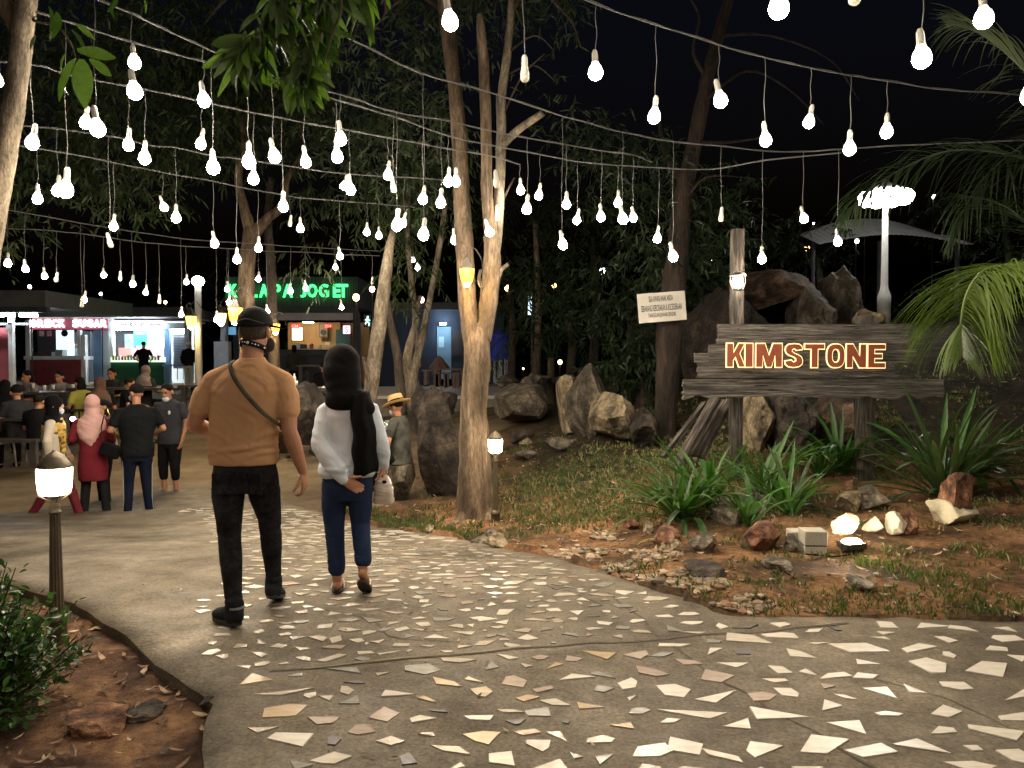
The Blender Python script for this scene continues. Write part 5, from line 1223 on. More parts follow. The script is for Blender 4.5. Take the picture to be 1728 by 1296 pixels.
# blue building with door
H_ = Front('blue_building', 710, 31, .5, 'dark blue building with a lighter blue door behind the thin stemmed tree', 'building')
m_navy = mat('navy_wall', (.025,.045,.085), (.035,.06,.10), 2, .7); m_lb = mat('light_blue_door', (.16,.34,.52), (.2,.4,.58), 2, .5)
H_.box('wall', 628, 736, 524, 660, m_navy, 0, 4); H_.box('wall', 762, 850, 524, 660, m_navy, 0, 4); H_.box('lintel_wall', 736, 762, 524, 550, m_navy, 0, 4); H_.box('roof', 620, 860, 512, 524, m_dark, -.5, 4.2)
H_.box('door', 737, 761, 551, 640, m_lb, .1, .16); H_.box('door_notice', 740, 749, 568, 586, glow('notice_cyan', (.25,.45,.60), .6), .07, .09); H_.text('notice_word', 'A', 744, 577, 5, 9, m_white, .06, .005); H_.box('window_bars', 762, 785, 560, 600, m_dark, -.1, -.05)
H_.box('door_lamp', 745, 755, 546, 548.5, glow('door_lamp', (.85,.93,1), 80), -.6, -.4)
Vt = Front('light_strip', 896, 19, .6, 'upright glowing white blue light strip beyond the small palm', 'sign'); 
mb = MB(); z0, z1 = Vt.Z(531), Vt.Z(500); w = 6*19/FPX
mb.add([(0,0,z0),(w,0,z0),(w,0,z1+.08),(0,0,z1),(0,.06,z0),(w,.06,z0),(w,.06,z1+.08),(0,.06,z1)], [(0,1,2,3),(7,6,5,4),(0,4,5,1),(1,5,6,2),(2,6,7,3),(3,7,4,0)]); mb.obj('lit_face', glow('strip_blue', (.65,.85,1), 2.2), Vt.t, loc=(Vt.X(891), 0, 0)); Vt.box('side_case', 897.5, 906, 497, 535, m_navy, -.02, .08); Vt.box('stand', 896, 899, 535, 660, m_dark, .02, .06)
# terrace -------------------------------------------------------------
m_ter = mat('terrace_tile', (.66,.63,.60), (.74,.71,.68), 3, .6); m_blk = mat('block_wall', (.20,.19,.17), (.29,.27,.24), 6, .9, .4)
za = P(700, 668, 20).z
mb = MB(); mb.bbox(P(560,660,20).x, P(850,660,20).x, 20, 27.5, za-.08, za); o = structure(mb.obj('terrace', m_ter), 'pale raised terrace behind the thin stemmed tree', 'terrace')
mb = MB(); mb.bbox(P(560,660,20).x+.05, P(850,660,20).x-.05, 20.06, 20.3, za-.9, za-.081); tag(mb.obj('terrace_wall', m_blk), 'low concrete block wall holding up the pale terrace', 'wall')
mb = MB()
for k in range(14): mb.bbox(P(562+k*14,660,20).x, P(573+k*14,660,20).x, 20.02, 20.058, za-.19, za-.10)
o = mb.obj('vent_blocks', m_pale, bpy.data.objects['terrace_wall']); o['kind'] = 'stuff'; o.data.materials[0] = m_blk
m_twood = mat('table_wood', (.16,.10,.085), (.25,.17,.145), 5, .7, .2, stretch=(1,6,1))
def table(px0, px1, py0, py1, Y, label, legs=2, name='wooden_table', mt=None, dep=.75, group='wooden tables on the terrace'):
    a = P(px0, py1, Y); b_ = P(px1, py0, Y); w = b_.x-a.x; h = b_.z-a.z; t = empty(name, ((a.x+b_.x)/2, Y+dep/2, a.z), label=label, cat='table', group=group); mt = mt or m_twood; k = w
    n = 5
    for i in range(n): y0 = -dep/2+dep*i/n; box_obj(t, 'top_board', -w/2, w/2, y0+.008, y0+dep/n-.008, h-.05, h, mt)
    for x in (-w/2+.06, w/2-.12):
        for y in (-dep/2+.03, dep/2-.11): box_obj(t, 'leg', x, x+.10, y, y+.08, 0, h-.052, mt)
    for x in (-w/2+.07, w/2-.11): box_obj(t, 'rail', x+.02, x+.06, -dep/2+.115, dep/2-.115, h*.35, h*.35+.07, mt)
    return t
def stool(px0, px1, py0, py1, Y, label):
    return table(px0, px1, py0, py1, Y, label, name='wooden_stool', dep=.35, group='wooden stools on the terrace')
table(728, 784, 622, 650, 23.5, 'wooden table at the right end of the terrace, beside the forked trunk'); table(712, 742, 624, 649, 24.2, 'small wooden table on the terrace with a lantern shaped box on it')
stool(730, 742, 628, 653, 22.6, 'wooden stool under the left corner of the terrace table'); stool(745, 758, 628, 654, 22.2, 'wooden stool in the middle before the terrace table'); stool(760, 775, 629, 655, 22.0, 'wooden stool at the right before the terrace table')
table(818, 842, 620, 645, 23.5, 'dark wooden table right of the forked trunk, left of the blue parasol')
mb = MB(); mb.lathe([(.35,0),(.30,.1),(.16,.25),(.13,.32),(.03,.4)], 8); o = mb.obj('wooden_lantern_box', m_twood, None, loc=P(741, 622, 24.4)); tag(o, 'tapered brown box standing on the small terrace table', 'box')
# folded parasol with hanging strips
c = P(845, 646, 22.5); t = empty('folded_parasol', (c.x, 22.5, c.z-.15), label='folded bright blue parasol with pale strips hanging below it', cat='parasol'); k = 22.5/FPX
mb = MB(); mb.tube([(0,0,0), (0,0,95*k)], .03, 8); mb.obj('pole', m_steel, t)
mb = MB(); n = 26; vs = []; zs = [(100,1.5),(92,7),(88,17),(84,14),(72,19),(60,20),(48,19)]
for z, r in zs:
    for i in range(n): a = 2*math.pi*i/n; q = r*(1+.22*math.sin(i*2.6+z*.15)); vs.append((q*k*math.cos(a), q*k*.8*math.sin(a), (z+2*math.sin(i*1.9))*k))
mb.add(vs, [(j*n+i, j*n+(i+1) % n, (j+1)*n+(i+1) % n, (j+1)*n+i) for j in range(len(zs)-1) for i in range(n)]); mb.obj('canopy', mat('parasol_blue', (.03,.05,.62), (.06,.10,.75), 5, .6, trans=.3), t, True)
rr = random.Random(4)
for i in range(8):
    x = rr.uniform(-14, 12)*k; mb = MB(); mb.bbox(x, x+2.2*k, -.1, -.09, rr.uniform(6, 14)*k, 50*k); mb.obj('hanging_strip', mat('strip_pale', (.45,.5,.55)), t)
# distant little lamps
fl = glow('far_warm', (1,.55,.18), 26); fw = glow('far_white', (.9,.95,1), 26)
def dot(px, py, Y, r, m, label, cat='lamp'):
    c = P(px, py, Y); g = min(c.z-.2, max(soil(c.x, Y), 0)); t = empty('far_lamp', (c.x, Y, g), label=label, cat=cat, group='small lamps far off in the dark')
    h = c.z-g; mb = MB(); mb.tube([(0,.06,0), (0,.06,h)], .02, 6); mb.obj('post', m_dark, t); mb = MB(); mb.ell((0,0,h), (r,r,r*1.1), n=10, m=6); mb.obj('globe', m, t, True); mb = MB(); mb.lathe([(r*1.1,h+r),(r*.3,h+r*1.6)], 8); mb.obj('cap', m_dark, t)
for i, (px, py, r, m, lab) in enumerate([(50,484,.05,fw,'tiny lamp above the left shelter roof'),(3,498,.06,fw,'tiny lamp at the extreme left above the shelter'),(170,496,.05,fw,'tiny lamp above the awning of the lit stalls'),(279,510,.06,fl,'tiny amber lamp above the right end of the awning'),
    (601,502,.10,fl,'amber lamp at the right end of the green letters'),(628,488,.09,glow('far_pink', (1,.5,.4), 26),'pinkish lamp left of the leaning trunk'),(711,506,.10,glow('far_pink', (1,.5,.4), 26),'pinkish lamp between the stems of the thin stemmed tree'),
    (856,486,.10,fl,'amber lamp just right of the forked trunk'),(935,482,.07,fl,'amber lamp above the small dark palm'),(945,611,.07,fl,'yellowish lamp low above the boulders'),(883,622,.03,fl,'tiny yellow lamp low beside the parasol strips'),
    (1017,458,.12,fw,'white garden lamp in the trees right of the slim palm'),(1184,441,.03,fw,'tiny white light above the brown boulder on the heap, lower left'),(1202,440,.03,fw,'tiny white light beside the left post of the name board'),
    (1362,419,.09,fl,'yellow white lamp in the hillside trees'),(1387,405,.04,fw,'small white light right of the hillside lamp'),(1446,407,.06,fw,'small lamp left of the tall street lamp'),(1373,377,.03,fw,'tiny light high on the hillside left'),(1461,375,.03,fw,'tiny light high on the hillside right'),(1576,332,.07,fw,'small lamp on the hut roof ridge right of the street lamp'),
    (686,636,.05,fw,'small white light at the foot of the thin stemmed tree'),(1457,215,.02,fw,'tiny bright point high in the dark sky side')][:-1]):
    dot(px, py, 24+(i % 4)*2 if px > 1 else 20, r, m, lab)
# thatched hut roof up the hill
Hh = Front('hillside_hut', 1480, 16.5, 2.2, 'hut with a ribbed grey roof up the hill behind the tall street lamp', 'hut')
mb = MB(); n = 60; x0, x1 = Hh.X(1380), Hh.X(1640); vs = []
for i in range(n+1):
    tt = i/n; x = lerp(x0, x1, tt); top_ = 18*math.sin(math.pi*min(1, tt*1.05))*16.5/FPX; y = .05 if i % 2 else 0; vs += [(x, y, Hh.Z(412)+top_*.9), (x, 1.2+y, Hh.Z(380)+top_*1.6)]
mb.add(vs, [(2*i, 2*i+2, 2*i+3, 2*i+1) for i in range(n)]); mb.obj('ribbed_roof', mat('roof_pale', (.5,.5,.5), (.62,.62,.6), 3, .6), Hh.t); 
for px in (1385, 1500, 1635): Hh.box('post', px, px+4, 400, 520, m_dark, .5, .6)

# ================================================================== STRING LIGHTS
ZS = 3.6
def DZ(py, z=ZS): return (z-HC)*FPX/(610-py)
strings = {
 's1': ('top right wire', [(640,-180),(760,-110),(883,-45),(1010,8),(1110,43),(1212,76),(1292,98),(1368,115),(1436,127),(1497,137),(1600,152),(1690,158),(1900,175)], 3.6),
 's2': ('long wire passing the forked tree', [(300,-90),(440,-20),(560,50),(640,90),(719,127),(816,153),(953,197),(1051,223),(1139,240),(1219,247),(1290,255),(1357,256),(1415,252),(1560,244),(1800,235)], 3.6),
 'a': ('upper left wire crossing to the middle', [(120,-25),(167,0),(227,25),(277,50),(347,82),(423,113),(467,130),(517,150),(578,172),(669,199),(758,230),(838,247),(914,262),(977,273),(1043,279),(1113,284),(1200,286),(1285,272),(1420,258)], 3.6),
 'b': ('second wire from the upper left', [(60,20),(120,40),(213,68),(290,90),(357,107),(467,137),(576,160),(643,183),(700,196),(747,203),(823,220),(889,233),(956,245),(1019,255),(1069,262),(1100,275)], 3.6),
 'c': ('third wire from the upper left', [(-60,100),(60,110),(107,125),(154,135),(222,147),(257,153),(345,173),(431,191),(516,208),(592,221),(656,233),(719,245),(771,254),(830,264),(878,278)], 3.6),
 'd': ('fourth wire down at the left', [(-60,205),(70,215),(130,222),(200,233),(252,246),(300,250),(360,264),(401,268),(500,283),(576,293),(683,300),(770,305)], 3.6),
 'f': ('fifth wire down at the left', [(-60,235),(5,242),(37,247),(117,260),(194,275),(278,292),(362,307),(436,322),(508,334),(575,340),(640,345),(700,350)], 3.55),
 'g': ('lowest wire but one at the left', [(-60,348),(-10,352),(45,360),(138,377),(226,391),(308,403),(367,408),(436,412),(492,416),(567,420),(640,424)], 3.45),
 'h': ('lowest wire at the left', [(-60,380),(17,386),(48,387),(75,389),(100,391),(141,395),(176,400),(207,405),(248,410),(271,412),(316,416),(388,420),(452,424),(517,426),(578,430),(640,432)], 3.4),
 's0': ('nearest wire overhead on the right', [(1180,-250),(1310,-215),(1440,-178),(1548,-150),(1646,-128),(1725,-112),(1850,-90)], 3.6),
}
bul = {
 's1': [(760,34),(883,131,0),(1004,120),(1104,195),(1209,167),(1286,235),(1363,205),(1430,249),(1491,220)],
 's2': [(716,395),(838,312,0),(948,412),(1049,368),(1134,431),(1214,370,0),(1284,436),(1352,368),(1411,407)],
 'a': [(168,215),(230,152),(349,168),(422,270),(516,272),(570,262),(665,320,0),(757,305),(823,391),(911,329),(974,371),(1042,341),(1110,401)],
 'b': [(119,318),(233,105),(363,281),(464,262),(577,232),(671,378),(715,336),(746,341),(840,368,0),(890,351),(955,344),(1014,365),(1067,367)],
 'c': [(5,135),(62,239),(153,206),(223,243),(251,265),(345,242),(432,300),(479,347),(592,318),(656,294),(771,305),(877,320)],
 'd': [(70,334),(103,320),(189,414,0),(301,366),(402,437),(583,313),(683,376),(767,404)],
 'f': [(7,355),(197,381),(279,349),(363,409),(438,417),(491,379,0),(509,384),(575,432),(640,397),(621,391)],
 'g': [(17,443),(46,453),(140,515,0),(226,478),(308,530),(438,470),(492,490),(567,450),(697,438),(706,451),(367,538)],
 'h': [(77,465),(99,473,0),(145,505),(178,464),(206,471,0),(249,493),(271,510,0),(316,475),(385,487),(388,510),(452,525),(517,485),(577,518),(629,478,0)],
 's0': [(1310,12),(1440,-4,0),(1548,95),(1646,30),(1725,160)],
}
ordn = ['first','second','third','fourth','fifth','sixth','seventh','eighth','ninth','tenth','eleventh','twelfth','thirteenth','fourteenth','fifteenth']
m_bulb = glow('bulb_light', (1, .84, .64), BULB_POWER); m_bulb_top = glow('bulb_upper', (1, .93, .82), 7); m_bulb_off = mat('bulb_off', (.75,.72,.62), (.8,.77,.67), 5, .25)
mb = MB(); mb.lathe([(.010,.085),(.014,.075),(.0165,.07),(.0175,.045),(.0175,.02),(.020,.016),(.020,.010),(.0175,.006)], 14); me_sock = mb.mesh('socket', m_sock, True)
mb = MB(); mb.cur = 1; mb.lathe([(.0175,.012),(.024,-.004),(.034,-.018),(.040,-.036),(.0412,-.050)], 16); mb.cur = 0; mb.lathe([(.0412,-.050),(.038,-.066),(.030,-.080),(.016,-.090),(.004,-.0925)], 16); mb.f = [f for f in mb.f if len(f) == 4]; mb.m = [1]*64+[0]*64; me_on = mb.mesh('globe', [m_bulb, m_bulb_top], True)
mb = MB(); mb.lathe([(.0165,.012),(.023,-.002),(.025,-.02),(.025,-.034)], 14); me_can = mb.mesh('collar', m_sock, True)
mb = MB(); mb.lathe([(.0245,-.034),(.026,-.042),(.024,-.054),(.017,-.064),(.008,-.068)], 14); me_off = mb.mesh('globe', m_bulb_off, True)
def hang_bulb(top, gz_, on, label, seed):
    rr = random.Random(seed); c = Vector((top.x, top.y, gz_)); t = empty('hanging_bulb', top, label=label, cat='light bulb', group='white bulbs hanging from the string wires')
    dx = rr.uniform(-.008, .008); e = Vector((dx, 0, gz_+.085+.04-top.z)); L = -e.z
    mb = MB(); pts = [Vector((.006*math.sin(i*1.3+seed)*(1 if 0 < i < 6 else 0), .004*math.cos(i+seed), -L*i/6)) for i in range(7)]; pts[-1] = e
    mb.tube(pts, .0026, 5); mb.obj('cord', m_cord, t, True)
    o = new_obj('socket', me_sock, t, e+Vector((0,0,-.085))); o.rotation_euler = (rr.gauss(0,.13), rr.gauss(0,.13), 0); o.scale = (rr.uniform(.93, 1.1),)*3
    if on: b = new_obj('globe', me_on, t, o.location); b.rotation_euler = o.rotation_euler; b.scale = o.scale
    else:
        for m_ in (me_can, me_off): b = new_obj(m_.name.split('.')[0], m_, t, o.location); b.rotation_euler = o.rotation_euler; b.scale = o.scale
seed = 0
for key, (desc, ctl, zz) in strings.items():
    pts = []
    for (px, py) in ctl:
        Y = DZ(py, zz); pts.append(P(px, py, Y))
    # keep the wire smooth in depth
    q = [Vector(a) for a in spline([tuple(p) for p in pts], 8)]
    q = [p+Vector((0, 0, noise.noise(p*3)*.006)) for p in q]
    mb = MB(); mb.tube(q, .0038, 6); q2 = [p+Vector((.006*math.sin(i*.9), .006*math.cos(i*.9), .007)) for i, p in enumerate(q)]; mb.tube(q2, .0025, 5)
    o = mb.obj('string_wire', m_cord, smooth=True); tag(o, 'grey cable of hanging bulbs, the '+desc, 'cable', 'cables of the hanging bulbs')
    bs = sorted(bul[key], key=lambda b: b[0]); non = noff = 0
    for b in bs:
        px, py = b[0], b[1]; on = len(b) < 3
        # point of the wire above this bulb
        best = min(q, key=lambda p: abs((p.x/p.y)-(px-864)/FPX) + (1 if p.y < 1 else 0)); Y = best.y
        top = Vector(((px-864)/FPX*Y, Y, best.z)); g_ = P(px, py, Y).z; seed += 1
        if on: non += 1; lab = 'lit bulb, %s lit from left on the %s' % (ordn[non-1], desc)
        else: noff += 1; lab = 'unlit bulb, %s unlit from left on the %s' % (ordn[noff-1], desc)
        hang_bulb(top, g_, on, lab, seed)
# the same strings go on over the camera and behind it
seed = 400
for key, y0, slope, n, desc in [('o1', 1.2, .10, 6, 'wire straight above the camera'), ('o2', -1.0, .12, 6, 'wire just behind the camera'), ('o3', -3.2, .1, 5, 'farthest wire behind the camera')]:
    q = [Vector((x, y0+slope*x, 3.62-.04*math.sin((x+6)*.4))) for x in np.linspace(-7, 7, 40)]
    mb = MB(); mb.tube(q, .0055, 6); o = mb.obj('string_wire', m_cord, smooth=True); tag(o, 'grey cable of hanging bulbs, the '+desc, 'cable', 'cables of the hanging bulbs')
    rr = random.Random(seed)
    for i in range(n):
        x = -3.6+7.6*i/(n-1)+rr.uniform(-.2, .2); seed += 1
        hang_bulb(Vector((x, y0+slope*x, 3.6)), rr.uniform(2.95, 3.3), True, 'lit white bulb, %s from the left on the %s' % (ordn[i], desc), seed)
# ================================================================== PEOPLE
V = Vector
def hand(mb, w, d, n, side, size=1.0, curl=.5, spread=.0):
    """Palm, four fingers and a thumb; d along the hand, n the palm side, side=+1/-1 thumb along +-(d x n)."""
    d = V(d).normalized(); n = V(n); n = (n-d*n.dot(d)).normalized(); s = d.cross(n)*side; k = size
    rot = Matrix((d, s, n)).transposed()
    mb.ell(V(w)+d*.045*k, (.052*k, .038*k, .0155*k), rot, 12, 8); mb.ell(V(w)+d*.012*k, (.035*k, .026*k, .019*k), rot, 10, 6)
    for i, (o, L) in enumerate(((.029,.068),(.010,.077),(-.010,.072),(-.028,.056))):
        p = V(w)+d*(.082-.004*abs(i-1))*k+s*o*k; dd = (d+s*o*3*spread).normalized(); pts = [p-d*.02*k, p]; a = curl*.55
        for seg in (.44, .30, .26):
            q = dd*math.cos(a)+n*math.sin(a); p = p+q*L*seg*k; pts.append(p); a += curl*.75
        mb.cap_tube(pts, [.0088*k, .0086*k, .0082*k, .0076*k, .0064*k], 8)
    p = V(w)+d*.022*k+s*.026*k+n*.004*k; pts = [p]; q = (d*.75+s*.62+n*.25).normalized()
    for L, b_ in ((.036, 0), (.028, .35), (.022, .7)):
        p = p+(q*math.cos(b_*curl)+(d*.5+n*.6)*math.sin(b_*curl)).normalized()*L*k; pts.append(p)
    mb.cap_tube(pts, [.0125*k, .0115*k, .0098*k, .0078*k], 8)
def loft(mb, rings, n=20):
    """rings: (x, y, z, rx, ry[, power]) horizontal superellipses, closed."""
    vs = []; m = len(rings)
    for r in rings:
        for k in range(n):
            a = 2*math.pi*k/n; c, s = math.cos(a), math.sin(a); e = r[5] if len(r) > 5 else 1
            vs.append((r[0]+r[3]*math.copysign(abs(c)**e, c), r[1]+r[4]*math.copysign(abs(s)**e, s), r[2]))
    fs = [(i*n+k, i*n+(k+1) % n, (i+1)*n+(k+1) % n, (i+1)*n+k) for i in range(m-1) for k in range(n)]
    fs += [tuple(range(n-1, -1, -1)), tuple((m-1)*n+k for k in range(n))]
    mb.add(vs, fs)
def head_shape(mb, c, yaw=0, pitch=0, k=1.0, neck=None):
    """Skull, jaw, nose, ears; faces +y before yaw."""
    rot = Matrix.Rotation(yaw, 3, 'Z') @ Matrix.Rotation(pitch, 3, 'X'); c = V(c)
    def e(p, r, n=16, m=11): mb.ell(c+rot @ (V(p)*k), tuple(q*k for q in r), rot, n, m)
    e((0,-.008,.025), (.076,.094,.090)); e((0,.022,-.045), (.058,.066,.068)); e((0,.060,-.090), (.028,.022,.022), 10, 7)
    e((0,.092,-.022), (.013,.018,.024), 8, 6); e((0,.096,-.034), (.017,.014,.010), 8, 6); e((0,.083,-.062), (.024,.010,.008), 8, 6)
    for s in (-1, 1): e((s*.082,-.006,-.014), (.012,.020,.034), 10, 8)
    return rot
def face_bits(parent, c, rot, k=1.0):
    for s in (-1, 1):
        mb = MB(); mb.ell(V(c)+rot @ V((s*.030*k,.083*k,.003*k)), (.012*k,.006*k,.006*k), rot, 8, 6); mb.obj('eye', m_black, parent, True)
        mb = MB(); mb.ell(V(c)+rot @ V((s*.030*k,.086*k,.022*k)), (.020*k,.006*k,.004*k), rot, 8, 6); mb.obj('eyebrow', m_hair, parent, True)
cloth = lambda n, a, b_, r=.9, bs=60, bump=.25: mat(n, a, b_, 5, r, bump, bs, dist=.004, spec=.12)
def shift(pts, dz): return [(p[0], p[1], p[2]+dz) for p in pts]

# ------------------------------------------------------------- the man in the brown tee
m_tee = cloth('tee_caramel', (.44,.245,.13), (.50,.29,.16), .95, 90)
m_jean = mat('jeans_black', (.007,.007,.009), (.022,.022,.027), 5, .85, .3, 120, dist=.004, spec=.15, mott=9)
Y0 = 4.30; cx = P(420, 1055, Y0).x
man = empty('person', (cx, Y0, path_z(Y0)+.006), label='man seen from behind walking in a caramel t-shirt, black cap and black jeans', cat='person')
J = dict(nk=V((.035,.0,1.47)), hd=V((.045,.012,1.635)))
mb = MB(); hr = head_shape(mb, J['hd'], -.12, -.02)
mb.cap_tube([V((.02,-.01,1.40)), V((.035,-.005,1.50)), V((.045,.0,1.60))], [.068,.060,.058], 14)
loft(mb, [(0,0,.88,.15,.09),(0,0,1.05,.13,.085),(0,0,1.25,.16,.09),(.01,0,1.38,.15,.08),(.02,0,1.45,.07,.06)])
shl, ell_, wrl = V((-.200,0,1.345)), V((-.285,-.03,1.115)), V((-.215,.20,1.045))
shr, elr, wrr = V((.222,0,1.34)), V((.245,-.035,1.085)), V((.295,.055,.845))
for a, b_, c in ((shl, ell_, wrl), (shr, elr, wrr)):
    mb.cap_tube([a.lerp(V((.01,0,1.2)), .12), a.lerp(b_, .3)+V((0,.004,0)), a.lerp(b_, .65), b_], [.048,.054,.051,.043], 12)
    mb.cap_tube([b_, b_.lerp(c, .25), b_.lerp(c, .6), c], [.042,.046,.038,.027], 12)
hand(mb, wrl+V((.01,.01,-.005)), (.3,.45,-.75), (1,.1,.35), 1, 1.05, .8)
hand(mb, wrr+V((.004,.004,-.008)), (.06,.10,-1), (-.95,.15,.0), -1, 1.02, .72)
for x, y in ((-.08,0), (.08,0)): mb.cap_tube([V((x,0,.9)), V((x,.02,.75))], [.07,.06], 10)
voxel(mb, 'body', m_skin, .0055, man, 3)
# tee
mb = MB()
loft(mb, [(-.02,.0,.895,.186,.128,.9),(-.022,.0,.93,.190,.130,.9),(-.02,0,1.02,.186,.124,.9),(-.012,.0,1.12,.190,.124,.88),(.0,.0,1.22,.203,.128,.86),(.008,0,1.30,.212,.128,.88),(.012,0,1.35,.205,.116,.94),(.018,.0,1.39,.170,.104),(.022,.0,1.425,.128,.090),(.028,.0,1.455,.094,.078),(.032,.0,1.475,.074,.070),(.034,.0,1.488,.066,.064)], 28)
for a, b_, sx in ((shl, ell_, -1), (shr, elr, 1)):
    q = a.lerp(b_, .60); mb.cap_tube([V((sx*.045+.028,-.005,1.432)), V((sx*.12+.015,-.005,1.392)), a+V((-.02*sx,0,.0))], [.048,.055,.070], 12); mb.cap_tube([V((sx*.10+.015, 0, 1.375)), a+V((-.022*sx,0,-.004)), a.lerp(b_, .3), q], [.058,.068,.067,.064], 14)
def fold_tee(v):
    return .0022+.003*sstep(1.12, .93, v[2])+.0015*sstep(.12, .2, abs(v[0]))
def crease(o, lines, back=True):
    me = o.data
    for v in me.vertices:
        if back and v.co.y > .03: continue
        d = 0
        for (x0, z0, x1, z1, w, a) in lines:
            dx, dz = x1-x0, z1-z0; L2 = dx*dx+dz*dz; t = max(0, min(1, ((v.co.x-x0)*dx+(v.co.z-z0)*dz)/L2)); bow = .02*math.sin(t*math.pi)
            px_, pz_ = v.co.x-x0-t*dx, v.co.z-z0-t*dz-bow; e = math.hypot(px_, pz_); s_ = 1 if pz_ > 0 else -.6
            d += a*math.sin(math.pi*min(1, max(.0, t*.9+.08)))*(math.exp(-(e/w)**2)-.55*math.exp(-((e-w*1.5)/w)**2)*(pz_ < 0))
        v.co += v.normal*d
    me.update()
o = voxel(mb, 'tshirt', m_tee, .0075, man, 2, fold_tee, (5,5,11), 3)
crease(o, [(.20,1.01,-.08,.955,.013,.010),(-.20,.945,.12,.985,.012,.009),(.20,1.08,.0,.985,.014,.009),(.19,1.16,.05,1.05,.016,.008),(-.20,1.08,-.05,1.02,.015,.007),(.16,1.30,.06,1.385,.014,.007),(-.15,1.29,-.06,1.38,.014,.007),(-.12,1.20,-.02,1.10,.018,.005),
  (.02,1.22,.12,1.13,.016,.005),(-.21,.99,-.02,.93,.011,.008),(.19,.96,.02,.925,.011,.008),(.0,1.44,.10,1.42,.010,.004),(-.235,1.22,-.17,1.30,.012,.006),(.24,1.22,.185,1.31,.012,.006),(-.10,1.43,-.02,1.405,.01,.004)])
# jeans
mb = MB()
loft(mb, [(-.015,0,.74,.13,.10),(-.012,0,.80,.175,.118),(-.012,0,.86,.176,.12),(-.012,0,.925,.165,.108)], 24)
kl, al = V((-.115,.03,.49)), V((-.072,-.03,.115)); kr, ar = V((.075,.16,.50)), V((.055,.28,.175))
mb.cap_tube([V((-.10,0,.84)), V((-.112,.01,.70)), kl+V((0,0,.06)), kl, kl.lerp(al, .35), kl.lerp(al, .75), al], [.092,.088,.068,.062,.062,.050,.044], 16)
mb.cap_tube([V((.075,0,.84)), V((.078,.06,.70)), kr+V((0,-.01,.06)), kr, kr.lerp(ar, .35), kr.lerp(ar, .75), ar], [.092,.086,.066,.060,.060,.048,.044], 16)
def fold_j(v): return .0015+.005*sstep(.24, .12, v[2])+.0035*math.exp(-((v[2]-.5)/.06)**2)+.003*math.exp(-((v[2]-.76)/.05)**2)
voxel(mb, 'jeans', m_jean, .008, man, 2, fold_j, (10,10,34), 8)
for sx in (-1, 1):
    mb = MB(); mb.bbox(-.052,.052,-.003,.003,-.06,.06); o = mb.obj('back_pocket', m_jean, man, bevel=.002, loc=(-.012+sx*.085,-.121,.80)); o.rotation_euler = (.12, 0, sx*-.35)
mb = MB(); mb.tube([(-.012,-.112,.93), (-.012,-.127,.86), (-.012,-.118,.79)], .004, 5); mb.obj('seam', m_jean, man)
# shoes
m_shoe = cloth('shoe_black', (.010,.011,.014), (.022,.023,.027), .8, 150); m_sole = mat('sole_dark', (.02,.02,.022), (.03,.03,.03), 10, .7)
def shoe(parent, heel, toe, k=1.0, pitch=0, m1=None, m2=None, vox=.006):
    heel, toe = V(heel), V(toe); d = (toe-heel); L = d.length; d.normalize(); up = V((0,0,1)); s = d.cross(up).normalized(); up = s.cross(d)
    rot = Matrix((d, s, up)).transposed(); mb = MB()
    def e(x, z, r): mb.ell(heel+d*x*L+up*z, r, rot, 14, 8)
    e(.18,.050,(.062*k,.038*k,.048*k)); e(.38,.045,(.075*k,.037*k,.043*k)); e(.62,.035,(.085*k,.044*k,.034*k)); e(.80,.028,(.062*k,.043*k,.028*k)); mb.cap_tube([heel+d*.2*L+up*.04, heel+d*.17*L+up*.11], [.046*k,.046*k], 12)
    voxel(mb, 'shoe', m1 or m_shoe, vox, parent, 2)
    mb = MB()
    ring = []
    for i in range(24):
        a = 2*math.pi*i/24; x = .5+.53*math.cos(a); w = (.043+.008*math.cos(a))*k*(abs(math.sin(a))**.6)*(1 if math.sin(a) > 0 else -1); ring.append((x, w))
    vs = [heel+d*x*L+s*w+up*z for z in (-.002, .018) for x, w in ring]
    mb.add(vs, [tuple(range(24)), tuple(range(47, 23, -1))]+[(i, 24+i, 24+(i+1) % 24, (i+1) % 24) for i in range(24)]); mb.obj('sole', m2 or m_sole, parent)
shoe(man, (-.030,-.075,.010), (-.205,.075,.004), 1.14)
shoe(man, (.055,.235,.065), (.03,.46,.0), 1.12)
mb = MB(); mb.lathe([(.047,-.006),(.047,.006)], 16, c=(-.052,-.055,.105)); mb.obj('ankle_band', mat('ankle_grey', (.2,.2,.22)), man)
# cap, hair, strap
hc = J['hd']; mb = MB()
mb.ell(hc+V((0,-.012,.012)), (.079,.098,.085), hr, 20, 12); voxel(mb, 'hair', mat('short_hair', (.03,.02,.015), (.07,.045,.03), 60, .8, .5, 160), .006, man, 1)
mb = MB(); vs = []; n = 28; prof = [(.0,1.0),(.18,.985),(.36,.93),(.54,.84),(.70,.70),(.84,.52),(.94,.30),(1.0,.02),(1.01,-.12)]
for r, z in prof[::-1]:
    for k in range(n): a = 2*math.pi*k/n; vs.append(hc+V((.004,-.010,.042))+hr @ V((.093*r*math.cos(a), .112*r*math.sin(a), .092*z+(.012*math.sin(a) if z < .1 else 0))))
m_ = len(prof); fs = [(j*n+i, j*n+(i+1) % n, (j+1)*n+(i+1) % n, (j+1)*n+i) for j in range(m_-1) for i in range(n)]; mb.add(vs, fs)
cap = mb.obj('cap', cloth('cap_black', (.009,.009,.010), (.015,.015,.017), .9, 150), man, True); so = cap.modifiers.new('s', 'SOLIDIFY'); so.thickness = .004
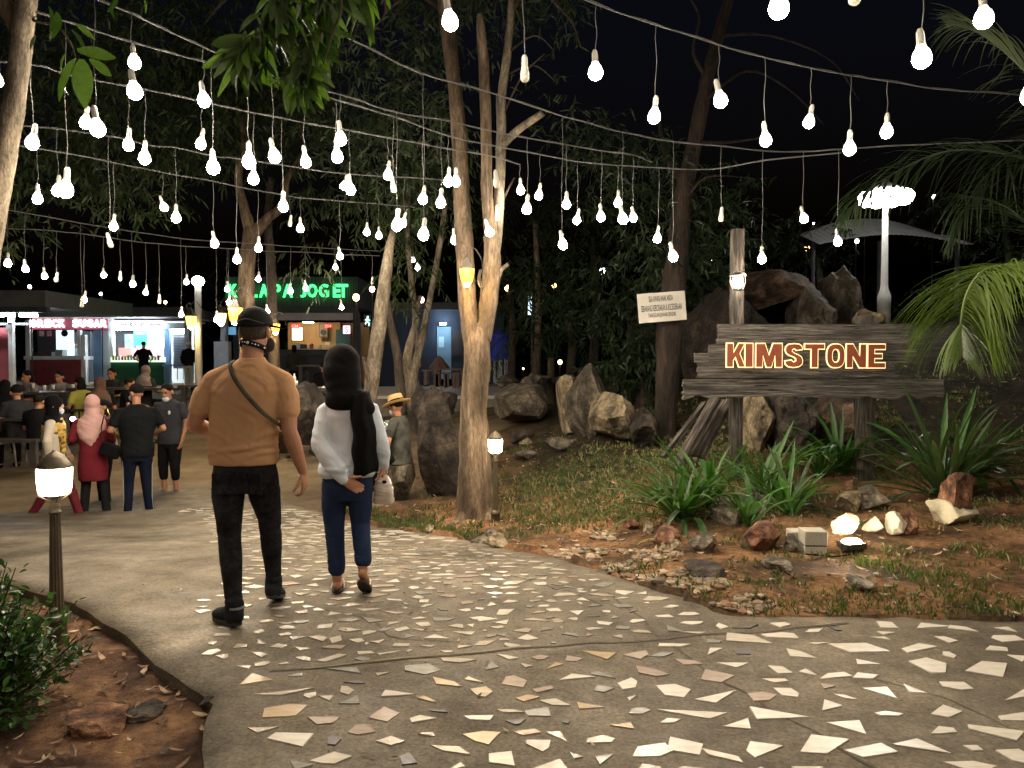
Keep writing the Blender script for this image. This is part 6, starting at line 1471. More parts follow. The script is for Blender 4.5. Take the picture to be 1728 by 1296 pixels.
mb = MB(); pts = [hc+V((.004,-.010,.0))+hr @ V((.094*math.cos(a), .1135*math.sin(a), .047+.010*math.cos((a+math.pi/2)*3))) for a in np.linspace(-math.pi*.83, -math.pi*.17, 14)]; mb.tube(pts, .0022, 5); mb.obj('cap_strap', mat('strap_grey', (.10,.10,.10)), man)
mb = MB(); mb.ell(hc+V((.004,-.01,.136)), (.008,.008,.004), None, 8, 5); mb.obj('cap_button', m_black, man)
mb = MB(); vs = []; 
for i in range(13):
    a = math.pi*(.18+.64*i/12)
    for r, z in ((.085,.055),(.155,.035)): vs.append(hc+V((.004,-.010,0))+hr @ V((r*math.cos(a), (r+.012)*math.sin(a)*1.05+.01, z-.02*abs(math.cos(a)))))
mb.add(vs, [(2*i, 2*i+1, 2*i+3, 2*i+2) for i in range(12)]); o = mb.obj('cap_brim', m_black, man, True); so = o.modifiers.new('s', 'SOLIDIFY'); so.thickness = .004
# mask strap round the neck with white marks
mb = MB(); n = 40; vs = []
for i in range(n+1):
    a = math.pi*(.80+1.42*i/n); cxn, cyn, zz = .040, .0, 1.547+.020*math.cos(a*1+1.4)
    for z in (-.015, .015): vs.append((cxn+.068*math.cos(a), cyn+.070*math.sin(a), zz+z-.018*math.cos(a)))
mb.add(vs, [(2*i, 2*i+2, 2*i+3, 2*i+1) for i in range(n)]); o = mb.obj('neck_strap', m_black, man, True); so = o.modifiers.new('s', 'SOLIDIFY'); so.thickness = .004; so.offset = 1
m_wp = mat('print_white', (.7,.7,.7))
for i, w in ((7,.006),(15,.004),(17,.004),(19,.009),(22,.004),(24,.005),(26,.004),(31,.006)):
    a = math.pi*(.80+1.42*i/n); zz = 1.547+.020*math.cos(a+1.4)-.018*math.cos(a); mb = MB(); c_ = V((.040+.0735*math.cos(a), .0755*math.sin(a), zz))
    mb.ell(c_, (w, .002, w*.9), Matrix.Rotation(a+math.pi/2, 3, 'Z'), 10, 6); mb.obj('strap_print', m_wp, man)
# face mask hanging on the far side of the jaw
mb = MB(); mb.ell(hc+hr @ V((.03,.075,-.075)), (.055,.03,.05), hr, 12, 8); mb.obj('face_mask', mat('mask_black', (.01,.01,.01), (.02,.02,.02), 9), man, True)
# crossbody strap
def ribbon(parent, name, pts, w, m, nrm, th=.003):
    q = [V(p) for p in spline(pts, 8)]; vs = []
    for i, p in enumerate(q):
        t = (q[min(len(q)-1, i+1)]-q[max(0, i-1)]).normalized(); nn = nrm(p) if callable(nrm) else V(nrm); s = t.cross(nn).normalized()*w/2; vs += [p-s, p+s]
    mb = MB(); mb.add(vs, [(2*i, 2*i+2, 2*i+3, 2*i+1) for i in range(len(q)-1)]); o = mb.obj(name, m, parent, True); so = o.modifiers.new('s', 'SOLIDIFY'); so.thickness = th; so.offset = 0; return o
m_strap = cloth('strap_olive', (.035,.032,.024), (.06,.055,.04), .9, 200)
ribbon(man, 'bag_strap', [(-.085,.10,1.38),(-.080,.03,1.466),(-.068,-.062,1.448),(-.030,-.120,1.385),(.030,-.142,1.305),(.090,-.143,1.235),(.140,-.128,1.18),(.188,-.085,1.13),(.208,.0,1.09),(.16,.11,1.03)], .023, m_strap, lambda p: V((p.x*.7, p.y, .12)))
mb = MB(); mb.box((.10,.165,1.0), (.18,.07,.13)); mb.obj('bag', m_strap, man, bevel=.012)
mb = MB(); d = (wrl-ell_).normalized(); rot = d.to_track_quat('Z', 'Y').to_matrix(); mb.lathe([(.031,-.012),(.033,0),(.031,.012)], 16, c=wrl-d*.025, rot=rot); mb.obj('watch', m_black, man, True)

# ------------------------------------------------------------- the woman in the white jumper
m_jump = cloth('jumper_pale', (.52,.58,.67), (.60,.66,.74), .95, 120, .4); m_hij = cloth('hijab_black', (.004,.004,.0045), (.007,.007,.008), .95, 90); m_navy_c = cloth('jeans_navy', (.012,.022,.06), (.022,.036,.085), .85, 140)
Y1 = 4.88; cx = P(588, 1010, Y1).x; wom = empty('person', (cx, Y1, path_z(Y1)+.006), label='woman seen from behind in a black headscarf, pale jumper and cropped navy trousers', cat='person')
hd = V((-.035,.03,1.435)); mb = MB(); hr2 = head_shape(mb, hd, .55, -.12, .94)
mb.cap_tube([V((-.01,0,1.22)), V((-.03,.01,1.38))], [.055,.05], 12); loft(mb, [(0,0,.70,.12,.08),(0,0,.95,.10,.07),(0,0,1.15,.12,.07),(0,0,1.24,.08,.05)])
sl_, el_, wl_ = V((-.135,0,1.155)), V((-.150,-.085,.955)), V((.015,-.165,.745)); sr_, er_, wr_ = V((.140,.0,1.165)), V((.20,-.03,.98)), V((.215,.06,.80))
for a, b_, c in ((sl_, el_, wl_), (sr_, er_, wr_)):
    mb.cap_tube([a, b_], [.045,.036], 10); mb.cap_tube([b_, c], [.034,.024], 10)
hand(mb, wl_, (.75,-.02,-.45), (.25,-.9,.1), -1, .95, .5); hand(mb, wr_, (.0,.1,-1), (-1,0,0), -1, .92, 1.2)
fl_, fr_ = V((-.072,.06,.0)), V((.105,-.02,.0))
# lower legs and feet
mb.cap_tube([V((-.083,.015,.27)), V((-.078,.015,.18)), V((-.076,.015,.075))], [.042,.036,.031], 12)
mb.cap_tube([V((.094,-.03,.30)), V((.102,-.06,.24)), V((.108,-.075,.165))], [.042,.036,.031], 12)
def bare_foot(heel, toe, k=1.0):
    heel, toe = V(heel), V(toe); d = toe-heel; L = d.length; d.normalize(); s = d.cross(V((0,0,1))).normalized(); up = s.cross(d); rot = Matrix((d, s, up)).transposed()
    mb.ell(heel+d*.14*L+up*.028, (.040,.030,.032), rot, 12, 8); mb.ell(heel+d*.42*L+up*.030, (.075,.031,.028), rot, 12, 8); mb.ell(heel+d*.74*L+up*.018, (.050,.042,.017), rot, 12, 8)
    for i, (o, l) in enumerate(((.027,.045),(.011,.040),(-.003,.036),(-.016,.032),(-.029,.027))): mb.cap_tube([heel+d*.80*L+s*o*-1+up*.013, heel+d*.80*L+s*o*-1+d*l+up*.010], [.012 if i == 0 else .009]*2, 8)
bare_foot((-.068,-.02,.016), (-.100,.19,.014)); bare_foot((.108,-.125,.135), (.112,.02,.016))
voxel(mb, 'body', m_skin, .0055, wom, 2)
def flipflop(heel, toe):
    heel, toe = V(heel), V(toe); d = toe-heel; L = d.length; d.normalize(); s = d.cross(V((0,0,1))).normalized(); up = s.cross(d); mb = MB(); ring = []
    for i in range(20): a = 2*math.pi*i/20; ring.append((.5+.55*math.cos(a), (.040+.006*math.cos(a))*(abs(math.sin(a))**.6)*(1 if math.sin(a) > 0 else -1)))
    mb.add([heel+d*x*L+s*w+up*z for z in (-.010,.004) for x, w in ring], [tuple(range(20)), tuple(range(39, 19, -1))]+[(i, 20+i, 20+(i+1) % 20, (i+1) % 20) for i in range(20)])
    o = mb.obj('sandal', mat('sandal_black', (.012,.011,.012), (.03,.025,.02), 9), wom); mb = MB()
    for sd in (-1, 1): mb.tube([heel+d*.45*L+s*.04*sd, heel+d*.62*L+s*.03*sd+up*.045, heel+d*.82*L+up*.03, heel+d*.84*L], .006, 6)
    st = mb.obj('strap', mat('sandal_pale', (.6,.57,.5)), o)
flipflop((-.068,-.025,.012), (-.100,.185,.010)); flipflop((.109,-.135,.115), (.113,.03,.004))
# jumper
mb = MB(); loft(mb, [(-.005,0,.735,.150,.110),(-.005,0,.765,.178,.128),(-.005,0,.84,.170,.122),(0,0,.95,.145,.105),(0,0,1.05,.142,.10),(.0,0,1.13,.152,.103),(0,0,1.18,.128,.092),(0,0,1.22,.092,.075),(0,0,1.26,.06,.055)], 24)
for a, b_, c, sx in ((sl_, el_, wl_, -1), (sr_, er_, wr_, 1)):
    mb.cap_tube([V((sx*.05,0,1.20)), V((sx*.10,0,1.178)), a, a.lerp(b_, .5), b_], [.045,.052,.058,.060,.057], 14); mb.cap_tube([b_, b_.lerp(c, .35), b_.lerp(c, .75), b_.lerp(c, .97)], [.058,.062,.056,.038], 14)
def fold_w(v): return .003+.004*sstep(.95, .75, v[2])+.003*sstep(.13, .19, abs(v[0]))
o = voxel(mb, 'jumper', m_jump, .0075, wom, 2, fold_w, (6,6,9), 21)
crease(o, [(-.14,.80,.10,.77,.013,.007),(.14,.90,.0,.80,.015,.008),(-.13,1.0,-.02,.86,.014,.006),(.05,1.1,.0,.9,.02,.006),(-.19,1.02,-.13,.95,.01,.006),(-.19,.97,-.12,.92,.01,.006),(-.08,.90,.02,.80,.012,.006),(-.17,1.10,-.10,1.05,.012,.005)])
mb = MB(); loft(mb, [(0,0,.60,.13,.10),(0,0,.68,.158,.118),(0,0,.75,.160,.118),(0,0,.80,.145,.10)], 22)
mb.cap_tube([V((-.078,0,.70)), V((-.092,.01,.55)), V((-.092,.025,.42)), V((-.083,.018,.28)), V((-.077,.015,.150))], [.086,.078,.064,.056,.054], 16)
mb.cap_tube([V((.075,0,.70)), V((.072,.035,.55)), V((.070,.050,.43)), V((.092,-.02,.31)), V((.106,-.058,.225))], [.086,.076,.062,.055,.053], 16)
voxel(mb, 'trousers', m_navy_c, .008, wom, 2, lambda v: .0015+.002*sstep(.5, .2, v[2]), (9,9,22), 5)
mb = MB()
mb.ell(hd+V((0,-.012,.025)), (.112,.126,.124), hr2, 20, 14); mb.ell(hd+V((.0,-.035,-.035)), (.120,.118,.112), None, 18, 12); mb.cap_tube([hd+V((0,-.01,-.03)), V((-.02,-.015,1.31)), V((-.005,-.012,1.275))], [.112,.112,.100], 18)
loft(mb, [(-.0,-.012,1.165,.10,.09),(-.0,-.015,1.20,.135,.108),(-.005,-.018,1.25,.128,.115),(-.015,-.015,1.31,.10,.10)], 20)
mb.cap_tube([V((.09,-.05,1.235)), V((.135,-.065,1.18))], [.06,.055], 12)
f_ = hd+hr2 @ V((0,.085,-.02)); voxel(mb, 'headscarf', m_hij, .008, wom, 14, .003, (5,5,8), 2)
mb = MB(); mb.ell(hd+hr2 @ V((0,.072,-.035)), (.055,.032,.055), hr2, 14, 10); mb.obj('face_mask', m_black, wom, True)
# shawl hanging over the right shoulder
mb = MB(); vs = []; rows = 22; cols = 9
for i in range(rows+1):
    t_ = i/rows; z = 1.275-.50*t_; w0 = lerp(.035, .055, min(1, t_*2)); w1 = lerp(.15, .205, min(1, t_*1.6))
    for j in range(cols+1):
        u = j/cols; x = lerp(w0, w1, u); y = -.105-.03*math.sin(u*math.pi)*1.0+.010*math.sin(u*14+t_*3)-.02*sstep(0, .3, t_)+.12*max(0, u-.6)
        vs.append((x+.010*t_*math.sin(i*.7), y, z-.012*math.sin(u*5)))
mb.add(vs, [(i*(cols+1)+j, (i+1)*(cols+1)+j, (i+1)*(cols+1)+j+1, i*(cols+1)+j+1) for i in range(rows) for j in range(cols)]); o = mb.obj('shawl', m_hij, wom, True); so = o.modifiers.new('s', 'SOLIDIFY'); so.thickness = .018
# glossy bag
bx_ = P(645, 826, Y1); bg_ = empty('handbag', (bx_.x, Y1+.06, bx_.z), label='small glossy pearl white handbag hanging from the hand of the woman in the pale jumper', cat='bag'); k = Y1/FPX
m_bag = mat('bag_pearl', (.50,.42,.36), (.66,.58,.50), 14, .16, coat=.8); mb = MB()
loft(mb, [(0,0,-26*k,17*k,.035,.7),(0,0,-24*k,18.5*k,.045,.7),(0,0,-5*k,16*k,.05,.7),(0,0,12*k,12*k,.04,.7),(0,0,20*k,8*k,.02,.7),(0,0,23*k,6*k,.012,.7)], 24); voxel(mb, 'pouch', m_bag, .005, bg_, 3, .004, (20,20,30), 4)
mb = MB(); mb.tube([(-5*k,0,22*k), (-4*k,0,32*k), (1*k,0,38*k), (5*k,0,31*k), (5*k,0,22*k)], .006, 8); mb.obj('handle', m_bag, bg_, True)
mb = MB(); mb.lathe([(6.5*k,21*k),(7*k,23*k),(6.5*k,25*k)], 16, sy=.5); mb.obj('clasp', mat('gold', (.65,.42,.12), metal=1, rough=.25), bg_, True); mb = MB(); mb.ell((3*k,-.042,12*k), (4*k,.006,3*k)); mb.obj('badge', m_black, bg_, True)

# ------------------------------------------------------------- simpler figures farther away
def stand(px, py, Y, H, face, label, top, bottom, skin, hair='short', sleeve='short', pose=None, shoes=None, bottomlen=.04, hair_m=None, mask=None, width=1.0, skirt=None, vox=.013, extras=None, lean=0):
    """Standing figure; face is the heading in radians (0 looks away from the camera, pi towards it)."""
    x = P(px, py, Y).x; g = gz(x, Y); t = empty('person', (x, Y, g), face, label, 'person'); k = H/1.72; w = width
    J = dict(hip=V((0,0,.90)), hd=V((0,.02,1.60)), sh=[V((-.175*w,0,1.365)), V((.175*w,0,1.365))], el=[V((-.24*w,-.02,1.13)), V((.24*w,-.02,1.13))], wr=[V((-.23*w,.10,.90)), V((.23*w,.10,.90))],
             kn=[V((-.10,.03,.48)), V((.10,.03,.48))], an=[V((-.10,-.0,.09)), V((.10,-.0,.09))], hdyaw=0, hdp=0)
    if pose: J.update(pose)
    S = lambda v: V(v)*k
    mb = MB(); hr_ = head_shape(mb, S(J['hd']), J['hdyaw'], J['hdp'], k)
    mb.cap_tube([S((0,0,1.38)), S(J['hd'])-V((0,.01,.05))], [.052*k,.050*k], 10); loft(mb, [(0,0,.86*k,.12*k,.08*k),(0,0,1.1*k,.11*k,.08*k),(0,0,1.36*k,.13*k,.08*k),(0,0,1.43*k,.06*k,.05*k)], 14)
    for i in (0, 1):
        a, b_, c = S(J['sh'][i]), S(J['el'][i]), S(J['wr'][i]); mb.cap_tube([a, b_], [.045*k,.036*k], 8); mb.cap_tube([b_, c], [.036*k,.026*k], 8); dd = (c-b_).normalized()
        hand(mb, c, dd, V((-1 if i else 1, 0, .2)), -1 if i else 1, .98*k, .6)
        mb.cap_tube([S((-.08 if i == 0 else .08,0,.8)), S(J['kn'][i]), S(J['an'][i])], [.07*k,.05*k,.036*k], 8); q = S(J['an'][i]); mb.ell(q+V((0,.05*k,-.055*k)), (.04*k,.11*k,.03*k), None, 10, 6)
    voxel(mb, 'body', skin, vox*.8, t, 1)
    if mask is None or True: face_bits(t, S(J['hd']), hr_, k)
    mb = MB(); r = [(.80,.165,.115),(.90,.168,.118),(1.02,.155,.112),(1.18,.180,.120),(1.31,.190,.118),(1.37,.150,.10),(1.415,.105,.082),(1.455,.07,.062)]
    if skirt: r = [(skirt,.175,.14),(.75,.185,.135)]+r[1:]
    loft(mb, [(0,0,z*k,rx*k*w,ry*k*(.5+.5*w)) for z, rx, ry in r], 20)
    for i in (0, 1):
        a, b_, c = S(J['sh'][i]), S(J['el'][i]), S(J['wr'][i])
        if sleeve == 'short': mb.cap_tube([S((-.10 if i == 0 else .10,0,1.365)), a, a.lerp(b_, .62)], [.052*k,.061*k,.058*k], 12)
        else: mb.cap_tube([S((-.10 if i == 0 else .10,0,1.365)), a, b_], [.052*k,.058*k,.050*k], 12); mb.cap_tube([b_, b_.lerp(c, .95)], [.056*k,.044*k], 12)
    voxel(mb, 'top', top, vox, t, 2, .004, (7,7,11), px*.01)
    mb = MB(); loft(mb, [(0,0,.74*k,.12*k*w,.10*k),(0,0,.82*k,.160*k*w,.118*k),(0,0,.95*k,.150*k*w,.108*k)], 18)
    for i in (0, 1):
        hpt, kn, an = S((-.085 if i == 0 else .085,0,.82)), S(J['kn'][i]), S(J['an'][i]); wd = 1.0 if bottomlen < .1 else 1.15
        e_ = kn.lerp(an, 1.02-(bottomlen-.04)/.42); mb.cap_tube([hpt, hpt.lerp(kn, .5), kn, kn.lerp(e_, .6), e_], [.088*k*w,.078*k*wd,.062*k*wd,.056*k*wd,.052*k*wd], 12)
    voxel(mb, 'trousers', bottom, vox, t, 2, .003, (9,9,14), px*.02)
    for i in (0, 1):
        an = S(J['an'][i]); mb = MB(); mb.ell(an+V((0,.055*k,-.060*k)), (.046*k,.135*k,.035*k), None, 12, 7); mb.obj('shoe', shoes or m_shoe, t, True)
    hp = S(J['hd'])
    if hair in ('short', 'cap', 'bun'):
        mb = MB(); mb.ell(hp+hr_ @ V((0,-.018*k,.038*k)), (.083*k,.098*k,.086*k), hr_, 14, 10)
        if hair == 'bun': mb.ell(hp+hr_ @ V((0,-.10*k,.03*k)), .05*k); mb.ell(hp+hr_ @ V((0,-.05*k,-.06*k)), (.085*k,.06*k,.10*k))
        voxel(mb, 'cap' if hair == 'cap' else 'hair', hair_m or m_hair, vox*.7, t, 1)
        if hair == 'cap': mb = MB(); mb.ell(hp+hr_ @ V((0,.10*k,.055*k)), (.07*k,.07*k,.010*k), hr_); mb.obj('cap_brim', hair_m, t, True)
    if hair == 'scarf':
        mb = MB(); mb.ell(hp+hr_ @ V((0,-.022*k,.02*k)), (.096*k,.110*k,.115*k), hr_, 16, 11); mb.cap_tube([hp-V((0,.02*k,.04*k)), S((0,-.01,1.42))], [.088*k,.10*k], 14)
        loft(mb, [(0,0,1.24*k,.20*k,.13*k),(0,-.005,1.36*k,.19*k,.125*k),(0,-.01,1.44*k,.12*k,.10*k)], 18); voxel(mb, 'headscarf', hair_m, vox, t, 2, .007, (8,8,12), px*.03)
    if mask: mb = MB(); mb.ell(hp+hr_ @ V((0,.068*k,-.045*k if mask[1] else -.09*k)), (.052*k,.040*k,.042*k), hr_, 12, 8); mb.obj('face_mask', mask[0], t, True)
    return t, k, hr_, hp
m_mw = mat('mask_white', (.6,.66,.70)); m_mb = mat('mask_blue', (.35,.52,.66))
pi = math.pi
# woman in the cream jacket
t, k, hr_, hp = stand(92, 800, 9.6, 1.60, -1.25, 'woman in a cream jacket with a black headscarf, yellow shawl and maroon trousers, facing right', cloth('jacket_cream', (.52,.47,.38), (.60,.54,.45)), cloth('trousers_maroon', (.10,.012,.022), (.14,.02,.03)), m_skin2, 'scarf', 'long',
    dict(kn=[V((-.10,-.08,.50)), V((.10,.20,.50))], an=[V((-.10,-.30,.12)), V((.10,.32,.09))], wr=[V((-.22,.12,.92)), V((.20,-.02,.86))]), hair_m=m_hij, mask=(m_mw, False), width=1.12)
mb = MB(); vs = []; m_yel = mat('shawl_yellow', (.50,.30,.05), (.06,.04,.02), 16, .9, c3=(.62,.40,.08), lo=.3, hi=.62)
loft(mb, [(0,0,1.14*k,.14*k,.15*k),(0,0,1.24*k,.205*k,.14*k),(0,0,1.34*k,.195*k,.13*k),(0,0,1.42*k,.11*k,.10*k)], 18); mb.cap_tube([V((.10,.11,1.2))*k, V((.11,.13,.98))*k], [.05*k,.03*k], 8); voxel(mb, 'shawl', m_yel, .011, t, 2, .01, (12,12,14), 3)
# woman with the pink scarf
m_maroon = cloth('tunic_maroon', (.13,.012,.022), (.17,.02,.032))
t, k, hr_, hp = stand(158, 850, 9.75, 1.60, .35, 'woman with a pink headscarf in a long maroon tunic seen from behind, shining a phone', m_maroon, cloth('leggings_dark', (.008,.009,.011), (.014,.014,.017)), m_skin2, 'scarf', 'long',
    dict(kn=[V((-.09,.02,.50)), V((.12,.03,.50))], an=[V((-.12,-.02,.09)), V((.17,-.05,.09))], wr=[V((-.20,.22,1.12)), V((.20,.20,1.05))]), hair_m=cloth('scarf_pink', (.52,.30,.28), (.64,.40,.37)), width=1.02, skirt=.56)
mb = MB(); loft(mb, [(.0,-.05*k,1.02*k,.03*k,.05*k),(-.03*k,-.03*k,1.14*k,.12*k,.12*k),(0,0,1.28*k,.20*k,.135*k),(0,0,1.38*k,.18*k,.12*k),(0,0,1.44*k,.11*k,.10*k)], 18); voxel(mb, 'scarf_drape', MC['scarf_pink'], .011, t, 2, .010, (9,9,8), 6)
ph = P(125, 708, 9.72); t2 = empty('phone', ph, label='phone held by the woman in the pink headscarf, its light glaring at the camera', cat='phone'); mb = MB(); mb.box((0,0,0), (.14,.012,.075), Matrix.Rotation(.5, 3, 'Y')); mb.obj('body', m_black, t2, bevel=.003); mb = MB(); mb.ell((-.01,-.010,.008), (.035,.006,.028)); mb.obj('light', glow('phone_light', (.85,.85,1), 45), t2, True)
bg = P(186, 757, 9.66); t2 = empty('shoulder_bag', bg, label='black shoulder bag with a gold chain on the hip of the woman in maroon', cat='bag'); mb = MB(); mb.box((0,0,-.02), (.24,.09,.17), Matrix.Rotation(.35, 3, 'Y')); mb.obj('pouch', m_black, t2, bevel=.02); mb = MB(); mb.tube([(-.09,-.02,.04), (-.10,-.01,.28), (-.06,.02,.5)], .007, 6); mb.tube([(.08,-.02,.08), (.04,.0,.30), (-.05,.03,.5)], .007, 6); mb.obj('chain', MC['gold'], t2)
# dark haired person beyond
stand(177, 800, 10.5, 1.52, 2.4, 'dark haired person half hidden between the pink scarfed woman and the man in black', cloth('vest_dark', (.06,.05,.055), (.09,.07,.075)), m_black, m_skin2, 'bun', 'short')
# man in the black tee
t, k, hr_, hp = stand(233, 852, 9.8, 1.76, .55, 'masked man in a black t-shirt and striped navy track trousers, seen from behind', cloth('tee_black', (.005,.006,.007), (.009,.010,.011)), cloth('track_navy', (.005,.007,.020), (.008,.011,.028)), m_skin, 'short', 'short',
    dict(sh=[V((-.20,0,1.36)), V((.20,0,1.36))], el=[V((-.30,-.02,1.14)), V((.30,-.02,1.14))], wr=[V((-.20,.17,1.06)), V((.20,.17,1.06))], an=[V((-.12,0,.09)), V((.14,.02,.09))], hdyaw=.7, hdp=-.25, hd=V((0,.05,1.59))), mask=(m_mb, True), width=1.18)
for s in (-1, 1): ribbon(t, 'stripe', [(s*.17,-.03,.80), (s*.168,-.02,.62), (s*.166,-.01,.46), (s*.165,-.01,.28), (s*.178,-.01,.10)], .018, m_steel, (s, 0, 0), .014)
mb = MB(); c_ = hp+hr_ @ V((0,.088*k,.004)); mb.tube([hp+hr_ @ V((-.075*k,.0,.004)), hp+hr_ @ V((-.06*k,.085*k,.004)), hp+hr_ @ V((.06*k,.085*k,.004)), hp+hr_ @ V((.075*k,.0,.004))], .004, 5); mb.obj('glasses', m_black, t)
# man in the grey tee
t, k, hr_, hp = stand(288, 822, 11.4, 1.74, pi-.25, 'man in a dark grey t-shirt and black shorts, mask under his chin, facing the camera', cloth('tee_grey', (.03,.032,.039), (.042,.044,.052)), m_black, m_skin, 'short', 'short',
    dict(el=[V((-.27,-.02,1.12)), V((.27,-.02,1.12))], wr=[V((-.24,.05,.86)), V((.20,.16,.95))], hdyaw=.1, hdp=-.35, hd=V((0,.05,1.57))), bottomlen=.30, mask=(m_mw, False), width=1.16)
mb = MB(); mb.ell((-.09*k,.125*k,1.27*k), (.022,.006,.03)); mb.obj('chest_print', m_wp, t, True)
# customers at the stalls
stand(243, 650, 28.2, 1.72, 0, 'person in black with elbows out, waiting at the food stall counter', m_black, m_black, m_skin, 'short', 'short', dict(el=[V((-.36,-.05,1.12)), V((.36,-.05,1.12))], wr=[V((-.20,.08,.98)), V((.20,.08,.98))]), vox=.025, width=1.1)
stand(319, 650, 28.0, 1.74, .15, 'person in a white cap, black shirt and beige trousers standing beside the lamp post', m_black, cloth('chinos_beige', (.38,.33,.26), (.45,.4,.32)), m_skin, 'cap', 'long', hair_m=m_white, vox=.025)
stand(497, 650, 26.6, 1.70, .2, 'person in a dark olive top standing at the kiosk counter', cloth('olive_top', (.03,.035,.022), (.05,.05,.035)), m_black, m_skin, 'bun', 'long', vox=.025)
stand(526, 640, 28.6, 1.72, pi, 'kiosk vendor in a dark shirt and red cap behind the counter', m_black, m_black, m_skin, 'cap', 'short', hair_m=cloth('cap_red', (.12,.02,.02), (.2,.03,.03)), vox=.025)
stand(128, 640, 30.9, 1.66, pi, 'drinks vendor in grey behind the counter of the maroon stall', cloth('vendor_grey', (.16,.18,.2), (.22,.24,.26)), m_black, m_skin, 'short', 'short', vox=.025)

# seated ------------------------------------------------------------------
def sit(px, py_head, Y, face, label, top, hair='short', hair_m=None, skin=None, sleeve='short', bottom=None, vox=.016, H=1.66, seat=.45, arms=None, hdp=-.15, chair=True, base=None, kn=None, an=None, mask=None, sw=1.0):
    x = P(px, py_head, Y).x; g = base if base is not None else gz(x, Y)
    ztop = P(px, py_head, Y).z; k = min(1.12, max(.78, (ztop-g)/1.27)) if base is None else H/1.66
    t = empty('person', (x, Y, g), face, label, 'person'); skin = skin or m_skin; bottom = bottom or m_black; S = lambda v: V(v)*k
    sh = [V((-.165*sw,.02,.99)), V((.165*sw,.02,.99))]; el, wr = arms if arms else ([V((-.23,.06,.76)), V((.23,.06,.76))], [V((-.15,.30,.74)), V((.15,.30,.74))]); hd = V((0,.07,1.18))
    kn = kn or [V((-.12,.42,.50)), V((.12,.42,.50))]; an = an or [V((-.12,.40,.09)), V((.12,.40,.09))]
    mb = MB(); hr_ = head_shape(mb, S(hd), 0, hdp, k); mb.cap_tube([S((0,.02,1.0)), S(hd)-V((0,.01,.05))], [.05*k,.048*k], 10); loft(mb, [(0,0,.48*k,.12*k,.10*k),(0,0,.75*k,.11*k,.08*k),(0,.01,.98*k,.13*k,.08*k),(0,.02,1.06*k,.06*k,.05*k)], 14)
    for i in (0, 1):
        a, b_, c = S(sh[i]), S(el[i]), S(wr[i]); mb.cap_tube([a, b_], [.042*k,.035*k], 8); mb.cap_tube([b_, c], [.035*k,.026*k], 8); hand(mb, c, (c-b_), V((0,0,-1)) if abs((c-b_).normalized().z) < .8 else V((0,1,0)), -1 if i == 0 else 1, .95*k, .5)
        mb.cap_tube([S((-.09 if i == 0 else .09,.05,.52)), S(kn[i]), S(an[i])], [.06*k,.05*k,.035*k], 8); mb.ell(S(an[i])+V((0,.05*k,-.055*k)), (.04*k,.11*k,.03*k), None, 10, 6)
    voxel(mb, 'body', skin, vox*.8, t, 1); face_bits(t, S(hd), hr_, k)
    mb = MB(); loft(mb, [(0,0,.44*k,.16*k,.13*k),(0,0,.56*k,.165*k,.13*k),(0,0,.75*k,.155*k,.115*k),(0,.01,.92*k,.185*k*sw,.12*k),(0,.02,1.02*k,.15*k*sw,.095*k),(0,.02,1.07*k,.075*k,.065*k)], 18)
    for i in (0, 1):
        a, b_, c = S(sh[i]), S(el[i]), S(wr[i]); mb.cap_tube([S((-.10 if i == 0 else .10,.02,1.0)), a, a.lerp(b_, .6 if sleeve == 'short' else 1)], [.058*k,.064*k,.056*k], 10)
        if sleeve != 'short': mb.cap_tube([b_, b_.lerp(c, .92)], [.054*k,.042*k], 10)
    voxel(mb, 'top', top, vox, t, 2, .004, (7,7,11), px*.01)
    mb = MB(); mb.ell(S((0,.04,.50)), (.17*k,.17*k,.09*k), None, 14, 8)
    for i in (0, 1): mb.cap_tube([S((-.09 if i == 0 else .09,.03,.52)), S(kn[i])], [.082*k,.064*k], 12); mb.cap_tube([S(kn[i]), S(kn[i]).lerp(S(an[i]), .97)], [.062*k,.048*k], 12); 
    voxel(mb, 'trousers', bottom, vox, t, 2)
    for i in (0, 1): mb = MB(); mb.ell(S(an[i])+V((0,.055*k,-.058*k)), (.045*k,.13*k,.034*k), None, 12, 7); mb.obj('shoe', m_shoe, t, True)
    hp = S(hd)
    if hair in ('short', 'bun'):
        mb = MB(); mb.ell(hp+hr_ @ V((0,-.018*k,.038*k)), (.083*k,.098*k,.086*k), hr_, 14, 10)
        if hair == 'bun': mb.ell(hp+hr_ @ V((0,-.05*k,-.06*k)), (.088*k,.06*k,.11*k))
        voxel(mb, 'hair', hair_m or m_hair, vox*.7, t, 1)
    elif hair == 'scarf':
        mb = MB(); mb.ell(hp+hr_ @ V((0,-.022*k,.02*k)), (.096*k,.11*k,.115*k), hr_, 14, 10); mb.cap_tube([hp-V((0,.02*k,.04*k)), S((0,0,1.04))], [.088*k,.10*k], 12); loft(mb, [(0,0,.86*k,.20*k,.13*k),(0,.0,.98*k,.19*k,.125*k),(0,0,1.07*k,.12*k,.10*k)], 16); voxel(mb, 'headscarf', hair_m, vox, t, 2, .007, (8,8,12), px*.03)
    if mask: mb = MB(); mb.ell(hp+hr_ @ V((0,.068*k,-.045*k)), (.052*k,.040*k,.042*k), hr_, 12, 8); mb.obj('face_mask', mask, t, True)
    return t, k, hr_, hp
c1_ = cloth('shirt_darkgrey', (.02,.02,.023), (.035,.035,.04)); c2_ = cloth('shirt_floral', (.14,.12,.12), (.30,.27,.26), bs=20); c3_ = cloth('tee_olive_yellow', (.34,.33,.06), (.42,.40,.09)); c4_ = cloth('scarf_brown', (.10,.06,.05), (.15,.09,.075)); c5_ = cloth('shirt_magenta', (.22,.02,.10), (.30,.04,.14)); c6_ = cloth('shirt_white', (.45,.43,.42), (.55,.53,.5))
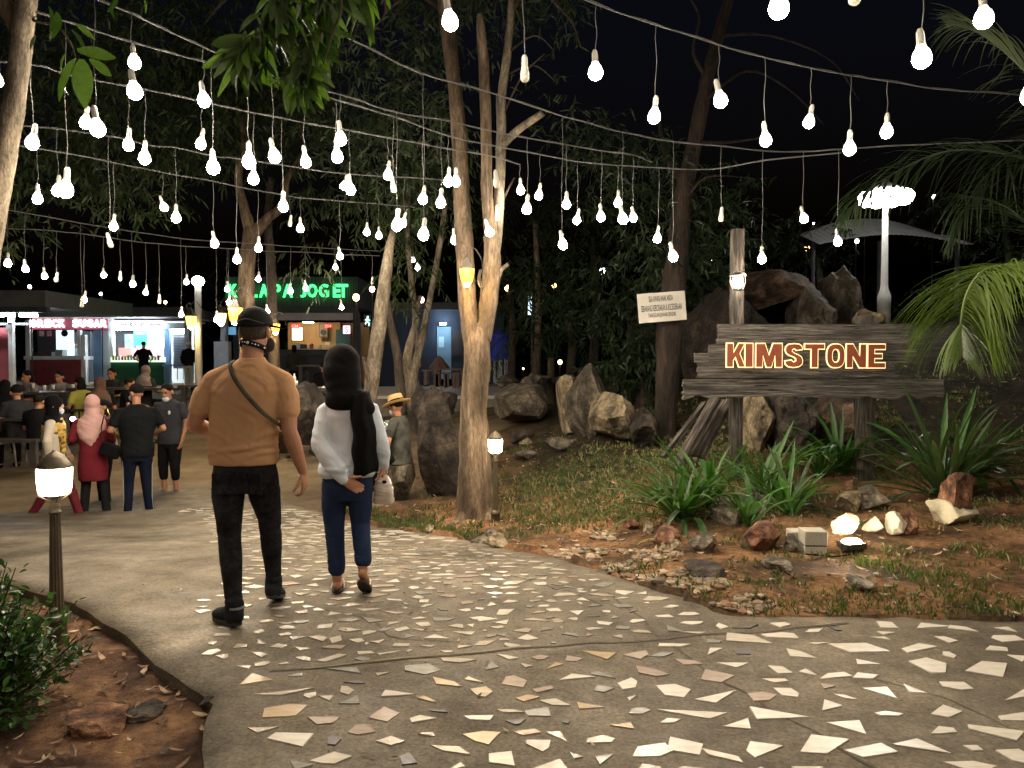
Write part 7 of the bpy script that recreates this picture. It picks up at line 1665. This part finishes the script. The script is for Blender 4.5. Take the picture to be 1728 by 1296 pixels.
sit(52, 622, 16.5, 2.6, 'seated person in dark floral clothes drinking at the table left of the maroon counter', c2_, 'bun')
sit(103, 622, 17.0, pi, 'seated man in a pale patterned shirt facing the camera before the maroon counter', c2_, 'short')
sit(138, 612, 15.6, 1.2, 'seated person in a mustard yellow t-shirt leaning over the table', c3_, 'bun')
sit(167, 612, 15.2, .3, 'seated woman in a brown headscarf and black top, back to the camera', m_black, 'scarf', c4_)
sit(191, 616, 17.5, pi, 'seated man with short dark hair right behind the brown scarfed woman', c1_, 'short')
sit(243, 606, 18.5, -.2, 'seated woman in a grey patterned headscarf in front of the green counter', c1_, 'scarf', cloth('scarf_grey', (.14,.11,.12), (.24,.2,.2), bs=20))
sit(8, 620, 14.5, .6, 'seated person in dark clothes at the extreme left edge of the tables', m_black, 'bun')
sit(30, 650, 13.2, .9, 'seated person in black bent over the long dark table at the left', c1_, 'short')
sit(62, 668, 12.6, 0, 'seated person with dark hair, back to the camera, behind the cream jacketed woman', m_black, 'short')
sit(212, 640, 16.0, -1.2, 'seated person in dark clothes with a pale phone behind the man in black', m_black, 'short')
sit(488, 606, 14.6, pi, 'seated person in a magenta shirt with a white bottle, between the walking couple', c5_, 'bun')
sit(545, 598, 20.0, 0, 'seated person in black near the kiosk counter', m_black, 'short')
sit(585, 580, 22.0, pi, 'seated person in dark clothes at the right end of the kiosk', c1_, 'short')
sit(356, 620, 14.5, -1, 'seated person half hidden behind the arm of the man in caramel', m_black, 'short')
# person in the straw hat
xh = P(674, 700, 8.78); hat_base = P(674, 776, 8.78).z-.43
t, k, hr_, hp = sit(676, 690, 8.78, 1.25, 'person in a straw hat and dark patterned shirt sitting on a rock, one arm propped', cloth('shirt_mottled', (.015,.018,.016), (.10,.10,.09), bs=30), 'short', sleeve='short', base=hat_base, H=1.45, vox=.010, hdp=-.35, mask=m_mw,
    arms=([V((-.25,.05,.74)), V((.22,.04,.76))], [V((-.26,.13,.47)), V((.12,.34,.72))]), kn=[V((-.12,.42,.56)), V((.12,.40,.50))], an=[V((-.12,.52,.16)), V((.12,.50,.12))])
mb = MB(); hh = hp+V((0,-.01,.060*k)); rot = hr_ @ Matrix.Rotation(.12, 3, 'Y')
def hat(prof, name, m):
    mb = MB(); mb.lathe(prof, 24, c=hh, rot=rot); return mb.obj(name, m, t, True)
m_straw = mat('straw', (.42,.27,.10), (.56,.38,.16), 30, .85, .5, 90)
hat([(.165,-.012),(.168,-.006),(.10,.004),(.090,.010),(.088,.05),(.080,.088),(.05,.094),(.0,.088)], 'straw_hat', m_straw); hat([(.0925,.012),(.0915,.030)], 'hat_band', m_black)
c_ = P(652, 726, 8.7); rk = rock_mesh('foil_bag', mat('foil', (.55,.55,.55), (.75,.75,.75), 20, .25, .9, 18, metal=.9), 5, 3, 14, 0, .25, (.13,.10,.15)); o = new_obj('foil_bag', rk, None, c_); tag(o, 'crumpled silver bag held on the lap of the person in the straw hat', 'bag')
# tables of the food court --------------------------------------------------
m_tdark = mat('table_dark', (.04,.035,.033), (.08,.07,.065), 4, .45)
rr = random.Random(9)
def fct(px0, px1, py0, py1, Y, label, dep=.9): return table(px0, px1, py0, py1, Y, label, mt=m_tdark, name='dark_table', dep=dep, group='dark tables of the food court')
fct(-70, 66, 706, 772, 13.0, 'long dark table nearest the camera at the left edge')
fct(22, 112, 662, 715, 16.0, 'dark table behind the cream jacketed woman with pale cups on it')
fct(112, 190, 655, 706, 16.6, 'dark table in front of the mustard shirted person')
fct(200, 290, 655, 700, 17.6, 'dark table behind the two men, below the green counter')
fct(470, 560, 655, 715, 13.6, 'dark table between the walking couple with cups and a napkin')
fct(300, 350, 650, 690, 18.0, 'dark table beside the grey lamp post', .7)
fct(500, 590, 616, 650, 22.0, 'dark table in front of the kiosk counter')
def bench(px0, px1, py0, py1, Y, label): return table(px0, px1, py0, py1, Y, label, mt=m_tdark, name='dark_bench', dep=.32, group='dark benches of the food court')
bench(-60, 60, 742, 788, 12.3, 'dark bench along the near side of the long table'); bench(30, 105, 700, 732, 14.8, 'dark bench behind the cream jacketed woman'); bench(120, 190, 690, 720, 15.4, 'dark bench under the mustard shirted person')
def cup(px, py, Y, label, m=None, h=.10, r=.035):
    c = P(px, py, Y); mb = MB(); mb.lathe([(r*.75,0),(r,h),(r*.9,h)], 10); o = mb.obj('cup', m or m_white, None, True, loc=c); tag(o, label, 'cup')
for px, py, Y, l in [(75,658,16.3,'white cup left of the man in the patterned shirt'),(90,657,16.4,'white cup in front of the man in the patterned shirt'),(106,668,16.2,'pale mug on the table right of the patterned shirt'),(123,656,17,'white cup at the elbow of the mustard shirted person'),(56,655,16.3,'pale cup at the left end of the table with cups'),(500,652,13.9,'white cup beside the magenta shirted person'),(516,656,13.8,'clear cup with a pale lid on the table between the couple'),(530,662,13.9,'orange drink glass on the table between the couple')]: cup(px, py, Y, l, mat('juice', (.55,.16,.05)) if 'orange' in l else None)
mb = MB(); c = P(545, 664, 13.8); mb.add([(-.12,0,0),(.12,0,0),(0,.05,.14),(0,.2,.0)], [(0,1,2),(0,2,3),(1,3,2)]); tag(mb.obj('napkin', m_white, None, loc=c), 'white folded napkin on the table beside the headscarf of the woman in the jumper', 'napkin')
mb = MB(); mb.lathe([(.03,0),(.032,.14),(.012,.18),(.012,.21)], 12); tag(mb.obj('bottle', m_white, None, True, loc=P(497, 650, 14.0)), 'white bottle standing before the magenta shirted person', 'bottle')
def chair(px, py, Y, rz, label):
    x = P(px, py, Y).x; g = gz(x, Y); t = empty('plastic_chair', (x, Y, g), rz, label, 'chair', 'plastic chairs of the food court'); m = mat('chair_grey', (.38,.36,.34), (.46,.44,.42), 4, .5)
    box_obj(t, 'seat', -.21, .21, -.2, .2, .42, .45, m, bevel=.01); mb = MB(); vs = []
    for i in range(9):
        a = -1.1+2.2*i/8; vs += [(.25*math.sin(a), -.22*math.cos(a)+.0, .46), (.26*math.sin(a), -.27*math.cos(a), .80-.06*abs(a))]
    mb.add(vs, [(2*i, 2*i+2, 2*i+3, 2*i+1) for i in range(8)]); o = mb.obj('backrest', m, t, True); o.modifiers.new('s', 'SOLIDIFY').thickness = .02
    for sx in (-.19, .19):
        for sy in (-.18, .18): mb = MB(); mb.tube([(sx,sy,.42), (sx*1.15,sy*1.15,0)], .018, 6); mb.obj('leg', m, t)
chair(57, 700, 13.9, .2, 'pale grey plastic chair with its back to the camera, left of the cream jacketed woman'); chair(-8, 720, 13.4, -.3, 'pale plastic chair cut by the left edge of the photo'); chair(170, 690, 15.0, .1, 'grey plastic chair under the brown scarfed woman'); chair(35, 640, 19, 2.8, 'pale plastic chair near the white shelter post')
